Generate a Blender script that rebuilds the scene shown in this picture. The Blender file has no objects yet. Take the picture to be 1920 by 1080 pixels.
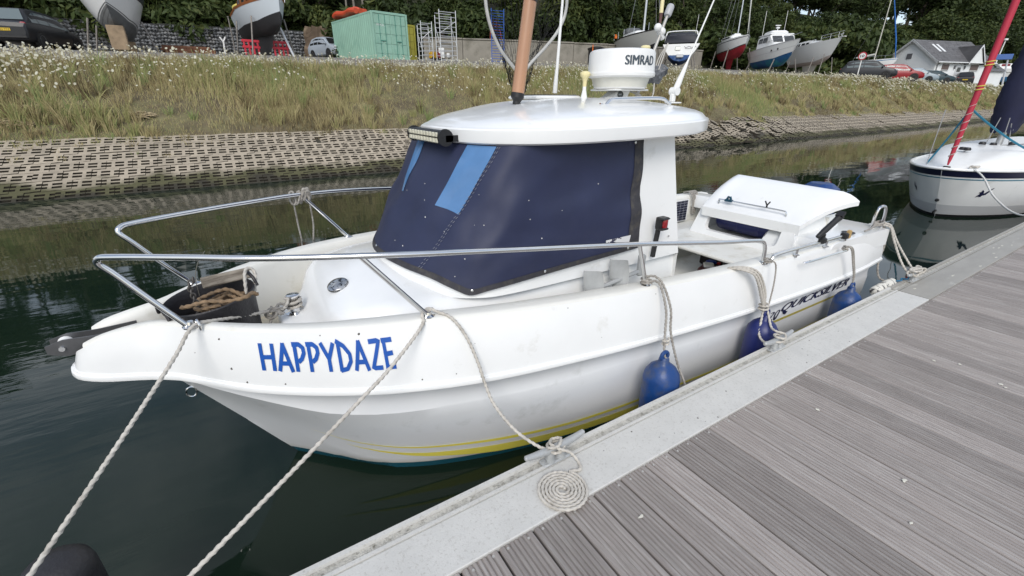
import bpy, math, random
import numpy as np
from mathutils import Vector, Matrix
PI = math.pi; R = math.radians
rng = random.Random(11); nr = np.random.default_rng(7)
scene = bpy.context.scene
COL = scene.collection

# ------------------------------------------------------------------ camera
PITCH = R(23.0); AZ = R(57.85)               # world +X runs along the pontoon edge
fw = Vector((math.cos(AZ), math.sin(AZ), 0)); rt = Vector((math.sin(AZ), -math.cos(AZ), 0)); upv = Vector((0, 0, 1))
cf = fw * math.cos(PITCH) - upv * math.sin(PITCH); cu_ = fw * math.sin(PITCH) + upv * math.cos(PITCH)
cam = bpy.data.cameras.new('camera'); camo = bpy.data.objects.new('camera', cam); COL.objects.link(camo)
mx = Matrix((rt, cu_, -cf)).transposed().to_4x4(); mx.translation = (0, 0, 1.5)
camo.matrix_world = mx
cam.sensor_width = 36; cam.lens = 36 * 829 / 1920; cam.clip_start = .02; cam.clip_end = 3000
scene.camera = camo

# ------------------------------------------------------------------ world and sun
SUN_EL, SUN_AZ = R(40), R(232)               # azimuth measured from +X towards +Y
w = bpy.data.worlds.new('World'); scene.world = w; w.use_nodes = True
nt = w.node_tree; nt.nodes.clear()
def nd(t, k, **kw):
    n = t.nodes.new(k)
    for a, b in kw.items(): setattr(n, a, b)
    return n
out = nd(nt, 'ShaderNodeOutputWorld'); bg = nd(nt, 'ShaderNodeBackground'); bg.inputs['Strength'].default_value = .105
sky = nd(nt, 'ShaderNodeTexSky', sky_type='NISHITA', sun_disc=False, sun_elevation=SUN_EL, sun_rotation=PI / 2 - SUN_AZ, air_density=1.0, dust_density=1.2, ozone_density=1.5)
tc = nd(nt, 'ShaderNodeTexCoord'); sep = nd(nt, 'ShaderNodeSeparateXYZ'); nt.links.new(tc.outputs['Generated'], sep.inputs[0])
ad = nd(nt, 'ShaderNodeMath', operation='ADD'); ad.inputs[1].default_value = .22; nt.links.new(sep.outputs['Z'], ad.inputs[0])
mxm = nd(nt, 'ShaderNodeMath', operation='MAXIMUM'); mxm.inputs[1].default_value = .12; nt.links.new(ad.outputs[0], mxm.inputs[0])
dx = nd(nt, 'ShaderNodeMath', operation='DIVIDE'); dy = nd(nt, 'ShaderNodeMath', operation='DIVIDE')
nt.links.new(sep.outputs['X'], dx.inputs[0]); nt.links.new(mxm.outputs[0], dx.inputs[1])
nt.links.new(sep.outputs['Y'], dy.inputs[0]); nt.links.new(mxm.outputs[0], dy.inputs[1])
cb = nd(nt, 'ShaderNodeCombineXYZ'); nt.links.new(dx.outputs[0], cb.inputs[0]); nt.links.new(dy.outputs[0], cb.inputs[1]); cb.inputs[2].default_value = 2.3
cn = nd(nt, 'ShaderNodeTexNoise'); cn.inputs['Scale'].default_value = 1.1; cn.inputs['Detail'].default_value = 7; cn.inputs['Roughness'].default_value = .58
nt.links.new(cb.outputs[0], cn.inputs['Vector'])
cr = nd(nt, 'ShaderNodeValToRGB'); cr.color_ramp.elements[0].position = .42; cr.color_ramp.elements[1].position = .64
cr.color_ramp.elements[0].color = (.12, .12, .12, 1); cr.color_ramp.elements[1].color = (.95, .95, .95, 1)
nt.links.new(cn.outputs['Fac'], cr.inputs['Fac'])
cm = nd(nt, 'ShaderNodeMixRGB'); cm.inputs['Color2'].default_value = (7.6, 8.0, 8.5, 1)
nt.links.new(cr.outputs['Color'], cm.inputs['Fac']); nt.links.new(sky.outputs[0], cm.inputs['Color1'])
nt.links.new(cm.outputs[0], bg.inputs['Color']); nt.links.new(bg.outputs[0], out.inputs[0])
sl = bpy.data.lights.new('sun', 'SUN'); sl.energy = 1.5; sl.angle = R(30); sl.color = (1, .96, .9)
so = bpy.data.objects.new('sun', sl); COL.objects.link(so)
sd = Vector((math.cos(SUN_EL) * math.cos(SUN_AZ), math.cos(SUN_EL) * math.sin(SUN_AZ), math.sin(SUN_EL)))
so.rotation_euler = sd.to_track_quat('Z', 'Y').to_euler(); so.location = (0, 0, 30)
vs = scene.view_settings; vs.view_transform = 'Standard'; vs.look = 'None'; vs.exposure = .48; vs.gamma = 1; vs.use_curve_mapping = False
scene.cycles.use_denoising = True
scene.cycles.max_bounces = 8

# ------------------------------------------------------------------ materials
MATS = {}
def M(name, col=(.8, .8, .8), rough=.5, metal=0., var=0., vs_=6., bump=0., bs=60., rnd=0., col2=None, c2=(.5, .7), c2s=4., coat=0., spec=.5, stretch=None, alpha=1., emit=None, trans=0.):
    if name in MATS: return MATS[name]
    m = bpy.data.materials.new(name); m.use_nodes = True; MATS[name] = m
    t = m.node_tree; b = t.nodes['Principled BSDF']
    b.inputs['Roughness'].default_value = rough; b.inputs['Metallic'].default_value = metal
    b.inputs['Specular IOR Level'].default_value = spec
    b.inputs['Coat Weight'].default_value = coat; b.inputs['Coat Roughness'].default_value = .08
    if trans: b.inputs['Transmission Weight'].default_value = trans
    if emit: b.inputs['Emission Color'].default_value = (*emit[:3], 1); b.inputs['Emission Strength'].default_value = emit[3]
    co = nd(t, 'ShaderNodeTexCoord').outputs['Object']
    if stretch:
        mp = nd(t, 'ShaderNodeMapping'); mp.inputs['Scale'].default_value = stretch; t.links.new(co, mp.inputs[0]); co = mp.outputs[0]
    if rnd:
        oi = nd(t, 'ShaderNodeObjectInfo'); va = nd(t, 'ShaderNodeVectorMath', operation='MULTIPLY_ADD')
        va.inputs[1].default_value = (1, 1, 1); sc_ = nd(t, 'ShaderNodeMath', operation='MULTIPLY'); sc_.inputs[1].default_value = 57.
        t.links.new(oi.outputs['Random'], sc_.inputs[0]); t.links.new(co, va.inputs[0]); t.links.new(sc_.outputs[0], va.inputs[2]); co = va.outputs[0]
    cur = None
    rgb = nd(t, 'ShaderNodeRGB'); rgb.outputs[0].default_value = (*col, 1); cur = rgb.outputs[0]
    if col2:
        n = nd(t, 'ShaderNodeTexNoise'); n.inputs['Scale'].default_value = c2s; n.inputs['Detail'].default_value = 6; n.inputs['Roughness'].default_value = .65; t.links.new(co, n.inputs['Vector'])
        mr = nd(t, 'ShaderNodeMapRange'); mr.inputs['From Min'].default_value = c2[0]; mr.inputs['From Max'].default_value = c2[1]; t.links.new(n.outputs['Fac'], mr.inputs['Value'])
        mi = nd(t, 'ShaderNodeMixRGB'); mi.inputs['Color2'].default_value = (*col2, 1); t.links.new(mr.outputs[0], mi.inputs['Fac']); t.links.new(cur, mi.inputs['Color1']); cur = mi.outputs[0]
    if var or rnd:
        hs = nd(t, 'ShaderNodeHueSaturation'); t.links.new(cur, hs.inputs['Color']); val = None
        if var:
            n = nd(t, 'ShaderNodeTexNoise'); n.inputs['Scale'].default_value = vs_; n.inputs['Detail'].default_value = 5; n.inputs['Roughness'].default_value = .6; t.links.new(co, n.inputs['Vector'])
            mr = nd(t, 'ShaderNodeMapRange'); mr.inputs['From Min'].default_value = .25; mr.inputs['From Max'].default_value = .75; mr.inputs['To Min'].default_value = 1 - var; mr.inputs['To Max'].default_value = 1 + var
            t.links.new(n.outputs['Fac'], mr.inputs['Value']); val = mr.outputs[0]
        if rnd:
            mr = nd(t, 'ShaderNodeMapRange'); mr.inputs['To Min'].default_value = 1 - rnd; mr.inputs['To Max'].default_value = 1 + rnd; t.links.new(oi.outputs['Random'], mr.inputs['Value'])
            if val is None: val = mr.outputs[0]
            else:
                mu = nd(t, 'ShaderNodeMath', operation='MULTIPLY'); t.links.new(val, mu.inputs[0]); t.links.new(mr.outputs[0], mu.inputs[1]); val = mu.outputs[0]
        t.links.new(val, hs.inputs['Value']); cur = hs.outputs['Color']
    t.links.new(cur, b.inputs['Base Color'])
    if bump:
        n = nd(t, 'ShaderNodeTexNoise'); n.inputs['Scale'].default_value = bs; n.inputs['Detail'].default_value = 4; t.links.new(co, n.inputs['Vector'])
        bp = nd(t, 'ShaderNodeBump'); bp.inputs['Strength'].default_value = bump; bp.inputs['Distance'].default_value = .02; t.links.new(n.outputs['Fac'], bp.inputs['Height']); t.links.new(bp.outputs[0], b.inputs['Normal'])
    return m

GEL = M('gelcoat', (.84, .845, .835), .22, var=.03, vs_=3, col2=(.62, .61, .56), c2=(.62, .85), c2s=5, coat=.3)
GELD = M('gelcoat_deck', (.76, .75, .70), .4, var=.05, vs_=4, col2=(.5, .46, .36), c2=(.56, .85), c2s=6)
GRIP = M('nonslip_deck', (.62, .56, .44), .7, var=.1, vs_=8, col2=(.36, .30, .2), c2=(.5, .75), c2s=14, bump=.3, bs=220)
HULLG = M('hull_gelcoat', (.72, .74, .76), .25, var=.03, vs_=3, col2=(.55, .56, .55), c2=(.6, .85), c2s=4, coat=.3)
STEEL = M('stainless', (.72, .72, .72), .14, 1., var=.05, vs_=20)
ALU = M('cast_aluminium', (.42, .43, .43), .5, .35, var=.12, vs_=20, bump=.2, bs=90)
ROPEW = M('rope_grey_white', (.52, .49, .44), .85, var=.15, vs_=60, col2=(.30, .27, .23), c2=(.5, .8), c2s=14)
ROPEG = M('rope_grey', (.33, .31, .28), .9, var=.25, vs_=60, col2=(.16, .14, .12), c2=(.5, .75), c2s=20)
ROPEB = M('rope_brown', (.25, .17, .10), .9, var=.3, vs_=50, col2=(.10, .08, .06), c2=(.5, .75), c2s=20)
CANV = M('navy_canvas', (.018, .024, .064), .55, var=.14, vs_=5, col2=(.03, .035, .075), c2=(.55, .85), c2s=3, bump=.05, bs=500)
CANVB = M('navy_canvas_edge', (.035, .034, .04), .7, var=.3, vs_=30, col2=(.10, .09, .07), c2=(.5, .8), c2s=20)
VINYL = M('blue_vinyl_sky_reflection', (.09, .21, .42), .13, var=.12, vs_=6, coat=.4)  # clear panels: sky reflection put into the blue base colour
FEND = M('blue_fender_vinyl', (.006, .045, .18), .4, var=.2, vs_=8, col2=(.05, .065, .11), c2=(.5, .68), c2s=9, bump=.1, bs=40)
FENDN = M('navy_fender_vinyl', (.012, .02, .12), .4, var=.15, vs_=8)
BLACK = M('black_plastic', (.012, .012, .013), .45, var=.2, vs_=20)
RUBBER = M('black_rubber', (.02, .019, .022), .5, var=.3, vs_=12, bump=.2, bs=80)
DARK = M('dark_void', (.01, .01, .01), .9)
WHITEP = M('white_plastic', (.78, .78, .76), .35, var=.03, vs_=9)
CREAM = M('cream_plastic', (.74, .66, .36), .45, var=.06, vs_=14)
BLUET = M('blue_lettering', (.012, .09, .40), .4, var=.06, vs_=12)
NAVYT = M('navy_lettering', (.012, .014, .05), .4, var=.1, vs_=12)
GREYT = M('grey_lettering', (.06, .08, .10), .5)
YELS = M('yellow_stripe', (.88, .78, .12), .35, var=.06, vs_=8)
TEAL = M('teal_antifouling', (.01, .10, .16), .6, var=.25, vs_=8)
REDL = M('red_lens', (.25, .008, .012), .15, coat=.6)
GLASSD = M('dark_glass', (.02, .023, .026), .06, spec=.8)
LENS = M('clear_lens', (.62, .6, .48), .12, var=.25, vs_=60, coat=.5)

# ------------------------------------------------------------------ mesh helpers
def V(*a): return Vector(a)
class MB:
    def __init__(s): s.v = []; s.f = []; s.mi = []; s.cur = 0
    def add(s, vs, fs):
        o = len(s.v); s.v.extend([tuple(p) for p in vs]); s.f.extend([tuple(i + o for i in f) for f in fs]); s.mi.extend([s.cur] * len(fs)); return s
    def box(s, c, d, rz=0., ry=0., rx=0., taper=1.):
        q = Matrix.Rotation(rz, 3, 'Z') @ Matrix.Rotation(ry, 3, 'Y') @ Matrix.Rotation(rx, 3, 'X'); c = Vector(c); x, y, z = d[0] / 2, d[1] / 2, d[2] / 2; t = taper
        p = [(-x, -y, -z), (x, -y, -z), (x, y, -z), (-x, y, -z), (-x * t, -y * t, z), (x * t, -y * t, z), (x * t, y * t, z), (-x * t, y * t, z)]
        return s.add([c + q @ Vector(k) for k in p], [(0, 3, 2, 1), (4, 5, 6, 7), (0, 1, 5, 4), (1, 2, 6, 5), (2, 3, 7, 6), (3, 0, 4, 7)])
    def bbox(s, c, d, b=.01, rz=0., ry=0., rx=0.):
        """box with chamfered edges"""
        q = Matrix.Rotation(rz, 3, 'Z') @ Matrix.Rotation(ry, 3, 'Y') @ Matrix.Rotation(rx, 3, 'X'); c = Vector(c); x, y, z = d[0] / 2, d[1] / 2, d[2] / 2
        b = min(b, x * .9, y * .9, z * .9); rings = []
        for zz, k in ((-z, 1), (-z + b, 0), (z - b, 0), (z, 1)):
            X, Y = x - b * k, y - b * k
            rings.append([c + q @ Vector(p) for p in [(-X + b, -Y, zz), (X - b, -Y, zz), (X, -Y + b, zz), (X, Y - b, zz), (X - b, Y, zz), (-X + b, Y, zz), (-X, Y - b, zz), (-X, -Y + b, zz)]])
        return s.loft(rings, True, True)
    def loft(s, rings, closed=True, caps=False):
        n = len(rings[0]); o = len(s.v); vs = [p for r in rings for p in r]; fs = []
        for i in range(len(rings) - 1):
            for j in range(n if closed else n - 1):
                k = (j + 1) % n; fs.append((i * n + j, i * n + k, (i + 1) * n + k, (i + 1) * n + j))
        if caps: fs.append(tuple(range(n - 1, -1, -1))); fs.append(tuple((len(rings) - 1) * n + j for j in range(n)))
        return s.add(vs, fs)
    def lathe(s, prof, c=(0, 0, 0), n=24, axis=(0, 0, 1), caps=True):
        c = Vector(c); q = Vector(axis).normalized().to_track_quat('Z', 'Y').to_matrix()
        return s.loft([[c + q @ Vector((r * math.cos(2 * PI * j / n), r * math.sin(2 * PI * j / n), z)) for j in range(n)] for r, z in prof], True, caps)
    def tube(s, pts, r, n=8, closed=False, caps=True):
        pts = [Vector(p) for p in pts]; fr = frames(pts, closed); rr = r if hasattr(r, '__len__') else [r] * len(pts)
        rings = [[p + (a * math.cos(2 * PI * j / n) + b * math.sin(2 * PI * j / n)) * q for j in range(n)] for p, (a, b), q in zip(pts, fr, rr)]
        if closed: rings.append(rings[0]); caps = False
        return s.loft(rings, True, caps)
    def prism(s, poly, h, f=lambda x, y, z: (x, y, z)):
        """extrude a 2-D outline from z = h[0] to h[1]; f maps to world"""
        n = len(poly); vs = [f(x, y, h[0]) for x, y in poly] + [f(x, y, h[1]) for x, y in poly]
        return s.add(vs, [tuple(range(n - 1, -1, -1)), tuple(range(n, 2 * n))] + [(j, (j + 1) % n, n + (j + 1) % n, n + j) for j in range(n)])
    def grid(s, f, nu, nv):
        return s.loft([[f(i / nu, j / nv) for j in range(nv + 1)] for i in range(nu + 1)], False)
    def sphere(s, c, r, n=12, m=7, sq=(1, 1, 1)):
        c = Vector(c); return s.loft([[c + Vector((r * sq[0] * math.sin(t) * math.cos(2 * PI * j / n), r * sq[1] * math.sin(t) * math.sin(2 * PI * j / n), -r * sq[2] * math.cos(t))) for j in range(n)] for t in [max(.02, min(PI - .02, PI * i / m)) for i in range(m + 1)]], True, True)
    def mesh(s, name, mats, smooth=True, ang=35):
        me = bpy.data.meshes.new(name); me.from_pydata(s.v, [], s.f)
        for m in (mats if isinstance(mats, (list, tuple)) else [mats]): me.materials.append(m)
        if any(s.mi): me.polygons.foreach_set('material_index', s.mi)
        me.polygons.foreach_set('use_smooth', [smooth] * len(s.f))
        if smooth:
            try: me.set_sharp_from_angle(angle=R(ang))
            except Exception: pass
        me.update(); return me
    def build(s, name, mats, parent=None, smooth=True, ang=35, **kw):
        o = bpy.data.objects.new(name, s.mesh(name, mats, smooth, ang)); COL.objects.link(o)
        if parent: o.parent = parent
        tag(o, **kw); return o
def tag(o, label=None, cat=None, group=None, kind=None):
    if label: o['label'] = label
    if cat: o['category'] = cat
    if group: o['group'] = group
    if kind: o['kind'] = kind
    return o
def empty(name, loc=(0, 0, 0), rz=0., label=None, cat=None, group=None):
    o = bpy.data.objects.new(name, None); COL.objects.link(o); o.location = loc; o.rotation_euler = (0, 0, rz); o.empty_display_size = .1
    return tag(o, label, cat, group)
def copy_tree(o, parent=None):
    c = o.copy(); COL.objects.link(c); c.parent = parent
    for ch in list(o.children): copy_tree(ch, c)
    return c
def frames(pts, closed=False):
    n = len(pts); T = []
    for i in range(n):
        a = pts[i - 1] if (i > 0 or closed) else pts[0]; b = pts[(i + 1) % n] if (i < n - 1 or closed) else pts[-1]
        t = b - a; T.append(t.normalized() if t.length > 1e-9 else (T[-1] if T else Vector((0, 0, 1))))
    a = T[0].cross(Vector((0, 0, 1)));
    if a.length < .05: a = T[0].cross(Vector((1, 0, 0)))
    a.normalize(); fr = []
    for t in T:
        a = a - t * a.dot(t)
        if a.length < 1e-6: a = t.orthogonal()
        a.normalize(); fr.append((a.copy(), t.cross(a)))
    return fr
def crom(pts, n=8, closed=False):
    P = [Vector(p) for p in pts]; N = len(P); o = []
    for i in range(N if closed else N - 1):
        p0 = P[(i - 1) % N] if (i > 0 or closed) else P[0] * 2 - P[1]; p1 = P[i]; p2 = P[(i + 1) % N]; p3 = P[(i + 2) % N] if (i + 2 < N or closed) else P[-1] * 2 - P[-2]
        for k in range(n):
            t = k / n; o.append(.5 * ((2 * p1) + (p2 - p0) * t + (2 * p0 - 5 * p1 + 4 * p2 - p3) * t * t + (3 * p1 - p0 - 3 * p2 + p3) * t ** 3))
    if not closed: o.append(P[-1].copy())
    return o
def resamp(pts, step):
    o = [pts[0].copy()]; acc = 0.
    for a, b in zip(pts[:-1], pts[1:]):
        L = (b - a).length
        if L < 1e-9: continue
        d = step - acc
        while d <= L: o.append(a + (b - a) * (d / L)); d += step
        acc = (acc + L) % step if L else acc
    o.append(pts[-1].copy()); return o
def rope_mb(mb, pts, r, k=3.1, closed=False, smoothn=8, lobes=3, step=.6):
    """laid three-strand rope as real geometry"""
    c = crom(pts, smoothn, closed)
    if closed: c.append(c[0].copy())
    c = resamp(c, r * step); fr = frames(c); n = 9 if lobes else 7; pitch = r * k; rings = []; s = 0.
    for i, (p, (a, b)) in enumerate(zip(c, fr)):
        if i: s += (p - c[i - 1]).length
        ph = 2 * PI * s / pitch; ring = []
        for j in range(n):
            th = 2 * PI * j / n; q = r * (.83 + .24 * math.cos(lobes * (th - ph / lobes * 1.0))) if lobes else r
            ring.append(p + (a * math.cos(th) + b * math.sin(th)) * q)
        rings.append(ring)
    return mb.loft(rings, True, True)
def rope(name, pts, r, mat, parent=None, **kw):
    lab = {k: kw.pop(k) for k in ('label', 'cat', 'group') if k in kw}; mb = MB(); rope_mb(mb, pts, r, **kw); return mb.build(name, mat, parent, ang=80, **lab)
def sag(a, b, s, n=10):
    a = Vector(a); b = Vector(b); return [a.lerp(b, i / n) - Vector((0, 0, s * 4 * (i / n) * (1 - i / n))) for i in range(n + 1)]
class Sp:
    """smooth 1-D interpolation through points"""
    def __init__(s, *p):
        s.x = [q[0] for q in p]; s.y = [q[1] for q in p]; n = len(p); d = [(s.y[i + 1] - s.y[i]) / (s.x[i + 1] - s.x[i]) for i in range(n - 1)]; s.m = [d[0]] + [0 if d[i] * d[i - 1] <= 0 else 2 * d[i] * d[i - 1] / (d[i] + d[i - 1]) for i in range(1, n - 1)] + [d[-1]]
    def __call__(s, x):
        if x <= s.x[0]: return s.y[0]
        if x >= s.x[-1]: return s.y[-1]
        i = max(k for k in range(len(s.x) - 1) if s.x[k] <= x); h = s.x[i + 1] - s.x[i]; t = (x - s.x[i]) / h
        return (2 * t ** 3 - 3 * t * t + 1) * s.y[i] + (t ** 3 - 2 * t * t + t) * h * s.m[i] + (-2 * t ** 3 + 3 * t * t) * s.y[i + 1] + (t ** 3 - t * t) * h * s.m[i + 1]
def text_mesh(body, f, shear=0., bold=0., size=1.):
    """flat lettering: returns (MB) with f(u, v) mapping text plane to the surface"""
    c = bpy.data.curves.new('lettering', 'FONT'); c.body = body; c.shear = shear; c.size = size; c.resolution_u = 3
    o = bpy.data.objects.new('lettering', c); COL.objects.link(o); dg = bpy.context.evaluated_depsgraph_get(); me = bpy.data.meshes.new_from_object(o.evaluated_get(dg))
    xs = [v.co.x for v in me.vertices]; ys = [v.co.y for v in me.vertices]; x0, x1, y0, y1 = min(xs), max(xs), min(ys), max(ys)
    mb = MB()
    for k in ((0,) if not bold else (-1, -.5, 0, .5, 1)): mb.add([Vector(f((v.co.x - x0 + k * bold) / (x1 - x0), (v.co.y - y0) / (y1 - y0))) + Vector((0, -.0003 * (k + 1), .0002 * (k + 1))) for v in me.vertices], [tuple(p.vertices) for p in me.polygons])
    bpy.data.objects.remove(o); bpy.data.curves.remove(c); bpy.data.meshes.remove(me); return mb
# ------------------------------------------------------------------ the setting: water, bank, yard, hillside
WZ = -.44
def np_mesh(name, verts, tris=None, quads=None, mats=(), attr=None, smooth=False, mi=None):
    me = bpy.data.meshes.new(name); verts = np.asarray(verts, np.float32); me.vertices.add(len(verts)); me.vertices.foreach_set('co', verts.ravel())
    parts = []; starts = []; tot = []; p = 0
    for a, k in ((tris, 3), (quads, 4)):
        if a is not None and len(a):
            a = np.asarray(a, np.int32); parts.append(a.ravel()); starts.append(p + np.arange(len(a)) * k); tot.append(np.full(len(a), k)); p += a.size
    L = np.concatenate(parts); me.loops.add(len(L)); me.loops.foreach_set('vertex_index', L)
    st = np.concatenate(starts).astype(np.int32); me.polygons.add(len(st)); me.polygons.foreach_set('loop_start', st)
    try: me.polygons.foreach_set('loop_total', np.concatenate(tot).astype(np.int32))
    except Exception: pass
    me.polygons.foreach_set('use_smooth', [smooth] * len(st))
    for m in mats: me.materials.append(m)
    if mi is not None: me.polygons.foreach_set('material_index', np.asarray(mi, np.int32))
    if attr:
        for k, d in attr.items():
            at = me.attributes.new(k, 'FLOAT', 'POINT'); at.data.foreach_set('value', np.asarray(d, np.float32))
    me.update(calc_edges=True); me.validate(); return me
def link(name, me, parent=None, **kw):
    o = bpy.data.objects.new(name, me); COL.objects.link(o)
    if parent: o.parent = parent
    tag(o, **kw); return o

# water
def water_mat():
    m = bpy.data.materials.new('canal_water'); m.use_nodes = True; t = m.node_tree; b = t.nodes['Principled BSDF']
    b.inputs['Base Color'].default_value = (.0078, .0165, .0105, 1); b.inputs['Roughness'].default_value = .03; b.inputs['IOR'].default_value = 1.333
    co = nd(t, 'ShaderNodeTexCoord').outputs['Object']
    def noise(sc, stretch, det=2):
        mp = nd(t, 'ShaderNodeMapping'); mp.inputs['Scale'].default_value = stretch; mp.inputs['Rotation'].default_value = (0, 0, R(28)); t.links.new(co, mp.inputs[0])
        n = nd(t, 'ShaderNodeTexNoise'); n.inputs['Scale'].default_value = sc; n.inputs['Detail'].default_value = det; t.links.new(mp.outputs[0], n.inputs['Vector']); return n.outputs['Fac']
    big = noise(.22, (1, 1, 1), 3); mr = nd(t, 'ShaderNodeMapRange'); mr.inputs['From Min'].default_value = .45; mr.inputs['From Max'].default_value = .66; mr.inputs['To Min'].default_value = .06; mr.inputs['To Max'].default_value = 1.2; t.links.new(big, mr.inputs['Value'])
    w1 = noise(1.1, (.5, 1.6, 1), 2); w2 = noise(5.5, (.45, 1.7, 1), 3)
    mu = nd(t, 'ShaderNodeMath', operation='MULTIPLY'); t.links.new(w2, mu.inputs[0]); t.links.new(mr.outputs[0], mu.inputs[1])
    m2 = nd(t, 'ShaderNodeMath', operation='MULTIPLY'); m2.inputs[1].default_value = .45; t.links.new(mu.outputs[0], m2.inputs[0])
    s = nd(t, 'ShaderNodeMath', operation='ADD'); t.links.new(w1, s.inputs[0]); t.links.new(m2.outputs[0], s.inputs[1])
    bp = nd(t, 'ShaderNodeBump'); bp.inputs['Strength'].default_value = .22; bp.inputs['Distance'].default_value = .028; t.links.new(s.outputs[0], bp.inputs['Height']); t.links.new(bp.outputs[0], b.inputs['Normal'])
    return m
link('water', np_mesh('water', [(-260, -260, WZ), (330, -260, WZ), (330, 60, WZ), (-260, 60, WZ)], quads=[(0, 1, 2, 3)], mats=[water_mat()]), kind='structure')

zcf = Sp((-60, 2.45), (-8, 2.5), (2, 2.65), (10, 2.75), (25, 2.98), (55, 3.2), (120, 3.3), (330, 3.4))
yhf = Sp((-60, 44), (2, 44), (9, 43), (13, 37.5), (22, 34), (32, 31), (45, 31), (70, 31.5), (110, 31), (330, 31))
hhf = Sp((-60, 9.5), (14, 9.5), (30, 8.5), (60, 9.5), (110, 12), (200, 17), (330, 22))
def bend(x): return 5 * (1 - math.exp(-max(0., x - 35) ** 1.5 * .002))
def ter(x, Y):
    y = Y - bend(x); zc = zcf(x)
    if y < 13.3: return WZ - min(1., (13.3 - y) * .38)
    if y < 15.7: return WZ + (y - 13.3) * .38
    if y < 20:
        t = (y - 15.7) / 4.3; return .472 + (zc - .472) * (t * 1.15 - .15 * t * t * t if t < 1 else 1)
    lf = lambda q: .42 * min(1, max(0, (q - 20.6) / 3.5)) + .062 * (q - 20); yh = yhf(x)
    if y < yh: return zc + lf(y)
    return zc + lf(yh) + min(hhf(x), (y - yh) * .75)
def sheet(name, y0, y1, xs, ny, mat, lift=0., wob=0.):
    vs = []
    for x in xs:
        a = y0(x) if callable(y0) else y0; b = y1(x) if callable(y1) else y1
        for j in range(ny + 1):
            y = a + (b - a) * j / ny; Y = y + bend(x); vs.append((x, Y, ter(x, Y) + lift + (wob * math.sin(x * 1.7 + y * 2.3) * math.sin(x * .6 - y * 1.1) if 0 < j < ny else 0)))
    n = ny + 1; qs = [(i * n + j, (i + 1) * n + j, (i + 1) * n + j + 1, i * n + j + 1) for i in range(len(xs) - 1) for j in range(ny)]
    return link(name, np_mesh(name, vs, quads=qs, mats=[mat], smooth=True), kind='structure')
XS = [-60, -40, -25, -16] + [-12 + i for i in range(0, 62, 1)] + [52 + i * 5 for i in range(0, 56)]
SOIL = M('bank_soil', (.11, .088, .05), .95, var=.35, vs_=2.5, col2=(.15, .135, .065), c2=(.42, .62), c2s=1.6, bump=.6, bs=25)
MUD = M('bank_mud', (.055, .045, .03), .8, var=.3, vs_=5, col2=(.03, .03, .018), c2=(.45, .6), c2s=3, bump=.5, bs=30)
GRAV = M('yard_gravel', (.20, .185, .165), .95, var=.3, vs_=2, col2=(.12, .11, .09), c2=(.5, .7), c2s=.8, bump=.6, bs=40)
LITT = M('hillside_litter', (.035, .032, .018), .95, var=.4, vs_=2, col2=(.02, .03, .012), c2=(.4, .6), c2s=.7, bump=.5, bs=6)
sheet('bank_foot', 11.8, 15.7, XS, 10, MUD)
sheet('grass_bank', 15.7, 20.25, XS, 10, SOIL, wob=.03)
sheet('yard', 20.25, lambda x: yhf(x) + .3, XS, 8, GRAV)
sheet('hillside', lambda x: yhf(x) + .3, lambda x: yhf(x) + 45, XS, 22, LITT)

# ---- concrete revetment blocks
def revet_mat():
    m = M('revetment_concrete', (.37, .315, .24), .9, var=.22, vs_=4, rnd=.12, bump=.5, bs=70); t = m.node_tree; b = t.nodes['Principled BSDF']; src = b.inputs['Base Color'].links[0].from_socket
    g = nd(t, 'ShaderNodeNewGeometry'); sp = nd(t, 'ShaderNodeSeparateXYZ'); t.links.new(g.outputs['Position'], sp.inputs[0])
    n = nd(t, 'ShaderNodeTexNoise'); n.inputs['Scale'].default_value = 1.3; n.inputs['Detail'].default_value = 5; t.links.new(g.outputs['Position'], n.inputs['Vector'])
    ma = nd(t, 'ShaderNodeMath', operation='MULTIPLY_ADD'); ma.inputs[1].default_value = .55; t.links.new(n.outputs['Fac'], ma.inputs[0]); t.links.new(sp.outputs['Z'], ma.inputs[2])
    for lo, hi, c in ((.16, .02, (.085, .08, .035)), (-.06, -.14, (.035, .030, .018))):    # algae above, wet silt at the tide line
        mr = nd(t, 'ShaderNodeMapRange'); mr.inputs['From Min'].default_value = lo; mr.inputs['From Max'].default_value = hi; t.links.new(ma.outputs[0], mr.inputs['Value'])
        mi = nd(t, 'ShaderNodeMixRGB'); mi.inputs['Color2'].default_value = (*c, 1); t.links.new(mr.outputs[0], mi.inputs['Fac']); t.links.new(src, mi.inputs['Color1']); src = mi.outputs[0]
    t.links.new(src, b.inputs['Base Color']); return m
REV = revet_mat()
bxs = [-.245, -.155, -.085, .085, .155, .245]; bss = [-.208, -.115, -.03, .03, .115, .208]
def block_faces():
    void = {(i, j) for i in (0, 2, 4) for j in (1, 3)}; mb = MB(); dz = -.1
    sh = lambda i, j: (bxs[i], bss[j] + (.016 * (-1 if i < 2 else 1 if i > 3 else 0) if j in (0, 5) else 0))
    for i in range(5):
        for j in range(5):
            if (i, j) in void: continue
            c = [sh(i, j), sh(i + 1, j), sh(i + 1, j + 1), sh(i, j + 1)]; mb.add([(x, y, 0) for x, y in c], [(0, 1, 2, 3)])
            for k, (di, dj) in enumerate(((0, -1), (1, 0), (0, 1), (-1, 0))):
                a, b = i + di, j + dj
                if not (0 <= a < 5 and 0 <= b < 5) or (a, b) in void:
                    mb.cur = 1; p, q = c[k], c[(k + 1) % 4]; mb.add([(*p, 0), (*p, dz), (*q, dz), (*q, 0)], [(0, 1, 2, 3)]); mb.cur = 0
    return mb
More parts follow.
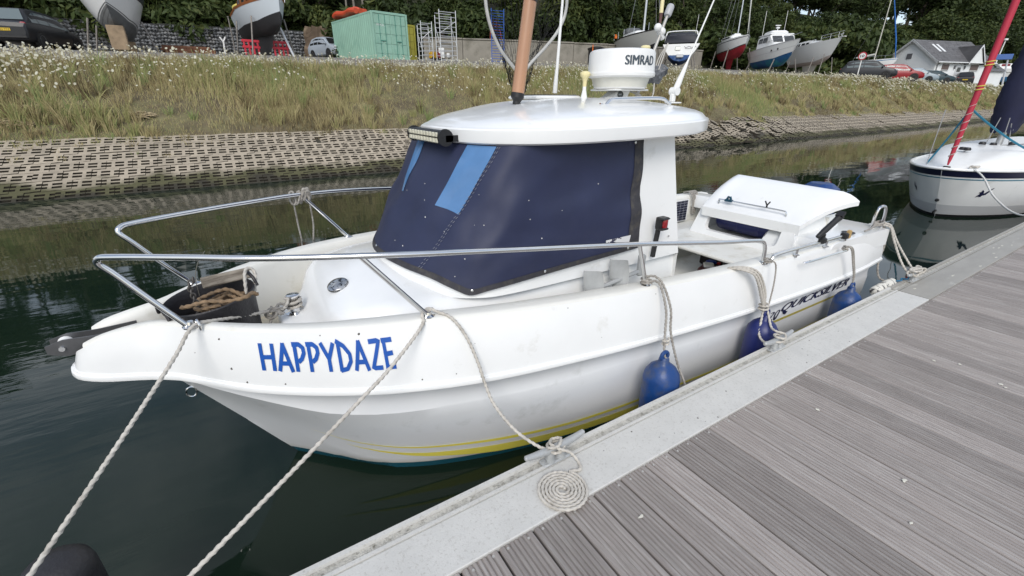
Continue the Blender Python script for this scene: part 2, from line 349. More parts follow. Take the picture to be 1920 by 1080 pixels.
bf = block_faces(); SLOT = M('slot_soil_and_shade', (.034, .028, .019), .95, var=.3, vs_=6); bme = bf.mesh('paving_block', [REV, SLOT], False); bv = np.array(bf.v); bq = np.array(bf.f)  # slot and joint walls: soil, with the recess shade darkened into the colour
SA = math.atan(.38)
revo = empty('revetment', (0, 13.3, WZ)); tag(revo, kind='structure')
stv = []; stq = []; cnt = 0
cand = [(r, c) for c in range(-17, 190) for r in range(7)]
cand.sort(key=lambda k: (k[1] * .5 - 2) ** 2)
for r, c in cand:
    x = c * .5 + (.25 if r % 2 else 0) + (r // 2 % 2) * .06; s = -.22 + r * .43 + .21; Y = 13.3 + s * math.cos(SA) + bend(x); rough = 1 + 14 * max(0, 1 - abs(x - 22) / 8) + (6 if nr.random() < .04 else 0)
    z = WZ + s * math.sin(SA) + .06 + .006 * math.sin(x * 2.1 + r) + nr.normal(0, .0035) * rough
    rx, ry, rz = SA + nr.normal(0, .012) * rough, nr.normal(0, .012) * rough, nr.normal(0, .012) * rough
    if r == 6 and x > 25 and nr.random() < .2: continue
    if cnt < 300:
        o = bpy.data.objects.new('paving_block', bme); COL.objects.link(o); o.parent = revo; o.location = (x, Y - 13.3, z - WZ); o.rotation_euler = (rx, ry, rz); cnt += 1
    else:
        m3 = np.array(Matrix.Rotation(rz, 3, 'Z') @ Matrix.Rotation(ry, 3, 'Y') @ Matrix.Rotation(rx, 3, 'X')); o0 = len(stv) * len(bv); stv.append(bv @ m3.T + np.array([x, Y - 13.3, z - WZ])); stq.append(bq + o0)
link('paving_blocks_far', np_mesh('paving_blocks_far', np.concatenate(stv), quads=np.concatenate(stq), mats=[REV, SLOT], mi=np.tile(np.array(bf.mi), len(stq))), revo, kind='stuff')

# ---- grass and wild flowers on the bank
def tint_mat(name, cols, rough=.8, trl=.25):
    m = bpy.data.materials.new(name); m.use_nodes = True; t = m.node_tree; b = t.nodes['Principled BSDF']; b.inputs['Roughness'].default_value = rough; b.inputs['Specular IOR Level'].default_value = .2
    a = nd(t, 'ShaderNodeAttribute', attribute_name='tint'); r = nd(t, 'ShaderNodeValToRGB'); e = r.color_ramp.elements
    while len(e) < len(cols): e.new(.5)
    for i, c in enumerate(cols): e[i].position = i / (len(cols) - 1); e[i].color = (*c, 1)
    t.links.new(a.outputs['Fac'], r.inputs['Fac']); t.links.new(r.outputs[0], b.inputs['Base Color'])
    if trl:
        tr = nd(t, 'ShaderNodeBsdfTranslucent'); mx_ = nd(t, 'ShaderNodeMixShader'); mx_.inputs[0].default_value = trl; t.links.new(r.outputs[0], tr.inputs[0]); t.links.new(b.outputs[0], mx_.inputs[1]); t.links.new(tr.outputs[0], mx_.inputs[2])
        t.links.new(mx_.outputs[0], t.nodes['Material Output'].inputs[0])
    return m
def vnoise(x, y, s, seed=0):
    x = x * s + seed * 17.3; y = y * s + seed * 9.1; return .5 + .25 * (np.sin(x * 1.3 + np.sin(y * 1.7 + seed)) + np.sin(y * 1.1 - np.sin(x * .9 - seed) * 1.4))
def terv(x, y):
    return np.array([ter(a, b) for a, b in zip(x, y)])
def scatter(n, ylo, yhi, rlo=-.34, rhi=5.5, p=1.):
    k = rlo + (rhi - rlo) * nr.random(n) ** p; y = nr.uniform(ylo, yhi, n); x = k * y; b = 5 * (1 - np.exp(-np.maximum(0, x - 35) ** 1.5 * .002)); return x, y + b, y
GR = tint_mat('bank_grass', [(.13, .10, .055), (.28, .225, .115), (.48, .41, .22), (.32, .32, .13), (.24, .30, .12)])
N = 150000
x, Y, y = scatter(N, 15.3, 20.6, p=1.55); z = terv(x, Y); d = np.hypot(x, Y)
dens = vnoise(x, y, .8, 1); tall = np.clip(vnoise(x, y, .55, 2) * 1.5 - .35, 0, 1) * np.clip((y - 15.6) / 1.1, .12, 1) * np.clip((20.9 - y) / 1.6, .2, 1)
keep = nr.random(N) < np.clip(.35 + dens, 0, 1); x, Y, y, z, d, tall = (q[keep] for q in (x, Y, y, z, d, tall)); n = len(x)
h = (.10 + .42 * tall) * nr.uniform(.5, 1.25, n); wd = np.maximum(.0045, .00052 * d) * nr.uniform(.7, 1.3, n)
ang = nr.uniform(0, 2 * PI, n); lean = nr.uniform(.05, .55, n) * h; wa = nr.uniform(-.6, .6, n) + .55
rx_, ry_ = np.cos(wa), -np.sin(wa) * .6; lx, ly = np.cos(ang) * lean, np.sin(ang) * lean
tint = np.clip(vnoise(x, y, .45, 3) * .9 + nr.normal(0, .17, n) + .12 * tall - .1 + .15 * (x < 6) * tall, 0, 1)
vv = np.empty((n, 5, 3)); z -= .03
for i, (sgn, k) in enumerate(((-1, 0), (1, 0), (-.7, .55), (.7, .55), (0, 1))):
    vv[:, i, 0] = x + rx_ * wd * sgn + lx * k * k; vv[:, i, 1] = Y + ry_ * wd * sgn + ly * k * k; vv[:, i, 2] = z + h * k - (lean * .25 * k * k)
o_ = np.arange(n)[:, None] * 5
link('bank_grass', np_mesh('bank_grass', vv.reshape(-1, 3), tris=o_ + [2, 3, 4], quads=o_ + [0, 1, 3, 2], mats=[GR], attr={'tint': np.repeat(tint, 5)}), label='long dry green and straw grass covering the canal bank', cat='grass', kind='stuff')
# taller clumps of grass
NT_, K_ = 5200, 22
tx, tY, ty = scatter(NT_, 14.5, 20.1, p=1.6); td = np.hypot(tx, tY); keep = nr.random(NT_) < np.clip(vnoise(tx, ty, .7, 8) * 1.6 - .25, .05, 1) * np.clip((20.6 - ty) / 1.5, .15, 1) * np.where(ty < 15.35, .16, 1)
tx, tY, ty, td = tx[keep], tY[keep], ty[keep], td[keep]; th = nr.uniform(.25, .85, len(tx)) * np.clip((ty - 15.3) / 1.2, .22, 1) * np.clip((20.9 - ty) / 1.6, .3, 1); tt = np.clip(nr.normal(.55, .25, len(tx)), 0, 1)
bx, bY, bd, bh, bt = (np.repeat(q, K_) for q in (tx, tY, td, th, tt)); n = len(bx); a_ = nr.uniform(0, 2 * PI, n); sp0 = nr.uniform(0, .10, n) + bd * .001; bx = bx + np.cos(a_) * sp0; bY = bY + np.sin(a_) * sp0; bz = terv(bx, bY) - .03
bh = bh * nr.uniform(.55, 1.1, n); ln = nr.uniform(.1, .6, n) * bh; bw = np.maximum(.005, .00055 * bd) * nr.uniform(.7, 1.3, n); wa = .55 + nr.uniform(-.6, .6, n); vv = np.empty((n, 7, 3))
for i, (sgn, k) in enumerate(((-1, 0), (1, 0), (-.85, .45), (.85, .45), (-.5, .8), (.5, .8), (0, 1))):
    vv[:, i, 0] = bx + np.cos(wa) * bw * sgn + np.cos(a_) * ln * k * k; vv[:, i, 1] = bY - np.sin(wa) * .6 * bw * sgn + np.sin(a_) * ln * k * k; vv[:, i, 2] = bz + bh * k - ln * .35 * k ** 3
o_ = np.arange(n)[:, None] * 7; link('grass_clumps', np_mesh('grass_clumps', vv.reshape(-1, 3), tris=o_ + [4, 5, 6], quads=np.concatenate([o_ + [0, 1, 3, 2], o_ + [2, 3, 5, 4]]), mats=[GR], attr={'tint': np.repeat(np.clip(bt + nr.normal(0, .08, n), 0, 1), 7)}), label='taller pale green and straw clumps of grass on the bank', cat='grass', kind='stuff')
N = 52000
x, Y, y = scatter(N, 16.6, 21.0, p=1.35); z = terv(x, Y); d = np.hypot(x, Y)
pr = np.clip((y - 18.6) / 1.5, 0, 1) ** 1.2 * .3 + np.clip(vnoise(x, y, .5, 5) * 2.2 - 1.15, 0, 1) * np.clip((y - 16.8) / 2, 0, 1) * np.where(x > 6, .9, .6) + np.exp(-((x - 20) / 5) ** 2) * .45 * np.clip((y - 17) / 2, 0, 1) + np.exp(-((x - 52) / 14) ** 2) * .5 * np.clip((y - 17.6) / 2, 0, 1)
pr = pr * np.where(x > 24, .55, 1.); pr = pr + np.where(x > 24, .2, 1.) * np.where(x > 7, .38, .22) * np.clip((y - 16.9) / 1.8, 0, 1) * (vnoise(x, y, .9, 12) > .45); h_cut = np.clip((20.6 - y) / 1.3, .3, 1); keep = nr.random(N) < np.clip(pr * .75, 0, .9); x, Y, z, d, hc = (q[keep] for q in (x, Y, z, d, h_cut)); n = len(x)
h = nr.uniform(.32, .78, n) * hc; r = np.maximum(.034, .0013 * d) * nr.uniform(.6, 1.25, n); K = 7; jx, jy = nr.normal(0, .06, n), nr.normal(0, .06, n); tx, ty = nr.normal(0, .3, n), nr.normal(.75, .3, n)
vv = np.empty((n, K + 1, 3)); vv[:, K] = np.stack([x + jx, Y + jy, z + h + r * .18], 1)
for k in range(K):
    a = 2 * PI * k / K; rr = r * nr.uniform(.75, 1.1, n); vv[:, k, 0] = x + jx + rr * np.cos(a); vv[:, k, 1] = Y + jy + rr * np.sin(a); vv[:, k, 2] = z + h + rr * (np.cos(a) * tx + np.sin(a) * ty)
o_ = np.arange(n)[:, None] * (K + 1); tr = np.concatenate([o_ + [k, (k + 1) % K, K] for k in range(K)])
FLW = tint_mat('white_umbels', [(.42, .38, .26), (.60, .57, .44), (.70, .69, .58)], .8, .3)
link('wild_flowers', np_mesh('wild_flowers', vv.reshape(-1, 3), tris=tr, mats=[FLW], attr={'tint': np.repeat(nr.random(n), K + 1)}), label='white wild carrot flower heads dotted over the bank', cat='flowers', kind='stuff')
sv = np.empty((n, 4, 3)); sw = np.maximum(.0025, .0002 * d)
for i, (sg, k) in enumerate(((-1, 0), (1, 0), (1, 1), (-1, 1))): sv[:, i] = np.stack([x + jx * k + sg * sw, Y + jy * k, z - .03 + (h + .02) * k], 1)
link('flower_stems', np_mesh('flower_stems', sv.reshape(-1, 3), quads=np.arange(n)[:, None] * 4 + [0, 1, 2, 3], mats=[GR], attr={'tint': np.repeat(nr.uniform(.1, .7, n), 4)}), label='thin stems under the white flower heads on the bank', cat='stems', kind='stuff')
# dead straw patches at left on the bank
STRAW = M('straw', (.40, .32, .19), .9, var=.3, vs_=20)
for (sx, sy, sr, lab) in ((-4.35, 16.55, .5, 'pale flattened straw heap on the bank at the left edge'), (-3.95, 17.1, .38, 'smaller pale straw heap above the one at the left edge'), (.2 - 1.9, 16.75, .3, 'small wisp of pale straw lying in the bank grass')):
    mb = MB()
    for k in range(90):
        a = rng.uniform(0, 2 * PI); q = sr * math.sqrt(rng.random()); px, py = sx + q * math.cos(a), sy + .45 * q * math.sin(a); b = rng.gauss(0, .5); L = rng.uniform(.1, .3); pz = ter(px, py) + .06 + rng.uniform(0, .10) * (1 - q / sr)
        mb.box((px, py, pz), (L, .02, .006), rz=b, ry=rng.gauss(0, .2), rx=.5)
    mb.build('straw_heap', STRAW, None, False, label=lab, cat='straw', kind='stuff')

# ------------------------------------------------------------------ the pontoon
PLK = M('weathered_deck_board', (.285, .255, .238), .75, var=.16, vs_=9, rnd=.2, col2=(.38, .355, .335), c2=(.48, .72), c2s=7, stretch=(9, .6, 9), bump=.2, bs=22)
PLATE = M('aluminium_edge_plate', (.60, .59, .56), .6, .15, var=.07, vs_=7, col2=(.48, .465, .43), c2=(.54, .68), c2s=90, bump=.12, bs=140)
PLATE2 = M('dull_edge_plate', (.34, .325, .295), .65, .1, var=.12, vs_=6, col2=(.50, .49, .45), c2=(.60, .74), c2s=7, stretch=(.4, 1.3, 1), bump=.12, bs=140)
CHAN = M('edge_channel', (.50, .485, .44), .7, .1, var=.25, vs_=30, col2=(.18, .17, .14), c2=(.5, .7), c2s=40, bump=.5, bs=160)
FLOATM = M('pontoon_float', (.02, .02, .02), .85, var=.3)
mb = MB(); mb.box((8, -.95, -.30), (24, 4.2, .26)); mb.cur = 1; mb.box((8, -.95, -.58), (23.6, 3.8, .34))
pon = mb.build('pontoon', [M('pontoon_frame', (.12, .12, .12), .7, .3), FLOATM], None, False, kind='structure')
PITCHP = .1527
prof = []; Wp = .1435; ng = 7
prof += [(0, -.03), (0, -.006), (.004, 0)]
for k in range(ng):
    a = .006 + k * (Wp - .012) / ng; st = (Wp - .012) / ng
    prof += [(a + st * .06, 0), (a + st * .64, 0), (a + st * .74, -.0056), (a + st * .94, -.0056)]
prof = prof[:-2] + [(Wp - .004, 0), (Wp, -.006), (Wp, -.03)]
def plank_mesh(y0, y1):
    mb = MB(); n = len(prof); mb.loft([[(px, yy, pz) for px, pz in prof] for yy in (y0, (y0 + y1) / 2, y1)], True, True); return mb.mesh('plank', PLK, False)
pme = plank_mesh(-3.0, .966); px0 = .553
for i in range(-24, 118):
    X0 = px0 + i * PITCHP + (.012 if px0 + i * PITCHP > 4.58 else 0)
    o = bpy.data.objects.new('plank', pme); COL.objects.link(o); o.parent = pon; o.location = (X0, 0, -.004 + nr.normal(0, .0008)); o.rotation_euler = (0, nr.normal(0, .004), 0)
sc = MB(); sc.lathe([(.0052, -.002), (.0052, .0012), (.0038, .0018), (.0028, .0006), (.0001, .0006)], n=10); sme = sc.mesh('screw', M('dull_screw', (.45, .44, .42), .6, .3))
for i in range(-4, 42):
    for k in (.03, .115):
        o = bpy.data.objects.new('screw', sme); COL.objects.link(o); o.parent = pon; o.location = (px0 + i * PITCHP + k + nr.normal(0, .004), .945 + nr.normal(0, .004), -.004)
def edge(x0, x1, mp, parent):
    pl = [(.968, -.02), (.968, .004), (.972, .006), (1.170, .006), (1.176, .003), (1.176, -.02)]
    ch = [(1.1775, -.03), (1.1775, .010), (1.192, .010), (1.193, -.001), (1.226, -.001), (1.228, .016), (1.246, .016), (1.2475, .012), (1.2475, -.2), (1.235, -.2), (1.235, -.03)]
    for nm, pr_, mt in (('edge_plate', pl, mp), ('edge_rail', ch, mp), ('edge_channel', [(1.1935, -.003), (1.1935, .0008), (1.2255, .0008), (1.2255, -.003)], CHAN)):
        MB().loft([[(xx, a, b) for a, b in pr_] for xx in (x0, x1)], True, True).build(nm, mt, parent, False)
edge(-3.2, 4.628, PLATE, pon); edge(4.64, 18.5, PLATE2, pon)
# rivets and scars on the plate
mb = MB()
for k in range(26):
    mb.sphere((nr.uniform(.2, 4.4), nr.uniform(.98, 1.16), .006), nr.uniform(.002, .005), 7, 4, (1, 1, .25))
mb.build('plate_dirt', M('dirt_spots', (.08, .07, .06), .9), pon, kind='stuff')
# bird droppings and pale scuffs on the boards
mb = MB()
for k in range(34):
    cx_, cy_ = nr.uniform(1.0, 7.5), nr.uniform(-1.2, .9); s_ = nr.uniform(.004, .013); n_ = 9; a0 = nr.uniform(0, 6)
    mb.add([(cx_, cy_, .0032)] + [(cx_ + s_ * nr.uniform(.5, 1.4) * math.cos(2 * PI * j / n_ + a0) * (1.8 if k % 3 == 0 else 1), cy_ + s_ * nr.uniform(.5, 1.3) * math.sin(2 * PI * j / n_ + a0), .0012) for j in range(n_)], [(0, j + 1, (j + 1) % n_ + 1) for j in range(n_)])
for k in range(9):
    cx_, cy_ = nr.uniform(4.8, 7.6), nr.uniform(1.0, 1.15); n_ = 9
    mb.add([(cx_, cy_, .0092)] + [(cx_ + .03 * nr.uniform(.3, 1.4) * math.cos(2 * PI * j / n_), cy_ + .009 * nr.uniform(.4, 1.3) * math.sin(2 * PI * j / n_), .0074) for j in range(n_)], [(0, j + 1, (j + 1) % n_ + 1) for j in range(n_)])
mb.build('droppings', M('droppings', (.62, .60, .52), .9, var=.2, vs_=40), pon, kind='stuff')
def cleat_mesh():
    mb = MB(); mb.bbox((0, 0, .008), (.15, .05, .016), .006); mb.lathe([(.026, .0), (.018, .03), (.02, .058)], (-.028, 0, .012), 12); mb.lathe([(.026, .0), (.018, .03), (.02, .058)], (.028, 0, .012), 12)
    mb.tube([(-.165, 0, .088), (-.16, 0, .0875), (-.11, 0, .078), (-.05, 0, .072), (.05, 0, .072), (.11, 0, .078), (.16, 0, .0875), (.165, 0, .088)], [.006, .012, .0155, .018, .018, .0155, .012, .006], 12)
    for sx in (-.062, .062): mb.lathe([(.009, 0), (.009, .007), (.0001, .007)], (sx, 0, .016), 6)
    return mb.mesh('dock_cleat', ALU)
cme = cleat_mesh(); CL = [(.985, 1.202, 'grey cast dock cleat beside the flat spiral rope coil'), (2.80, 1.206, 'grey cast dock cleat with a knotted spring line, middle of the boat'), (5.02, 1.206, 'dock cleat buried under ropes near the stern of the fishing boat'), (-.95, 1.205, 'dock cleat at the near end holding the bow line'), (-.57, 1.205, 'dock cleat at the near end holding the line from the rail foot')]
for X, Yy, lab in CL:
    o = bpy.data.objects.new('dock_cleat', cme); COL.objects.link(o); o.location = (X, Yy, .0); tag(o, lab, 'cleat', 'cleats along the pontoon edge')
# dark rubber capped pile at the near corner
mb = MB(); mb.lathe([(.085, -1.6), (.085, .0)], (0, 0, 0), 20); pile = mb.build('mooring_pile', M('pile_steel', (.05, .05, .055), .6, .4), None, label='mooring pile with rounded black rubber cap at the bottom left corner', cat='pile'); pile.location = (-.755, 1.63, -.02)
MB().lathe([(.098, -.1), (.1, -.02), (.1, .06), (.092, .10), (.07, .125), (.03, .135), (.0001, .136)], n=24).build('cap', RUBBER, pile)
# ------------------------------------------------------------------ the moored fishing boat
boat = empty('fishing_boat', (2, 2.45, WZ), 0, 'white cabin fishing boat with navy canvas screen cover moored at the pontoon', 'boat')
bpy.context.view_layer.update()
def part(mb, name, mat, parent=boat, smooth=True, ang=35, label=None, kind=None):
    """parts are modelled in world coordinates; shift into the boat's frame"""
    if parent is boat: mb.v = [(a - 2, b - 2.45, c - WZ) for a, b, c in mb.v]
    return mb.build(name, mat, parent, smooth, ang, label=label, kind=kind)
def sub(mb, name, mat, parent, smooth=True, ang=35, kind=None):
    mb.v = [(a - 2, b - 2.45, c - WZ) for a, b, c in mb.v]; return mb.build(name, mat, parent, smooth, ang, kind=kind)
def Yc(X): return 2.44 + .015 * X
XE = 5.0
bR = Sp((-.75, 0), (-.738, .055), (-.705, .10), (-.63, .14), (-.52, .165), (-.39, .22), (-.25, .335), (-.09, .47), (.1, .60), (.23, .675), (.44, .775), (.81, .885), (1.22, .95), (1.78, .995), (2.94, 1.045), (4.4, 1.07), (5, 1.04))
zR = Sp((-.79, .425), (-.69, .412), (-.53, .385), (-.39, .368), (-.09, .335), (.23, .318), (.44, .308), (.81, .288), (1.22, .268), (1.78, .232), (2.94, .175), (3.92, .15), (5, .14))
bG = Sp((-.75, 0), (-.735, .05), (-.705, .088), (-.64, .115), (-.54, .13), (-.43, .155), (-.25, .31), (0, .51), (.26, .66), (.65, .785), (1.1, .885), (1.8, .955), (2.6, .99), (4.4, 1.015), (5, .98))
zG = Sp((-.75, .485), (-.70, .525), (-.6, .57), (-.45, .592), (-.3, .603), (.3, .603), (1, .58), (2, .52), (3, .47), (5, .43))
bH = Sp((-.46, 0), (-.39, .09), (-.25, .24), (-.09, .40), (.1, .55), (.23, .635), (.44, .74), (.81, .855), (1.22, .92), (1.78, .965), (2.94, 1.01), (5, 1.0))
bK = Sp((-.43, 0), (-.25, .19), (-.09, .34), (.1, .49), (.23, .58), (.44, .69), (.84, .81), (1.22, .885), (1.84, .935), (2.9, .98), (5, .98))
zK = Sp((-.43, .25), (-.11, .19), (.22, .125), (.84, .10), (1.84, .06), (2.87, 0), (5, -.06))
bC = Sp((-.19, 0), (0, .13), (.2, .28), (.5, .47), (.85, .61), (1.15, .69), (2, .82), (3, .87), (5, .88))
zC = Sp((-.19, -.12), (.1, -.26), (.35, -.40), (.7, -.49), (1.5, -.54), (5, -.56))
zKe = Sp((-.19, -.12), (0, -.42), (.2, -.7), (.6, -.84), (5, -.88))
def top(X, v, s=-1, off=0.):
    Xg = X + .055 * max(0, .3 - X) / 1.09; b = bR(X) * (1 - v) + bG(Xg) * v + .010 * math.sin(PI * v) * min(1, bR(X) * 4) + off; x = X * (1 - v) + Xg * v
    return Vector((x, Yc(x) + s * b, zR(X) * (1 - v) + zG(Xg) * v))
def hpt(w, k, s=-1, off=0.):
    """k 3 hull top, 2 knuckle, 1 chine, 0 keel, with fractions between"""
    def P(q):
        X0, b, z = ((-.19, lambda X: .004, zKe), (-.19, bC, zC), (-.43, bK, zK), (-.46, bH, lambda X: zR(X) - .022))[q]
        X = X0 + (XE - X0) * w; return Vector((X, b(X), z(X)))
    i = min(2, int(k)); t = k - i; p = P(i).lerp(P(i + 1), t)
    if i == 1: p.y -= .05 * math.sin(PI * t) * max(0, 1 - w * 3) * min(1, w * 12); p.y += .03 * math.sin(PI * t) * min(1, w * 3)
    if i == 2: p.y -= .018 * math.sin(PI * t)
    return Vector((p.x, Yc(p.x) + s * (p.y + off), p.z))
def hull_mat():
    m = M('hull_with_antifouling', (.78, .79, .80), .25, var=.03, vs_=3, col2=(.55, .56, .54), c2=(.6, .85), c2s=4, coat=.3); t = m.node_tree; b = t.nodes['Principled BSDF']; src = b.inputs['Base Color'].links[0].from_socket
    g = nd(t, 'ShaderNodeNewGeometry'); sp = nd(t, 'ShaderNodeSeparateXYZ'); t.links.new(g.outputs['Position'], sp.inputs[0])
    for lo, hi, c in ((-.345, -.40, (.45, .40, .26)), (-.388, -.394, (.012, .09, .13))):
        mr = nd(t, 'ShaderNodeMapRange'); mr.inputs['From Min'].default_value = lo; mr.inputs['From Max'].default_value = hi; t.links.new(sp.outputs['Z'], mr.inputs['Value'])
        mi = nd(t, 'ShaderNodeMixRGB'); mi.inputs['Color2'].default_value = (*c, 1); t.links.new(src, mi.inputs['Color1'])
        if lo > -.35:
            n = nd(t, 'ShaderNodeTexNoise'); n.inputs['Scale'].default_value = 4; t.links.new(g.outputs['Position'], n.inputs['Vector']); mu = nd(t, 'ShaderNodeMath', operation='MULTIPLY'); t.links.new(mr.outputs[0], mu.inputs[0]); t.links.new(n.outputs['Fac'], mu.inputs[1]); t.links.new(mu.outputs[0], mi.inputs['Fac'])
        else: t.links.new(mr.outputs[0], mi.inputs['Fac'])
        src = mi.outputs[0]
    t.links.new(src, b.inputs['Base Color']); return m
WS = [(i / 46) ** 1.35 for i in range(47)]
mb = MB()
ks = [0, .5, 1] + [1 + i / 8 for i in range(1, 9)] + [2.06, 2.3, 2.6, 3]
for s in (-1, 1):
    mb.loft([[hpt(wv, k, s) for k in ks] for wv in WS], False)
tr_ = [hpt(1, k, -1) for k in ks] + [hpt(1, k, 1) for k in reversed(ks)]
mb.add(tr_, [tuple(range(len(tr_)))])
part(mb, 'hull', hull_mat(), ang=20)
XT = [-.75, -.748, -.743, -.735, -.72, -.70, -.67, -.64, -.61] + [-.57 + .05 * i for i in range(0, 20)] + [.43 + .12 * i for i in range(0, 38)] + [XE]
mb = MB()
for s in (-1, 1):
    mb.loft([[Vector((X, Yc(X) + s * max(.0, bH(X) if X > -.46 else 0), zR(X) - .022)), Vector((X, Yc(X) + s * bR(X) * .97, zR(X) - .02))] + [top(X, v, s) for v in (0, .04, .1, .2, .35, .5, .65, .8, .92, 1)] for X in XT], False)
mb.loft([[top(XE, v, s) for v in (0, .5, 1)] for s in (-1, 1)], False)
part(mb, 'topsides', GEL, ang=50)
# rubbing strake
mb = MB(); path = [top(X, .0, -1) for X in reversed(XT)] + [top(X, .0, 1) for X in XT[1:]]
rings = []
for i, p in enumerate(path):
    t = (path[min(i + 1, len(path) - 1)] - path[max(i - 1, 0)]); t.z = 0; t.normalize(); o = Vector((t.y, -t.x, 0)) * -1
    if o.dot(p - Vector((1.5, Yc(1.5), p.z))) < 0: o = -o
    rings.append([p + o * a + Vector((0, 0, b)) for a, b in ((-.012, -.020), (.003, -.023), (.010, -.018), (.0125, -.006), (.010, .004), (.004, .006), (.003, .013), (-.012, .015))])
mb.loft(rings, True, True); part(mb, 'rubbing_strake', GEL)
# gunwale cap and inner bulwark
cw = Sp((-.79, 0), (-.7, .03), (-.6, .045), (-.45, .06), (0, .085), (.5, .10), (5, .12))
def inner(X, s, d=0.): return max(0.004, bG(X) - cw(X) - d)
dz_ = Sp((-.79, .50), (-.66, .50), (-.5, .40), (-.4, .29), (2.3, .29), (2.42, -.06), (5, -.06))
mb = MB()
for s in (-1, 1):
    rings = []
    for X in XT[4:]:
        g = top(X, 1, s); x = g.x; b0 = abs(g.y - Yc(x)); c = inner(x, s); zg = g.z
        rings.append([g, Vector((x, Yc(x) + s * max(c, b0 - .006), zg + .009)), Vector((x, Yc(x) + s * max(c, b0 - .02), zg + .013)), Vector((x, Yc(x) + s * (c + .012 if b0 - .02 > c + .012 else c), zg + .011)), Vector((x, Yc(x) + s * max(0.003, c - .002), zg + .001)), Vector((x, Yc(x) + s * max(.002, c - .012), zg - .03)), Vector((x, Yc(x) + s * max(.002, c - .03), max(dz_(x), -.06)))])
    mb.loft(rings, False)
part(mb, 'gunwale', GELD, ang=50)
# foredeck sole, side decks and cockpit sole
mb = MB(); xs = [-.74 + .06 * i for i in range(0, 53)]
mb.loft([[Vector((x, Yc(x) - max(.002, inner(x, 1, .02)) + 2 * max(.002, inner(x, 1, .02)) * j / 8, max(.29, min(.5, dz_(x))) + .004)) for j in range(9)] for x in xs if x < 2.36], False); part(mb, 'foredeck', GRIP)
mb = MB(); xs = [2.3 + .15 * i for i in range(19)]
mb.loft([[Vector((x, Yc(x) - inner(x, 1, .02) + 2 * inner(x, 1, .02) * j / 4, -.02)) for j in range(5)] for x in xs], False); part(mb, 'cockpit_sole', GELD)
# coachroof mound and cabin trunk
mt = Sp((.07, .425), (.19, .44), (.23, .48), (.28, .55), (.38, .595), (.6, .615), (.9, .615), (2.4, .66)); mw = Sp((.07, .22), (.13, .28), (.22, .33), (.3, .46), (.4, .55), (.6, .60), (.85, .655), (1.1, .70), (2.4, .73))
mb = MB(); rings = []
for X in [.07, .075, .085, .11, .15, .19, .21, .23, .25, .28, .31, .35, .4, .46, .53, .6, .7, .8, .9, 1, 1.3, 1.6, 2, 2.355]:
    wv, zt = mw(X), mt(X); ring = []; rr = min(.10, (zt - .3) * .6, wv * .5); k0 = .0 if X > .08 else (.04 if X < .072 else .012)
    for j in range(25):
        a = -1 + 2 * j / 24; e = abs(a)
        if e > .74: q = (e - .74) / .26; py = wv + .02 * q; pz = zt - rr + (.29 - (zt - rr)) * q
        elif e > .5: q = (e - .5) / .24 * PI / 2; py = wv - rr + rr * math.sin(q); pz = zt - rr + rr * math.cos(q)
        else: py = (wv - rr) * e / .5; pz = zt + (.012 + .06 * min(1, max(0, X - .25) * 3)) * (1 - (e / .5) ** 2)
        ring.append(Vector((X, Yc(X) + math.copysign(py, a) * (1 - k0), pz - k0 * .4)))
    rings.append(ring)
mb.loft(rings, False, False); mb.add(rings[0], [tuple(range(25))]); mb.add(rings[-1], [tuple(range(24, -1, -1))])
part(mb, 'coachroof', GEL, ang=60)
# cabin shell, windscreen rake
YC = 2.455
CBt = [(2.335, .735), (1.9, .735), (1.4, .73), (1.05, .715), (.90, .665), (.80, .58), (.72, .47), (.64, .33), (.595, .17), (.585, 0)]
CTt = [(2.19, .70), (1.9, .70), (1.55, .70), (1.28, .695), (1.17, .665), (1.11, .59), (1.06, .48), (1.01, .34), (.985, .17), (.98, 0)]
def ringpts(h, n=6):
    p = [(x, -b) for x, b in h] + [(x + .17 * b * min(1, max(0, (1.6 - x) / .6)), b) for x, b in reversed(h[:-1])]; return crom([(x, YC + b, 0) for x, b in p], n)
RB, RT = ringpts(CBt), ringpts(CTt); NR = len(RB)
def shell(i, z):
    t = (z - .62) / (1.34 - .62); p = RB[i].lerp(RT[i], t); return Vector((p.x, p.y, z))
mb = MB(); mb.loft([[shell(i, z) for z in (.60, .8, 1.0, 1.2, 1.345)] for i in range(NR)], False)
for i in (0,):   # aft bulkhead either side of the door opening
    for s in (-1, 1):
        mb.add([(2.335, YC + s * .735, .30), (2.335, YC + s * .735, .62), (2.19, YC + s * .70, 1.34), (2.20, YC + s * .30, 1.34), (2.335, YC + s * .30, .62), (2.335, YC + s * .30, .0)], [(0, 1, 2, 3, 4, 5)])
part(mb, 'cabin', GEL, ang=40)
mb = MB(); mb.box((2.15, YC, .6), (.02, .7, 1.3)); part(mb, 'cabin_interior', DARK, smooth=False)
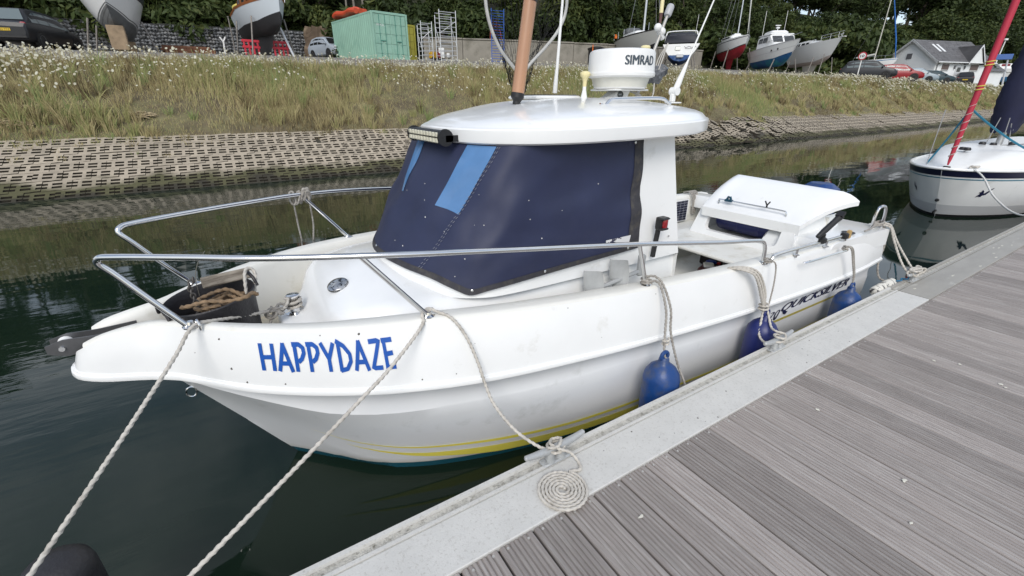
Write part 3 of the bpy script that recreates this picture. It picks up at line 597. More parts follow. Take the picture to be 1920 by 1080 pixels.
# canvas cover
cz = Sp((0, .705), (.09, .672), (.16, .642), (.197, .622), (.23, .642), (.31, .685), (.42, .712), (.5, .715), (.58, .712), (.69, .685), (.77, .642), (.803, .622), (.84, .642), (.91, .672), (1, .705))
I0 = 5.4
def cpt(u, v, off=.012):
    f = I0 + (NR - 1 - 2 * I0) * u; i = int(min(f, NR - 2)); t = f - i; z0 = cz(u); z = z0 + (1.312 - z0) * v
    p = shell(i, z).lerp(shell(i + 1, z), t); c = Vector((1.5, YC, z)); n = Vector((shell(i + 1, z).y - shell(i, z).y, -(shell(i + 1, z).x - shell(i, z).x), 0)).normalized()
    if n.dot(p - c) < 0: n = -n
    n.z = -.0
    wr = .007 * math.sin(u * 9 + v * 3.2 + 1) * math.sin(v * PI) + .006 * math.sin(u * 60 + v * 9) * math.sin(v * PI) + .006 * math.sin(u * 23 - v * 14) * math.sin(v * PI) + .005 * math.sin((u * 37 + v * 21)) * (1 - v) * math.sin(v * PI)
    return p + n * (off + max(-.009, wr) + .006 * (1 - v))
mb = MB(); mb.loft([[cpt(i / 120, j / 24) for j in range(25)] for i in range(121)], False)
cover = part(mb, 'canvas_cover', CANV, ang=60)
mb = MB(); mb.loft([[cpt(i / 120, v, .0145) for v in (.0, .022, .045)] for i in range(121)], False)
for u0, u1 in ((0, .012), (.988, 1)): mb.loft([[cpt(u0 + (u1 - u0) * k / 2, j / 24, .0145) for j in range(25)] for k in range(3)], False)
sub(mb, 'edge_binding', CANVB, cover)
def patch(poly, name, mat, off=.0155, n=10):
    (a, b, c, d) = poly; mb = MB()
    mb.loft([[cpt(*[(1 - s_) * ((1 - t_) * a[k] + t_ * b[k]) + s_ * ((1 - t_) * d[k] + t_ * c[k]) for k in (0, 1)], off) for t_ in [j / n for j in range(n + 1)]] for s_ in [i / n for i in range(n + 1)]], False)
    return sub(mb, name, mat, cover)
WIN1 = ((.335, .985), (.252, .985), (.293, .49), (.357, .52)); WIN2 = ((.515, .985), (.475, .985), (.470, .55), (.480, .55))
patch(WIN1, 'clear_panel', VINYL); patch(WIN2, 'clear_panel', VINYL)
mb = MB(); SEAM = ((.240, .985), (.335, .03))
for d_ in (0, .006):
    pts = [cpt(SEAM[0][0] + (SEAM[1][0] - SEAM[0][0]) * k / 60 + d_ + (.0016 if k % 2 else 0), SEAM[0][1] + (SEAM[1][1] - SEAM[0][1]) * k / 60, .0165) for k in range(61)]
    for a, b in zip(pts[::2], pts[1::2]): mb.tube([a, b], .0014, 4)
sub(mb, 'stitching', M('grey_thread', (.22, .23, .28), .8), cover)
for u, v in ((.012, .03), (.09, .03), (.197, .035), (.43, .04), (.5, .04), (.012, .97)):
    mb = MB(); p = cpt(u, v, .014); q = cpt(u, v, .022); mb.lathe([(.0075, 0), (.0075, .004), (.004, .006), (.0001, .006)], p, 10, axis=q - p); sub(mb, 'snap_stud', STEEL, cover)
mb = MB()
for k in range(20):
    u, v = rng.uniform(.02, .46), rng.uniform(.06, .75); p = cpt(u, v, .0125); q = cpt(u, v, .02); r_ = rng.uniform(.0014, .0042); mb.lathe([(r_, 0), (r_ * .7, .002), (.0001, .0022)], p, 6, axis=q - p)
sub(mb, 'bird_lime_spots', M('white_spots', (.6, .6, .57), .8), cover, kind='stuff')
patch(((.010, .15), (.034, .155), (.034, .085), (.012, .06)), 'worn_patch', M('worn_white_patch', (.62, .62, .62), .7, col2=(.02, .02, .05), c2=(.56, .58), c2s=14), .0165, 5)
# roof
def outl(t, k=1.):
    c, s_ = math.cos(t), math.sin(t); e = 2 / (3.2 if c < 0 else 2.15); a = .97 if c < 0 else .93
    x = 1.92 + k * a * math.copysign(abs(c) ** e, c); b = k * .85 * math.copysign(abs(s_) ** e, s_); return x + .5 * max(0, b) * min(1, max(0, (1.7 - x) / .5)), b
def zb(x): return 1.305 + .016 * (x - .9)
mb = MB(); rings = []; NT = 72
for k, dz in ((.90, .03), (.965, .004), (.985, .0), (.998, .008), (1, .02), (1, .064), (.995, .071), (.982, .075), (.975, .0785), (.95, .10), (.90, .116), (.82, .131), (.7, .149), (.55, .167), (.38, .182), (.2, .192), (.04, .195)):
    ring = []
    for j in range(NT):
        x, b = outl(2 * PI * j / NT, k); x0, _ = outl(2 * PI * j / NT, 1); xs_ = x + .10 * (1 - k) * 1.2; f = 1. if dz < .08 else min(1, max(.5, .9 + .1 * (x - 1.0) / .5))
        ring.append(Vector((xs_, YC + b, zb(x) + dz * f)))
    rings.append(ring)
mb.loft(rings, True, True); roof = part(mb, 'roof', GEL, ang=28)
def rz_(x, y):
    b = abs(y - YC) / .85; a = abs(x - 1.95) / .97; k = max(a, (a ** 2.9 + b ** 2.9) ** (1 / 2.9)); f = Sp((0, .195), (.2, .192), (.38, .182), (.55, .167), (.7, .149), (.82, .131), (.9, .116), (.95, .10), (1, .07)); return zb(x) + f(k) * min(1, max(.5, .9 + .1 * (x - 1.0) / .5))
# roof hatch
mb = MB(); mb.bbox((1.90, 2.62, rz_(1.90, 2.62) + .004), (.36, .34, .022), .008); h_ = sub(mb, 'hatch', WHITEP, roof); mb = MB(); mb.bbox((1.90, 2.62, rz_(1.90, 2.62) + .017), (.32, .30, .008), .003); sub(mb, 'hatch_pane', GLASSD, roof)
# chips in the gelcoat
def chips(fn, spots, parent, name='gelcoat_chips'):
    mb = MB()
    for p, q, r_ in spots: mb.lathe([(r_, 0), (r_ * .8, .0006), (.0001, .0006)], fn(p, q), 6, axis=(0, -1, .15))
    sub(mb, name, M('chip', (.12, .11, .1), .9), parent) if parent is not boat else part(mb, name, M('chip', (.12, .11, .1), .9), kind='stuff')
chips(lambda a, b: top(a, b, -1, .001), [(-.2, .85, .005), (-.17, .33, .006), (-.12, .1, .005), (.02, .12, .004), (.33, .93, .006), (.18, .95, .003), (-.3, .55, .002), (1.9, .9, .003), (.8, .6, .002), (1.5, .3, .002), (1.3, .93, .003), (.55, .12, .004), (.7, .15, .003)], boat)
# bow rail
TR = .0125
def prail(s):
    f = lambda x, b, z: Vector((x, Yc(x) + s * b, z))
    main = crom([f(-.27, .285, .60), f(-.37, .265, .745), f(-.455, .25, .875), f(-.49, .25, .925), f(-.482, .262, .950), f(-.43, .30, .957), f(-.2, .44, .953), f(.05, .585, .945), f(.4, .74, .935), f(.9, .86, .90), f(1.7, .945, .815), f(2.4, .975, .715), f(2.78, .985, .665), f(2.90, .985, .64), f(2.95, .985, .585), f(2.965, .985, .48)], 6)
    mb = MB(); mb.tube(main, TR, 12); r_ = part(mb, 'bow_rail', STEEL)
    for (x0, b0, z0, x1, b1, z1) in ((.63, .74, zG(.63) + .01, .37, .73, .937), (1.87, .915, zG(1.87) + .01, 1.74, .947, .812)):
        mb = MB(); mb.tube([f(x0, b0, z0), f(x1, b1, z1)], .0115, 10); sub(mb, 'stanchion', STEEL, r_)
        mb = MB(); mb.lathe([(.03, 0), (.03, .004), (.016, .01), (.013, .022)], f(x0, b0, z0), 16); sub(mb, 'base_plate', STEEL, r_)
    for p in (f(-.27, .285, zG(-.27) + .006), f(2.965, .985, zG(2.96) + .004)):
        mb = MB(); mb.lathe([(.032, 0), (.032, .005), (.016, .012), (.013, .025)], p, 16); sub(mb, 'base_plate', STEEL, r_)
    return r_
prail(-1); prail(1)
# port quarter grab rails
f = lambda x, y, z: Vector((x, y, z))
mb = MB(); mb.tube(crom([f(3.02, 1.475, .475), f(3.03, 1.475, .51), f(3.09, 1.475, .525), f(3.5, 1.475, .518), f(4.05, 1.478, .505), f(4.09, 1.478, .495), f(4.1, 1.478, .46)], 5), .0105, 10); gr_ = part(mb, 'grab_rail', STEEL)
for x in (3.35, 3.78): mb = MB(); mb.tube([f(x, 1.475, .455), f(x, 1.475, .515)], .009, 8); mb.lathe([(.022, 0), (.022, .004), (.01, .008)], (x, 1.475, zG(x) + .012), 12); sub(mb, 'post', STEEL, gr_)
mb = MB(); mb.tube(crom([f(3.36, 1.42, .425), f(3.38, 1.408, .43), f(3.45, 1.402, .432), f(3.92, 1.395, .425), f(3.97, 1.40, .42)], 5), .009, 8); part(mb, 'side_rail', STEEL)
mb = MB(); mb.tube(crom([f(4.80, 1.56, .44), f(4.805, 1.56, .55), f(4.82, 1.555, .615), f(4.86, 1.545, .635), f(4.90, 1.535, .615), f(4.915, 1.53, .55), f(4.92, 1.53, .44)], 6), .0125, 10); part(mb, 'stern_hoop', STEEL)
# cockpit bench, stern decks, engine hatch
mb = MB(); mb.bbox((4.1, 2.20, .285), (1.6, 1.16, .03), .01); mb.box((4.48, 2.2, .12), (.84, 1.1, .31)); part(mb, 'bench', GELD, smooth=False)
mb = MB(); mb.bbox((4.1, 3.07, .125), (1.55, .57, .03), .01); mb.box((4.12, 3.07, .045), (1.5, .55, .13)); part(mb, 'locker_seat', GELD, smooth=False)
mb = MB(); mb.bbox((3.33, 2.86, .13), (.02, .03, .04), .004); part(mb, 'latch', STEEL, smooth=False)
for s, y0 in ((-1, 1.745), (1, 3.23)):
    mb = MB(); mb.loft([[f(x, y0 + dy, z) for dy, z in ((-.27 if s < 0 else .27, .28), (-.27 if s < 0 else .27, zt), (-.05 * s * -1, zt + .012), ((.25 if s < 0 else -.25), zt + .004), ((.27 if s < 0 else -.27), zt - .02), ((.30 if s < 0 else -.30), .28))] for x, zt in (((3.86, .30), (3.88, .40), (3.92, .445), (3.98, .455), (4.4, .452), (4.9, .44), (4.97, .42), (4.985, .28)) if s < 0 else ((4.70, .30), (4.71, .40), (4.73, .44), (4.9, .44), (4.97, .42), (4.985, .28)))], False, False); part(mb, 'quarter_deck', GEL)
# hatch coaming with opening and the raised lid
mb = MB()
def fr(y, z, x=0): return f(3.80 + .09 * (z - .3) / .25 + .10 * (2.55 - y) * 0 + x, y, z)
o_out = [(1.70, .30), (2.70, .30), (2.66, .56), (1.78, .56)]; o_in = [(1.86, .345), (2.56, .345), (2.56, .53), (1.86, .53)]
def rnd(poly, r_, n=5):
    o = []
    for i, (a, b) in enumerate(poly):
        p = Vector((a, b)); q0 = Vector(poly[i - 1]); q1 = Vector(poly[(i + 1) % 4]); a0 = p + (q0 - p).normalized() * r_; a1 = p + (q1 - p).normalized() * r_
        for k in range(n + 1): t = k / n; o.append(((1 - t) ** 2 * a0 + 2 * t * (1 - t) * p + t * t * a1))
    return o
A, B = rnd(o_out, .012), rnd(o_in, .05)
mb.loft([[fr(p.x, p.y) for p in A], [fr(p.x, p.y) for p in B], [fr(p.x, p.y, .05) for p in B]], True)
mb.loft([[f(3.80, 1.70, .3), f(3.89, 1.78, .56)], [f(4.6, 1.70, .3), f(4.6, 1.78, .56)]], False); mb.loft([[f(3.80, 2.70, .3), f(3.89, 2.66, .56)], [f(4.6, 2.70, .3), f(4.6, 2.66, .56)]], False)
part(mb, 'hatch_coaming', GEL, ang=50)
mb = MB(); mb.box((4.4, 2.2, .42), (.02, .9, .26)); part(mb, 'hatch_interior', GELD, smooth=False)
mb = MB()
def lid(u, v, o=0.):
    a = f(3.83, 2.62, .525).lerp(f(3.87, 1.73, .525), u); b = f(4.42, 2.74, .76).lerp(f(4.50, 1.60, .725), u); p = a.lerp(b, v); p.z += .045 * math.sin(PI * min(1, v * .9)) - .06 * max(0, (u - .86) / .14) ** 2 * v - .05 * max(0, (.06 - u) / .06) ** 2 * v + o; return p
us = [0, .02, .05, .08, .12, .2, .35, .5, .65, .8, .88, .93, .97, 1]; vs_l = [0, .02, .06, .1, .2, .4, .6, .8, .9, .95, 1]
mb.loft([[lid(u, v, .03 - (.006 if .1 < u < .9 and .08 < v < .88 else 0)) for v in vs_l] for u in us], False); mb.loft([[lid(u, v, -.008) for v in reversed(vs_l)] for u in us], False)
for e in (0, 1): mb.loft([[lid(u, e, .03), lid(u, e, -.008 - (.045 if e == 0 else 0))] for u in us], False); mb.loft([[lid(e, v, .03), lid(e, v, -.008)] for v in vs_l], False)
ld = part(mb, 'hatch_lid', GEL, ang=40)
mb = MB(); mb.tube(crom([lid(.14, .12, .03), lid(.14, .12, .058), lid(.17, .12, .068), lid(.5, .12, .068), lid(.76, .12, .068), lid(.80, .12, .058), lid(.81, .12, .03)], 5), .0075, 8); sub(mb, 'handle', STEEL, ld)
p = lid(.24, .12, .07); mb = MB(); mb.box(p, (.03, .07, .02)); mb.box(p + V(0, .015, .02), (.02, .012, .04), rx=.4); mb.box(p + V(0, -.015, .02), (.02, .012, .04), rx=-.4); sub(mb, 'clip', M('teal_plastic', (.01, .06, .10), .5), ld)
p = lid(.62, .12, .07); mb = MB(); mb.tube([p, p + V(0, 0, .02)], .008, 6); mb.tube([p + V(0, 0, .02), p + V(0, .022, .055)], .006, 6); mb.tube([p + V(0, 0, .02), p + V(0, -.022, .055)], .006, 6); sub(mb, 'clip', BLACK, ld)
# rod holder on the grab rail
mb = MB(); mb.bbox((3.70, 1.475, .525), (.06, .045, .05), .01); mb.tube([(3.70, 1.475, .53), (3.70, 1.475, .575)], .014, 8); a, b = f(3.63, 1.485, .56), f(3.84, 1.455, .70)
mb.tube([a, a.lerp(b, .3), a.lerp(b, .75), b], [.016, .022, .022, .026], 10); mb.box(a.lerp(b, .95) + V(0, 0, .02), (.05, .05, .02), ry=-.6); part(mb, 'rod_holder', BLACK)
mb = MB(); mb.bbox((4.06, 1.475, .505), (.05, .05, .05), .008); part(mb, 'rail_clamp', BLACK); mb = MB(); mb.bbox((4.16, 1.485, .50), (.035, .03, .07), .006); part(mb, 'rail_light', M('amber_lens', (.45, .30, .12), .3))
for x, y in ((4.35, 1.56), (4.30, 3.37)):
    mb = MB(); mb.lathe([(.05, 0), (.05, .003), (.03, .004), (.0001, .0041)], (x, y, zG(x) + .026), 16); part(mb, 'deck_filler', RUBBER)
# navigation light with bracket
mb = MB(); mb.bbox((2.075, 1.66, .812), (.062, .055, .014), .005); mb.bbox((2.075, 1.66, .872), (.066, .058, .014), .006); mb.box((2.064, 1.668, .842), (.036, .036, .05)); mb.box((2.075, 1.692, .72), (.022, .02, .18), ry=.12); nl = part(mb, 'navigation_light', BLACK, smooth=False)
mb = MB(); mb.lathe([(.019, 0), (.0205, .006), (.0205, .044), (.019, .05)], (2.084, 1.654, .818), 14); sub(mb, 'lens', REDL, nl)
mb = MB(); mb.lathe([(.006, 0), (.006, .004), (.0001, .005)], (2.22, 1.7195, .73), 8, axis=(0, -1, 0)); part(mb, 'screw_cap', STEEL)
# LED light bar
mb = MB(); mb.bbox((.91, 2.26, 1.335), (.055, .40, .062), .008); lb = part(mb, 'light_bar', BLACK)
for i in range(10):
    for j in (0, 1):
        mb = MB(); mb.bbox((.881, 2.085 + i * .039, 1.3215 + j * .027), (.008, .033, .022), .004); sub(mb, 'lamp_lens', LENS, lb)
for y in (2.055, 2.465):
    mb = MB(); mb.lathe([(.040, -.006), (.040, .006)], (.915, y, 1.335), 18, axis=(0, 1, 0)); mb.box((.96, y, 1.33), (.09, .012, .03)); sub(mb, 'bracket', BLACK, lb)
# radar on its pedestal
RX, RY = 2.31, 2.34; r0 = rz_(RX, RY) - .006
mb = MB(); mb.lathe([(.160, 1.568), (.168, 1.574), (.186, 1.632), (.208, 1.638), (.217, 1.642), (.218, 1.658), (.214, 1.664), (.212, 1.67), (.209, 1.772), (.203, 1.786), (.19, 1.793), (.12, 1.798), (.0001, 1.80)], (RX, RY, 0), 56); rd = part(mb, 'radar', WHITEP, ang=30)
mb = MB(); mb.lathe([(.1695, 1.5785), (.1865, 1.6325)], (RX, RY, 0), 56, caps=False); sub(mb, 'radar_base_band', M('cream_grey_plastic', (.66, .65, .58), .4, var=.08, vs_=12), rd)
mb = MB(); mb.bbox((RX, RY, 1.562), (.30, .24, .01), .004); rp = sub(mb, 'mount_plate', WHITEP, rd)
mb = MB(); mb.loft([[f(RX + cx + a, RY + b, z) for a, b in ((-hx, -hy), (hx, -hy), (hx, hy), (-hx, hy))] for cx, hx, hy, z in ((-.05, .085, .07, r0), (-.035, .06, .055, r0 + .02), (.0, .05, .05, 1.557))], True, True); sub(mb, 'pedestal', WHITEP, rd, ang=60)
tx = MB(); a1 = math.atan2(RY, RX) + PI
def cyl(u, v):
    a = a1 + .10 + 1.0 * u; return Vector((RX + .2135 * math.cos(a), RY + .2135 * math.sin(a), 1.700 + .052 * v))
def text_on(body, fn, mat, parent, name='lettering', **kw):
    m_ = text_mesh(body, fn, **kw); return sub(m_, name, mat, parent, False)
text_on('SIMRAD', cyl, GREYT, rd, bold=.035)
mb = MB(); cN = Vector((RX - .045, RY - .059, 1.535)); mb.lathe([(.022, 0), (.022, .002), (.0001, .0025)], cN, 16, axis=(-.25, -1, .1)); sub(mb, 'maker_badge', M('badge_black', (.03, .035, .035), .5), rd)
mb = MB()
for k in range(4): mb.box(cN + Vector((-.013 + .0085 * k, -.004 + .002 * (3 - k) / 3, 0)), (.0045, .001, .010 - .002 * (k % 2)))
sub(mb, 'badge_marks', M('badge_grey', (.45, .46, .46), .5), rd, False)
# cables, GPS aerials and aerial clamps on the roof
mb = MB()
for k in range(3): mb.tube(crom([f(RX + .09, RY + .02 * k, 1.56), f(RX + .13, RY - .05, 1.53 + .006 * k), f(RX + .20, RY - .08 + .02 * k, 1.507), f(RX + .27, RY - .05, 1.53), f(RX + .33, RY, 1.62), f(RX + .38, RY + .02 * k, 1.75), f(RX + .42, RY, 1.86)], 6), .0035, 6)
sub(mb, 'cable', M('grey_cable', (.5, .48, .44), .6), roof)
def mushroom(x, y, z, h, name):
    mb = MB(); mb.lathe([(.024, 0), (.017, .03), (.012, .055), (.012, h * .5)], (x, y, z), 14); g = sub(mb, name, WHITEP, roof); mb = MB(); mb.lathe([(.0125, h * .45), (.0135, h * .62), (.020, h * .74), (.031, h * .82), (.033, h * .9), (.029, h * .96), (.015, h), (.0001, h * 1.003)], (x, y, z), 18); sub(mb, 'gps_dome', CREAM, roof)
mushroom(2.06, 2.40, rz_(2.06, 2.4) - .01, .165, 'gps_aerial_stem')
PA, PB = f(2.50, 2.37, 1.50), f(2.83, 2.46, 2.05)
mb = MB(); mb.tube([PA, PB], .0105, 10); pl_ = sub(mb, 'aerial_pole', M('dull_pole', (.5, .48, .44), .4, .5), roof)
q = PA.lerp(PB, .40); mb = MB(); mb.sphere(q, .026, 12, 8, (1.2, 1, 1)); mb.sphere(q + V(-.05, -.01, .01), .024, 12, 8); sub(mb, 'clamp', WHITEP, roof)
mb = MB(); q2 = q + V(-.055, -.01, .02); mb.lathe([(.014, 0), (.014, .045), (.019, .065), (.031, .075), (.033, .092), (.028, .10), (.012, .104), (.0001, .1042)], q2, 18); sub(mb, 'gps_dome', CREAM, roof)
q = PA.lerp(PB, .80); mb = MB(); mb.sphere(q, .03, 12, 8, (1.1, 1, 1)); mb.sphere(q + V(-.06, -.02, .02), .026, 12, 8); mb.tube([q + V(.02, 0, -.04), q + V(-.05, -.01, .02)], .018, 8); sub(mb, 'clamp', WHITEP, roof)
mb = MB(); mb.lathe([(.02, -.01), (.026, .0), (.026, .06), (.022, .07), (.0001, .071)], PB, 14, axis=PB - PA); sub(mb, 'masthead_light', M('ribbed_grey', (.42, .43, .44), .4), roof)
q = PA.lerp(PB, .85) + V(-.055, -.02, .02); mb = MB(); mb.lathe([(.009, 0), (.011, .05), (.013, .06)], q, 12); sub(mb, 'aerial_foot', M('brown_ferrule', (.12, .06, .05), .5), roof); mb = MB(); mb.lathe([(.013, .06), (.013, .13), (.006, .15), (.003, .6)], q, 12); sub(mb, 'short_aerial', CREAM, roof)
mb = MB(); q = f(2.60, 2.36, 1.63); mb.loft([[q + V(.02 + .14 * t, .01 * math.sin(j * 3), .01 + .06 * t) + V(0, math.cos(2 * PI * j / 9), math.sin(2 * PI * j / 9)) * (.02 + .032 * math.sin(PI * min(1, t * .75 + .2))) * (1 + .25 * math.sin(j * 5 + t * 9)) for j in range(9)] for t in [i / 6 for i in range(7)]], True, True); sub(mb, 'bag_wrapped_deck_light', M('grey_bin_bag', (.10, .105, .115), .25, var=.6, vs_=30, bump=.8, bs=40), roof, ang=20)
mb = MB(); q = f(1.99, 2.62, rz_(1.99, 2.62) + .03); mb.tube([q, q + V(.005, 0, .08), q + V(.012, 0, .16), q + V(.07, .015, .9)], [.016, .014, .010, .006], 10); sub(mb, 'whip_aerial', WHITEP, roof)
mb = MB(); q = f(2.445, 2.0, rz_(2.445, 2.0)); mb.bbox(q + V(0, 0, .003), (.09, .06, .008), .003); mb.bbox(q + V(-.01, 0, .03), (.03, .03, .05), .006); mb.lathe([(.024, -.025), (.024, .025)], q + V(.0, 0, .068), 14, axis=(0, 1, 0)); d_ = V(.30, .0, .62).normalized(); mb.tube([q + V(.0, 0, .06), q + V(0, 0, .06) + d_ * .06, q + V(0, 0, .06) + d_ * .16, q + V(0, 0, .06) + d_ * .20, q + V(0, 0, .06) + d_ * .9], [.019, .018, .011, .005, .0035], 10); sub(mb, 'whip_aerial', WHITEP, roof)
zq = lambda x, y: rz_(x, y) - .004
mb = MB(); mb.tube(crom([f(1.80, 1.96, zq(1.8, 1.96)), f(1.84, 1.96, 1.475), f(1.88, 1.96, 1.503), f(1.95, 1.96, 1.508), f(2.2, 1.96, 1.512), f(2.30, 1.96, 1.508), f(2.345, 1.96, 1.49), f(2.37, 1.96, zq(2.37, 1.96))], 5), .0095, 10); sub(mb, 'grab_rail', STEEL, roof)
# samson post, vent, bow roller, bow eye
mb = MB(); mb.lathe([(.05, 0), (.05, .006), (.026, .01), (.026, .09), (.033, .10), (.033, .106), (.028, .108), (.0001, .106)], (.155, 2.45, .44), 22); sp_ = part(mb, 'samson_post', STEEL)
mb = MB(); mb.lathe([(.055, 0), (.053, .008), (.045, .014), (.02, .02), (.0001, .021)], (.36, 2.26, .622), 24, axis=(-.28, -.2, 1)); part(mb, 'deck_vent', M('pitted_chrome', (.5, .5, .5), .25, .9, col2=(.06, .06, .06), c2=(.52, .58), c2s=60))
for s in (-1, 1):
    mb = MB(); mb.prism([(-.80, .515), (-.74, .49), (-.64, .50), (-.5, .545), (-.5, .565), (-.64, .56), (-.74, .568), (-.80, .552)], (s * .034 - .0025, s * .034 + .0025), lambda a, b, c: (a, Yc(a) + c, b)); br_ = part(mb, 'bow_roller_cheek', M('dark_steel_plate', (.22, .22, .225), .35, .8, var=.25, vs_=9), smooth=False)
mb = MB(); mb.lathe([(.028, -.03), (.02, -.01), (.02, .01), (.028, .03)], (-.75, Yc(-.75), .53), 16, axis=(0, 1, 0)); part(mb, 'roller', WHITEP); mb = MB(); mb.lathe([(.011, -.045), (.011, .045)], (-.75, Yc(-.75), .53), 8, axis=(0, 1, 0)); part(mb, 'roller_pin', STEEL)
mb = MB(); mb.tube([(-.385 + .022 * math.cos(a), Yc(-.36) - .004, .145 + .028 * math.sin(a)) for a in [PI * .0 + 2 * PI * i / 16 for i in range(16)]], .0045, 8, closed=True); part(mb, 'bow_eye', STEEL)
mb = MB(); mb.tube(crom([(-.235, 2.10, .605), (-.235, 2.10, .63), (-.24, 2.115, .648), (-.245, 2.13, .63), (-.245, 2.13, .605)], 5), .005, 8); part(mb, 'rope_eye', STEEL)
# yellow stripes, lettering
def wof(X, k): X0 = {1: -.19, 2: -.43, 3: -.46}[k]; return (X - X0) / (XE - X0)
def stripe(x0, x1, va, vb, name, mat, taper=.35, off=.0035, n=60):
    mb = MB(); rings = []
    for i in range(n + 1):
        t = i / n; X = x0 + (x1 - x0) * t; wv = wof(X, 1); g = min(1, t / taper) if taper else 1; m_ = vb; rings.append([hpt(wv, 1 + m_ + (va - m_) * g * q, -1, off) for q in (0, .5, 1)])
    mb.loft(rings, False); return part(mb, name, mat)
stripe(.30, 4.7, .20, .315, 'yellow_stripe', YELS, .16); stripe(.16, 4.7, .385, .425, 'yellow_stripe', YELS, .2)
mb = MB(); mb.loft([[hpt(wof(X, 2), 2 + v, -1, .004) for v in (-.15, -.11)] for X in [3.05 + .06 * i for i in range(29)]], False); part(mb, 'pinstripe', M('dull_yellow', (.42, .36, .08), .4))
def band(x0, x1, v0, v1):
    def g(u, v): X = x0 + (x1 - x0) * u; return hpt(wof(X, 2), 2 + v0 + (v1 - v0) * v, -1, .0045)
    return g
def text_part(body, fn, mat, **kw): return part(text_mesh(body, fn, **kw), 'lettering', mat, smooth=False)
text_part('QUICKSILVER', band(3.43, 4.60, -.07, .36), NAVYT, shear=.75, bold=.03); text_part('620', band(3.17, 3.41, -.10, .16), NAVYT, shear=.5, bold=.012)
LET = {'H': [[(.08, 0), (.05, 1)], [(.9, .0), (.95, 1)], [(-.06, .5), (1.0, .52)]], 'A': [[(.02, 0), (.52, 1.02)], [(.98, -.02), (.48, 1.02)], [(.05, .30), (.88, .30)]],
       'P': [[(.12, 0), (.14, 1)], [(-.1, .98), (.55, .98), (.9, .86), (.92, .68), (.65, .47), (.3, .36)]], 'Y': [[(-.02, 1.02), (.5, .46), (.5, 0)], [(1.02, 1.0), (.5, .46)]],
       'D': [[(.12, 0), (.14, 1.0)], [(-.02, 1.06), (.55, .88), (.95, .60), (.95, .35), (.6, .09), (.05, .03)]], 'Z': [[(.0, .95), (.98, .97), (.08, .06), (1.0, .06)]], 'E': [[(.14, 0), (.14, 1)], [(-.1, .95), (.98, .96)], [(-.04, .5), (.9, .53)], [(.0, .05), (1.02, .06)]]}
def name_on_bow():
    mb = MB(); words = 'HAPPYDAZE'; wds = [1.0, 1.05, .82, .82, .95, 1.0, 1.05, .85, .8]; gap = .26; tot = sum(wds) + gap * 8; x = 0
    def F(u, v): X = -.055 + .505 * u; return top(X, .36 + .47 * v, -1, .0035)
    for ch, wd in zip(words, wds):
        for st in LET[ch]:
            q = []
            for (a, b), (c, d) in zip(st[:-1], st[1:]):
                for k in range(6): q.append((a + (c - a) * k / 6, b + (d - b) * k / 6))
            q.append(st[-1]); hw = .14; rings = []
            for i, (a, b) in enumerate(q):
                a0, b0 = q[max(0, i - 1)]; a1_, b1_ = q[min(len(q) - 1, i + 1)]; dx_, dy_ = (a1_ - a0) * wd, (b1_ - b0) * 1.75; l_ = math.hypot(dx_, dy_) or 1; nx, ny = -dy_ / l_, dx_ / l_
                rings.append([F((x + a * wd + s_ * nx * hw) / tot, b + s_ * ny * hw / 1.75) for s_ in (-1, 1)])
            mb.loft(rings, False)
        x += wd + gap
    part(mb, 'boat_name_lettering', BLUET, smooth=False)
name_on_bow()
# solar panel on the starboard bulwark
mb = MB(); mb.bbox((4.41, 3.335, .29), (.36, .012, .26), .004); sp2 = part(mb, 'solar_panel', WHITEP)
for i in range(5):
    for j in range(8):
        mb = MB(); mb.box((4.282 + i * .064, 3.3275, .185 + j * .030), (.058, .003, .0265)); sub(mb, 'solar_cell', M('solar_cell', (.012, .014, .04), .15), sp2, False)
# ------------------------------------------------------------------ loose things on and around the fishing boat
# black bucket with brown rope, plank and chain
BX, BY, BZ = -.16, 2.385, .315
bk = empty('bucket', (BX, BY, BZ), 0, 'black rubber bucket in the bow well full of brown rope', 'bucket')
bk.rotation_euler = (R(2), R(-6), 0); bk.scale = (.97, .95, 1.24)
MB().lathe([(.150, .004), (.152, 0), (.19, .25), (.197, .262), (.199, .272), (.194, .276), (.188, .268), (.183, .25), (.146, .012), (.0001, .010)], n=40).build('tub', RUBBER, bk)
for a in (.35, PI + .35):
    c = Vector((.197 * math.cos(a), .197 * math.sin(a), .262)); t = Vector((-math.sin(a), math.cos(a), 0)); MB().tube(crom([c - t * .07, c - t * .05 + V(0, 0, .03), c + V(0, 0, .045), c + t * .05 + V(0, 0, .03), c + t * .07], 5), .008, 8).build('handle', RUBBER, bk)
mb = MB(); r2 = random.Random(4); pts = []
for k in range(46):
    a = k * .95 + r2.uniform(-.3, .3); q = .135 * math.sqrt(r2.uniform(.15, 1)); pts.append((q * math.cos(a), q * math.sin(a), .10 + .0027 * k + r2.uniform(-.012, .015)))
rope_mb(mb, pts, .0105); ro = mb.build('brown_rope', ROPEB, None, ang=80, label='tangled brown rope heaped inside the black bucket', cat='rope'); ro.location = (BX, BY, BZ + .10)
_re = rope('rope_end', [(-.30, 2.36, .565), (-.27, 2.33, .575), (-.20, 2.32, .585), (-.12, 2.30, .575), (-.05, 2.30, .58), (-.02, 2.32, .585), (.0, 2.33, .57)], .0105, ROPEB, label='brown rope tail draped along the near rim of the bucket', cat='rope')
mb = MB(); mb.bbox((0, 0, 0), (.21, .055, .018), .004); wb = mb.build('driftwood_board', M('grey_driftwood', (.17, .145, .115), .9, var=.35, vs_=10, col2=(.26, .23, .19), c2=(.45, .6), c2s=6, stretch=(1, 5, 5), bump=.4, bs=25), None, False, label='short grey weathered board lying across the bucket', cat='board'); wb.location = (-.115, 2.48, .69); wb.rotation_euler = (R(55), R(-3), R(3))
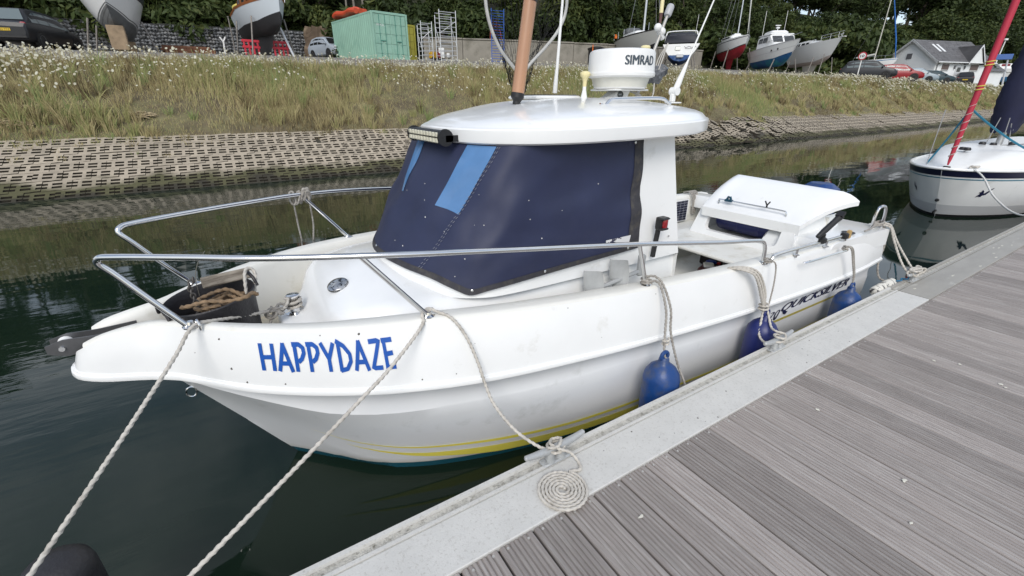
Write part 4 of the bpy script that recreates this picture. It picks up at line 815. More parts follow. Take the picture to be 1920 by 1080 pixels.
mb = MB(); ch = crom([(-.235, 2.43, .66), (-.255, 2.42, .64), (-.25, 2.40, .59), (-.245, 2.39, .54), (-.25, 2.40, .50)], 5); ch = resamp(ch, .016)
for i, p in enumerate(ch): mb.tube([p + V(.009 * math.cos(a) * (1 if i % 2 else .15), .009 * math.cos(a) * (.15 if i % 2 else 1), .013 * math.sin(a)) for a in [2 * PI * k / 10 for k in range(10)]], .0038, 6, closed=True)
_ac = mb.build('anchor_chain', M('dull_galvanised', (.13, .12, .11), .6, .5, var=.3, vs_=40), None, label='short length of dull chain hanging inside the bucket', cat='chain')
_rl = rope('rope_loop', [(-.045, 2.42, .55), (-.04, 2.44, .60), (-.03, 2.47, .645), (-.01, 2.49, .655), (.01, 2.48, .63), (.0, 2.45, .58), (-.015, 2.43, .54)], .0085, ROPEW, label='pale rope loop standing up at the right side of the bucket', cat='rope')
MB().tube(crom([(-.24, 2.46, .63), (-.235, 2.46, .72), (-.21, 2.47, .79), (-.17, 2.48, .84)], 5), .0016, 5).build('wire_strand', M('thin_wire', (.2, .19, .16), .5, .5), None, label='thin curved wire sticking up from the bucket', cat='wire')
for o in (_re, _ac, _rl): o.location = (.0, -.07, .085)
# bow line: turns on the post, through the eye, down to the pontoon
SPX, SPY = .155, 2.45
tw = [(SPX + .036 * math.cos(a), SPY + .036 * math.sin(a), .465 + .0042 * a) for a in [k * .5 for k in range(0, 34)]]
rope('bow_line', tw + [(.10, 2.39, .505), (.02, 2.34, .525), (-.1, 2.23, .575), (-.19, 2.15, .615), (-.24, 2.112, .632), (-.275, 2.075, .62), (-.33, 2.0, .56)] + sag((-.36, 1.96, .535), (-.925, 1.215, .085), .012, 8)[1:] + [(-.96, 1.19, .07), (-.97, 1.22, .06)], .0085, ROPEW, label='bow mooring line from the samson post over the left rail foot', cat='rope')
mb = MB(); kp = []
for k in range(60): a = k * .62; kp.append((.09 - .001 * k + .022 * math.cos(a), 2.395 - .0008 * k + .020 * math.sin(a * 1.3), .505 + .018 * math.sin(a * .9)))
rope_mb(mb, kp, .008); rope_mb(mb, [(.05, 2.37, .50), (.02, 2.33, .46), (-.02, 2.30, .42), (-.07, 2.29, .40), (-.1, 2.31, .42)], .008); mb.build('bow_line_knot', ROPEG, None, ang=80, label='bulky grey knot beside the samson post', cat='rope')
# lines from the forward stanchion foot
FX, FY, FZ = .63, Yc(.63) - .74, zG(.63) + .012
rope('foot_line', [(FX + .02, FY + .016, FZ + .016), (FX - .015, FY + .02, FZ + .018), (FX - .03, FY - .005, FZ + .012), (FX - .055, FY - .05, FZ - .02)] + sag((FX - .10, FY - .09, FZ - .055), (-.545, 1.215, .085), .012, 8)[1:] + [(-.58, 1.19, .07), (-.59, 1.22, .06)], .0085, ROPEW, label='mooring line running from the rail foot to the bottom left', cat='rope')
CX, CY_, = .985, 1.202
spiral = []
for k in range(0, 150): a = k * .26; rr = .106 - .0150 * a / (2 * PI); spiral.append((.90 + rr * math.cos(-a + .6), 1.042 + rr * math.sin(-a + .6), .0148))
wrap = [(.945, 1.205, .075), (.96, 1.178, .07), (1.0, 1.175, .065), (1.03, 1.20, .075), (1.01, 1.232, .07), (.96, 1.225, .085), (.94, 1.19, .10), (.975, 1.172, .105), (1.02, 1.21, .10), (.99, 1.235, .09), (.955, 1.20, .105), (.985, 1.165, .09), (1.03, 1.15, .06), (1.05, 1.12, .025), (1.035, 1.085, .016)]
rope('spring_line', [(FX - .02, FY + .012, FZ + .022), (FX + .015, FY + .02, FZ + .024), (FX + .04, FY - .002, FZ + .012), (.715, 1.645, .60), (.755, 1.585, .52), (.785, 1.54, .40), (.80, 1.505, .30), (.812, 1.44, .215), (.85, 1.32, .14), (.91, 1.235, .09)] + wrap + spiral, .0080, ROPEW, smoothn=5, label='spring line ending in a neat flat spiral coil on the pontoon', cat='rope')
# fenders
def fender(x, y, ztop, r, L, mat, name, lab):
    e = empty(name, (x, y, ztop), 0, lab, 'fender', 'blue fenders between hull and pontoon')
    MB().lathe([(.001, -L), (r * .45, -L + .004), (r * .8, -L + .03), (r, -L + .09), (r * 1.01, -L * .5), (r, -.14), (r * .93, -.105), (r * .72, -.07), (r * .42, -.045), (r * .3, -.035), (r * .27, -.01), (r * .2, 0)], n=32).build('body', mat, e, ang=60)
    mb = MB(); mb.tube([(.026 * math.cos(a), 0, .004 + .026 * math.sin(a)) for a in [2 * PI * k / 18 for k in range(18)]], .011, 8, closed=True); mb.build('eye', mat, e)
    return e
F1 = fender(1.875, 1.362, .165, .104, .55, FEND, 'fender', 'bright blue fender hanging nearest the bow, opposite the first cleat')
F2 = fender(2.895, 1.362, .165, .102, .55, FENDN, 'fender', 'dark navy fender behind the knotted middle cleat')
F3 = fender(4.17, 1.355, .085, .104, .50, FEND, 'fender', 'blue fender below the last letters of the maker lettering near the stern')
# fine emblem ring on the stern fender
mb = MB(); q = Vector((-.04, -.0985, -.17)); mb.tube([q + V(.016 * math.cos(a), -.004 + .003 * abs(math.cos(a)), .016 * math.sin(a)) for a in [2 * PI * k / 16 for k in range(16)]], .0018, 5, closed=True); mb.tube([q + V(0, -.005, -.013), q + V(0, -.005, .008)], .0018, 5); mb.build('emblem', M('emblem_white', (.55, .6, .65), .5), F3)
SX, SY, SZ = 1.87, Yc(1.87) - .915, zG(1.87) + .012
rope('fender_rope', [(SX - .02, SY + .02, SZ + .015), (SX - .03, SY - .012, SZ + .02), (SX + .005, SY - .03, SZ + .02), (SX + .03, SY, SZ + .025), (SX, SY + .028, SZ + .032), (SX - .028, SY, SZ + .032), (SX + .0, SY - .03, SZ + .03), (SX + .03, SY - .045, SZ + .03), (SX + .042, SY - .075, SZ), (1.912, 1.425, .42), (1.905, 1.405, .30), (1.88, 1.375, .205), (1.875, 1.362, .172), (1.87, 1.345, .16)], .0075, ROPEG, label='grey rope holding the blue bow fender to the rail foot', cat='rope')
rope('fender_rope', [(SX + .02, SY + .02, SZ + .04), (SX + .05, SY - .02, SZ + .045), (SX + .065, SY - .07, SZ + .005), (1.945, 1.42, .42), (1.95, 1.40, .28), (1.972, 1.34, .10), (1.99, 1.28, -.02), (2.0, 1.262, -.14)], .0075, ROPEG, label='loose grey rope tail hanging beside the blue bow fender', cat='rope')
mb = MB(); rope_mb(mb, [(1.905 + .017 * math.cos(a), 1.39 + .017 * math.sin(a), .215 + .0035 * a) for a in [k * .6 for k in range(22)]], .0065); mb.build('rope_whipping', ROPEW, None, ang=80, label='white whipped rope turns just above the blue bow fender', cat='rope')
# hanks over the gunwale at the middle fender
mb = MB()
for k in range(5):
    o = V(.016 * (k - 2), .006 * ((k * 3) % 5 - 2), .0); a = [(2.60, 1.56, .47), (2.63, 1.52, .50), (2.68, 1.46, .505), (2.74, 1.415, .475), (2.79, 1.395, .40), (2.835, 1.385, .31), (2.865, 1.38, .23), (2.885, 1.375, .175)]
    rope_mb(mb, [Vector(p) + o * (1 if 1 < i < 6 else .4) for i, p in enumerate(a)], .0082)
for z in (.225, .20): rope_mb(mb, [(2.87 + .028 * math.cos(a), 1.378 + .028 * math.sin(a), z + .002 * a) for a in [k * .6 for k in range(12)]], .0075)
mb.build('rope_hank', ROPEW, None, ang=80, label='thick hank of white rope draped over the gunwale amidships', cat='rope')
rope('cleat_line', [(2.87, 1.375, .20), (2.845, 1.36, .12), (2.80, 1.33, .05), (2.76, 1.27, .035), (2.735, 1.215, .07), (2.77, 1.175, .075), (2.83, 1.18, .07), (2.85, 1.215, .08), (2.80, 1.235, .095), (2.755, 1.20, .105), (2.79, 1.165, .10), (2.84, 1.195, .105), (2.82, 1.24, .11), (2.85, 1.29, .11), (2.88, 1.33, .15), (2.89, 1.36, .20)], .0082, ROPEW, label='white mooring loops made fast on the middle cleat', cat='rope')
rope('thin_line', [(2.975, 1.475, .49), (2.985, 1.44, .50), (2.98, 1.415, .47), (2.955, 1.39, .36), (2.925, 1.375, .24), (2.905, 1.366, .17)], .0055, ROPEG, label='thin grey line from the aft rail foot to the middle fender', cat='rope')
mb = MB(); rope_mb(mb, [(2.97 + .02 * math.cos(a), 1.475 + .022 * math.sin(a), .485 + .002 * a) for a in [k * .6 for k in range(26)]], .0055); mb.build('rail_knot', ROPEG, None, ang=80, label='small grey knot round the aft foot of the bow rail', cat='rope')
for k, (dx0, lab) in enumerate(((0, 'grey rope from the quarter rail to the stern fender'), (.02, 'second strand of grey rope above the stern fender'))):
    rope('fender_rope', [(3.96 + dx0, 1.43, .435), (3.985 + dx0, 1.395, .445), (4.02 + dx0, 1.38, .41), (4.08 + dx0, 1.37, .30), (4.14 + dx0 * .6, 1.36, .19), (4.165, 1.355, .105), (4.17, 1.35, .085)], .0075, ROPEG, label=lab, cat='rope')
mb = MB(); rope_mb(mb, [(3.965 + .022 * math.cos(a), 1.41 + .02 * math.sin(a * 1.1), .425 + .0016 * a) for a in [k * .6 for k in range(30)]], .0075); mb.build('rail_knot', ROPEG, None, ang=80, label='grey knot on the end of the port quarter rail', cat='rope')
# stern lines
mb = MB()
for q in range(3): rope_mb(mb, [(4.86 + .075 * math.cos(a) + .006 * q, 1.545 + .03 * math.sin(a) - .002 * q, .465 + .012 * q + .006 * math.sin(a * 2 + q)) for a in [k * .5 for k in range(13)]], .009)
rope_mb(mb, [(4.79, 1.54, .475), (4.70, 1.52, .47), (4.60, 1.50, .475), (4.5, 1.50, .47)], .008)
mb.build('stern_line_turns', ROPEG, None, ang=80, label='grey rope turns bound round the steel stern hoop', cat='rope')
for k, pts in enumerate(([(4.90, 1.52, .47), (4.96, 1.47, .44), (4.99, 1.43, .34), (5.0, 1.33, .16), (5.0, 1.25, .07), (4.985, 1.19, .07)], [(4.93, 1.52, .48), (4.99, 1.48, .45), (5.04, 1.42, .32), (5.08, 1.32, .17), (5.09, 1.24, .08), (5.06, 1.18, .07)], [(4.92, 1.53, .46), (4.985, 1.50, .40), (5.02, 1.49, .26), (4.98, 1.48, .10), (4.93, 1.42, -.02), (4.93, 1.33, -.03)])):
    rope('stern_line', pts, .0095, (ROPEW, ROPEW, ROPEG)[k], label=('white stern line strand nearest the boat', 'white stern line strand outermost from the boat', 'slack grey stern rope hanging in a loop')[k], cat='rope')
mb = MB(); r2 = random.Random(8); rope_mb(mb, [(5.03 + .10 * math.sin(k * .9) + r2.uniform(-.02, .02), 1.205 + .035 * math.cos(k * 1.37), .06 + .055 * abs(math.sin(k * .55))) for k in range(34)], .009); mb.build('cleat_knot', ROPEW, None, ang=80, label='heaped white rope hiding the stern cleat', cat='rope')
mb = MB(); mb.lathe([(.001, -.20), (.03, -.19), (.042, -.16), (.043, 0), (.042, .16), (.03, .19), (.001, .20)], (4.66, 1.292, -.005), 18, axis=(1, 0, .03)); wf = mb.build('foam_fender', M('worn_white_foam', (.66, .64, .58), .8, col2=(.04, .04, .045), c2=(.53, .58), c2s=16, stretch=(2.2, .8, .8)), None, label='small white foam fender with dark wrapped bands at the stern', cat='fender')
rope('blue_lashing', [(4.80, 1.26, .03), (4.84, 1.235, .035), (4.88, 1.25, .04), (4.92, 1.22, .035), (4.96, 1.225, .045)], .007, M('blue_cord', (.02, .12, .22), .8), label='blue cord lashing beside the stern cleat', cat='rope')
# starboard rail rope hank
mb = MB(); sx, sy, szz = .37, Yc(.37) + .73, .937
for q in range(4): rope_mb(mb, [(sx - .05 + .03 * q + .018 * math.cos(a), sy + .016 * math.sin(a), szz - .02 + .04 * math.sin(a + q)) for a in [k * .55 for k in range(13)]], .0075)
rope_mb(mb, [(sx + .03 + .02 * math.cos(k), sy - .01, szz + .04 * math.sin(k * 1.7)) for k in range(14)], .0075)
mb.build('rope_hank', ROPEG, None, ang=80, label='grey rope knotted round the far bow rail', cat='rope')
for dx_, lab in ((-.05, 'left of two grey cords hanging from the far bow rail'), (.045, 'right of two grey cords hanging from the far bow rail')):
    rope('hanging_cord', [(sx + dx_, sy - .005, szz - .03), (sx + dx_ + .005, sy + .03, szz - .2), (sx + dx_ * .8, sy + .04, .63), (sx + dx_ * .8, sy + .075, .58), (sx + dx_ * .8, sy + .09, .40)], .006, ROPEG, label=lab, cat='rope')
# hank on the starboard coaming by the solar panel
mb = MB()
for k in range(5): rope_mb(mb, [(4.66 + .03 * k, 3.48, .465), (4.66 + .03 * k, 3.40, .485), (4.665 + .025 * k, 3.345, .43), (4.68 + .018 * k, 3.34, .33 - .02 * (k % 2)), (4.695 + .01 * k, 3.34, .22)], .009)
mb.build('rope_hank', ROPEG, None, ang=80, label='grey rope hank hung inside the far gunwale near the solar panel', cat='rope')
# anchor lashed on the side deck
an = empty('anchor', (1.74, 1.655, .375), 0, 'grey folding anchor stowed on the side deck against the cabin', 'anchor')
GA = M('grey_anchor_paint', (.40, .41, .41), .55, .2, var=.12, vs_=14)
MB().tube([(-.22, .0, .14), (-.1, 0, .17), (.22, 0, .21)], [.016, .013, .012], 10).build('shank', GA, an)
for x, z, s in ((-.17, .19, 1), (.02, .215, 1.05)):
    MB().loft([[V(x + .035 * math.cos(PI * t) * .4, -.02 + .06 * t - .02, z - .10 * s), V(x + .05 * math.cos(PI * t), -.03 + .06 * t, z), V(x + .035 * math.cos(PI * t) - .01, -.03 + .07 * t, z + .085 * s)] for t in [i / 6 for i in range(7)]], False).build('fluke', GA, an)
MB().bbox((.19, .0, .24), (.05, .03, .13), .008).build('stock', GA, an); MB().tube([(-.25, 0, .1), (-.2, 0, .125), (-.14, -.01, .13)], [.02, .026, .018], 10).build('crown', GA, an)
mb = MB(); mb.tube([(1.84 + .045 * math.cos(a), 1.640, .50 + .035 * math.sin(a)) for a in [2 * PI * k / 4 + PI / 4 for k in range(4)]], .004, 6, closed=True)
# tube radar reflector and landing net on the roof
tz = rz_(1.47, 2.3); tre = empty('radar_reflector', (1.475, 2.3, tz - .006), 0, 'brown tubular radar reflector with black end caps on the roof', 'radar reflector'); tre.rotation_euler = (0, R(9.5), 0)
MB().lathe([(.036, .055), (.036, .52)], n=22).build('tube', M('amber_tube', (.42, .22, .12), .28, var=.18, vs_=9, stretch=(1, 1, .15), coat=.5), tre); MB().lathe([(.022, 0), (.022, .015), (.033, .03), (.0375, .035), (.0375, .06), (.036, .06)], n=22).build('foot', BLACK, tre); MB().lathe([(.036, .515), (.0385, .515), (.0385, .56), (.034, .566), (.0001, .567)], n=22).build('cap', BLACK, tre)
net = empty('landing_net', (1.79, 2.75, 1.48), 0, 'fishing landing net with pale hoop and black mesh standing on the roof', 'landing net')
hp = crom([(.0, 0, .178), (-.07, 0, .24), (-.145, 0, .315), (-.2, 0, .40), (-.238, 0, .50), (-.252, .0, .60), (-.24, 0, .72), (-.18, 0, .83), (-.06, .0, .90), (.08, 0, .915), (.22, 0, .87), (.32, 0, .77), (.37, 0, .66), (.36, 0, .55), (.30, 0, .445), (.20, 0, .345), (.10, 0, .26), (.015, 0, .178)], 6)
MB().tube(hp, .0105, 10).build('hoop', M('pale_net_hoop', (.5, .49, .46), .45, .3, var=.2, vs_=20), net)
MB().tube([(.008, 0, .20), (0, -.02, .02)], .012, 10).build('handle', ALU, net)
mb = MB(); ctr = V(.06, .0, .56); NA, NRg = 40, 11
def nn(i, j):
    e = hp[int((i % NA) / NA * (len(hp) - 1))]; t = j / NRg; p = e.lerp(ctr, t * .92); dr = math.sin(t * PI / 2); return p + V(.05 * dr * t, .16 * dr, -.50 * dr * dr * (.5 + .5 * t)) + V(.006 * math.sin(i * 7 + j * 3), .006 * math.cos(i * 5 + j), .006 * math.sin(i * 3 - j * 5))
for i in range(NA):
    for j in range(NRg):
        mb.tube([nn(i, j), nn(i + (.5 if j % 2 == 0 else .5), j + 1)], .0011, 3, caps=False); mb.tube([nn(i + .5, j + 1), nn(i + 1, j)], .0011, 3, caps=False)
mb.build('mesh_bag', M('black_net_cord', (.012, .012, .012), .8), net, False)
# small gear on the cockpit sole
tb = empty('tackle_box', (3.62, 2.30, -.02), .3, 'open maroon tackle box with bits on the cockpit floor', 'box')
mb = MB(); mb.bbox((0, 0, .05), (.22, .14, .10), .01); mb.build('tray', M('maroon_plastic', (.07, .015, .018), .5, var=.2), tb, False)
MB().bbox((-.03, .0, .115), (.10, .09, .03), .008, rz=.4).build('white_packet', WHITEP, tb); MB().bbox((.07, .01, .115), (.07, .08, .03), .008, rz=-.3).build('blue_packet', M('blue_packet', (.02, .06, .35), .4), tb); MB().bbox((.1, -.05, .11), (.04, .03, .02), .006).build('red_packet', M('red_packet', (.45, .02, .03), .4), tb)
bt = empty('bottle', (3.40, 2.02, -.02), 0, 'stained white bottle with black cap standing on the cockpit floor', 'bottle')
MB().lathe([(.035, 0), (.038, .01), (.038, .20), (.03, .225), (.016, .235)], n=18).build('body', M('stained_white', (.62, .61, .57), .6, col2=(.05, .05, .05), c2=(.54, .6), c2s=30), bt); MB().lathe([(.018, .234), (.018, .275), (.014, .28), (.0001, .28)], n=14).build('cap', BLACK, bt)
mb = MB(); mb.bbox((3.95, 2.42, .06), (.3, .25, .14), .02); mb.build('dark_holdall', M('dark_fabric', (.025, .02, .02), .9, var=.4, vs_=9), None, label='dark holdall pushed under the cockpit bench', cat='bag')
# blue drum in the hatch and blue fuel can behind
mb = MB(); mb.lathe([(.001, -.36), (.14, -.355), (.16, -.33), (.162, -.1), (.166, -.09), (.162, -.08), (.162, .1), (.166, .11), (.162, .12), (.16, .33), (.14, .355), (.001, .36)], (4.12, 2.20, .43), 26, axis=(0, 1, 0)); mb.v = [(a, b, .315 + (c - .27) * .68) for a, b, c in mb.v]; mb.build('blue_cushion_roll', FENDN, None, label='dark blue padded roll inside the open engine hatch', cat='cushion')
dr = empty('blue_cowl', (5.14, 2.20, -.1), 0, 'blue boxy cowl standing behind the raised hatch lid', 'cowl')
MB().bbox((0, 0, .60), (.26, .30, .44), .05).build('cowl', FEND, dr); MB().bbox((0, 0, .15), (.16, .14, .54), .03).build('leg', BLACK, dr); MB().bbox((0, -.16, .50), (.22, .015, .05), .005).build('trim', BLACK, dr)

# ------------------------------------------------------------------ the sailing boat moored beyond
SB = empty('sailing_boat', (13.25, 2.62, WZ), 0, 'small white sailing boat with navy band and red furled jib, moored beyond', 'boat')
def sp(mb, name, mat, smooth=True, ang=35, parent=SB):
    mb.v = [(a - 13, b - 2.62, c - WZ) for a, b, c in mb.v]; return mb.build(name, mat, parent, smooth, ang)
YS = 2.62
bD = Sp((9.98, 0), (10.0, .12), (10.06, .24), (10.2, .38), (10.5, .56), (11, .76), (12, 1.0), (13, 1.12), (16, 1.0)); bW = Sp((10.66, 0), (10.8, .16), (11.2, .40), (12, .72), (13, .88), (16, .8)); zD = Sp((9.98, .43), (11, .40), (13, .36), (16, .36))
def sh(t, k, s, off=0.):
    """k 1 deck edge, 0 waterline"""
    Xd = 9.98 + 6.02 * t; Xw = 10.66 + 5.34 * t; X = Xd * k + Xw * (1 - k); b = bD(Xd) * k + bW(Xw) * (1 - k) + .05 * math.sin(PI * k) * min(1, t * 8) + off; z = zD(Xd) * k + (WZ - .25) * (1 - k)
    return V(X, YS + s * b, z)
ts = [0, .003, .008, .015, .03, .05, .08, .12, .17, .25, .35, .5, .7, 1]
kk = lambda z: (z - (WZ - .25)) / (.42 - (WZ - .25))
mb = MB()
for s in (-1, 1): mb.loft([[sh(t, k, s) for k in (0, .2, .35, .5, .65, .8, .9, 1)] for t in ts], False)
mb.loft([[sh(1, k, s) for k in (0, .5, 1)] for s in (-1, 1)], False); sp(mb, 'hull', GEL, ang=40)
for nm, k0, k1, mt_ in (('navy_band', .895, .992, M('navy_band', (.012, .014, .04), .3)), ('teal_line', .855, .872, M('teal_line', (.05, .20, .28), .4)), ('black_boot_top', .10, .265, M('black_boot', (.012, .012, .014), .5)), ('grey_shade_and_trim', .27, .43, M('grey_shade_and_trim', (.56, .57, .58), .3))):  # the low grey on this hull is reflection and shade painted as a band
    mb = MB()
    for s in (-1, 1): mb.loft([[sh(t, k0 + (k1 - k0) * q / 2, s, .004) for q in range(3)] for t in ts], False)
    sp(mb, nm, mt_)
mb = MB(); path = [sh(t, 1, -1) for t in reversed(ts)] + [sh(t, 1, 1) for t in ts[1:]]; mb.tube([p + V(0, 0, .008) for p in path], .022, 8); sp(mb, 'toe_rail', GEL)
zr_ = Sp((10.0, .0), (10.25, .015), (10.7, .10), (11.3, .22), (12.1, .315), (13, .33), (16, .33)); wr_ = Sp((10, .0), (10.25, .12), (10.7, .36), (11.3, .55), (12.1, .72), (13, .8), (16, .75))
mb = MB(); rings = []
for X in [10, 10.05, 10.15, 10.25, 10.45, 10.7, 11, 11.3, 11.7, 12.1, 12.6, 13, 14, 16]:
    bd, wv, h = bD(X), min(wr_(X), bD(X) * .85), zr_(X); rings.append([V(X, YS + s * b, zD(X) + z) for s, b, z in ((-1, bd, 0), (-1, wv + .05, .01), (-1, wv, h * .55), (-1, wv * .88, h * .93), (-1, wv * .5, h + .012), (1, 0, h + .02), (1, wv * .5, h + .012), (1, wv * .88, h * .93), (1, wv, h * .55), (1, wv + .05, .01), (1, bd, 0))])
mb.loft(rings, False); sp(mb, 'deck', WHITEP, ang=50)
mb = MB(); mb.prism([(11.6, .52), (12.6, .52), (12.7, .60), (11.85, .60)], (0, .01), lambda a, b, c: (a, YS - wr_(a) - .012 - .03 * (.60 - b) - c + (-.0), b)); sp(mb, 'cabin_window', GLASSD, False)
FS0, FS1 = V(10.18, 2.62, .43), V(10.92, 2.72, 3.05); d_ = (FS1 - FS0); FS2 = FS0 + d_ * 2.6
REDS = M('red_sail_sleeve', (.40, .02, .045), .7, var=.12, vs_=3, bump=.2, bs=10, stretch=(1, 1, .3))
mb = MB(); mb.tube([FS0 + d_ * t for t in (.02, .05, .1, .25, .5, 1, 1.6, 2.5)], [.012, .022, .03, .038, .046, .052, .045, .02], 12); fs = sp(mb, 'furled_jib', REDS)
mb = MB(); rope_mb(mb, [FS0 + d_ * (.06 + k * .0058) + V(.038 * math.cos(k * .75), .038 * math.sin(k * .75), 0) for k in range(62)], .006, lobes=0); sp(mb, 'white_lashing', ROPEW)
for t0 in (.46, .60): mb = MB(); rope_mb(mb, [FS0 + d_ * (t0 + k * .0022) + V(.052 * math.cos(k * .7), .052 * math.sin(k * .7), 0) for k in range(20)], .010, lobes=0); sp(mb, 'yellow_tie', M('yellow_cord', (.62, .48, .10), .8))
mb = MB(); mb.lathe([(.05, -.03), (.05, .03)], FS0, 14, axis=d_); mb.bbox((10.16, 2.62, .42), (.12, .08, .05), .01); sp(mb, 'furling_drum', BLACK)
MAST = V(12.6, 2.6, .68); mb = MB(); mb.tube([MAST, MAST + V(.03, .02, 2), MAST + V(.08, .05, 7.5)], .055, 14); sp(mb, 'mast', M('silver_mast', (.6, .61, .62), .35, .7))
COV = M('navy_sail_cover', (.010, .012, .04), .8, var=.25, vs_=3, bump=.4, bs=6)
mb = MB(); rings = []
for i in range(22):
    t = i / 21; z = .93 + 1.75 * t; rear = .35 + 2.6 * min(1, (t * 1.6) ** .8) if t < .95 else 2.4; front = .10 + .20 * math.sin(PI * min(1, .15 + t * .9)) - .12 * t; ring = []
    wdt = .10 + .16 * math.sin(PI * min(1, t * .8 + .15))
    for j in range(20):
        a = 2 * PI * j / 20; cx = math.cos(a); ring.append(MAST + V((rear if cx > 0 else front) * cx, (wdt * math.sin(a)) * (1 + .22 * math.sin(j * 2.1 + t * 11) * math.sin(t * 17 + j)), z - .68 + (.28 * max(0, cx) * (1 - t)) + .03 * math.sin(j * 3 + t * 20)))
    rings.append(ring)
mb.loft(rings, True, True); sp(mb, 'sail_cover', COV, ang=70)
mb = MB(); mb.tube(crom([MAST + V(-.12, -.13, .30), MAST + V(-.06, -.19, .7), MAST + V(.02, -.285, 1.1), MAST + V(.15, -.30, 1.5), MAST + V(.3, -.28, 1.85)], 5), .02, 6); mb.tube([MAST + V(.7, -.20, .50), MAST + V(1.1, -.24, .72)], .02, 6); sp(mb, 'cover_piping', M('pale_piping', (.6, .62, .58), .7))
mb = MB(); TL = M('teal_rope', (.015, .17, .27), .7)
nF = FS0 + d_ * .36
mb.tube(sag(nF, (10.45, 2.98, .45), .03), .014, 6); mb.tube(sag(nF, (12.1, 1.95, .60), .05), .016, 6); sp(mb, 'teal_line', TL)
for a, b in (((12.3, 2.5, .70), (12.25, 2.52, 1.2)), ((12.2, 2.7, .70), (12.28, 2.65, 1.2)), ((12.55, 2.45, .70), (12.4, 2.5, 1.1)), ((11.3, 2.75, .64), (12.2, 2.62, .70)), ((12.4, 2.5, .71), (13.0, 2.3, .72)), ((12.3, 2.4, .70), (12.9, 2.1, .70)), ((10.35, 2.95, .44), (10.6, 3.02, 1.35))): mb = MB(); mb.tube([a, b], .007, 5); sp(mb, 'rigging_line', M('grey_rigging', (.3, .3, .3), .6))
for p in ((11.3, 2.78, .66), (11.25, 2.7, .66), (12.1, 2.72, .72), (12.5, 2.4, .72), (12.85, 2.25, .72), (12.95, 2.05, .70), (12.35, 2.62, .70)): mb = MB(); mb.lathe([(.05, 0), (.055, .02), (.04, .05), (.0001, .055)], p, 10); sp(mb, 'deck_block', BLACK)
mb = MB()   # black bird emblem on the bow
def em(u, v, s=-1):
    return sh(.055 + .042 * u, .58 + .17 * v, s, .006)
for poly in ([(.0, .0), (.18, .12), (.30, .05), (.38, .22), (.62, .30), (.55, .45), (.42, .42), (.40, .62), (.30, .78), (.26, .55), (.12, .50), (.22, .38), (.10, .20)], [(.45, .40), (.62, .36), (1.0, .98), (.92, .95)]): mb.add([em(*p) for p in poly], [tuple(range(len(poly)))])
for poly in ([(.2, .0), (.35, .3), (.5, .45), (.4, .9), (.3, .5), (.1, .4)],): mb.add([em(a - .2, b, 1) for a, b in poly], [tuple(range(len(poly)))])
sp(mb, 'bird_emblem', NAVYT, False)
mb = MB(); mb.lathe([(.03, 0), (.03, .02), (.0001, .025)], sh(.0, .5, -1), 10, axis=(-1, 0, 0)); sp(mb, 'stem_fitting', BLACK); mb = MB(); mb.tube([sh(0, .32, -1), sh(0, .32, -1) + V(-.1, 0, -.02)], .02, 6); sp(mb, 'towing_eye', BLACK)
mb = MB(); rope_mb(mb, [(10.42 + .05 * math.sin(k * 1.1), 2.33 + .05 * math.cos(k * 1.4), .45 + .03 * abs(math.sin(k * .8))) for k in range(18)], .012, lobes=0); sp(mb, 'bow_knot', ROPEW)
rope('bow_line', [(10.42, 2.33, .46), (10.38, 2.22, .43), (10.28, 2.08, .34), (9.9, 1.85, .17), (9.5, 1.6, .07), (9.2, 1.4, .04), (9.05, 1.25, .06)], .014, M('clean_white_rope', (.68, .67, .63), .8), label='thick white mooring line of the sailing boat', cat='rope')
o = bpy.data.objects.new('dock_cleat', cme); COL.objects.link(o); o.location = (9.08, 1.206, 0); tag(o, 'dock cleat at the right edge holding the sailing boat', 'cleat', 'cleats along the pontoon edge')
mb = MB(); mb.lathe([(.02, 0), (.05, .01), (.055, .04), (.03, .07), (.001, .075)], (9.07, 1.24, .0), 14); mb.build('rope_ball', M('clean_white_rope', ), None, label='white rope bundle on the far dock cleat', cat='rope')
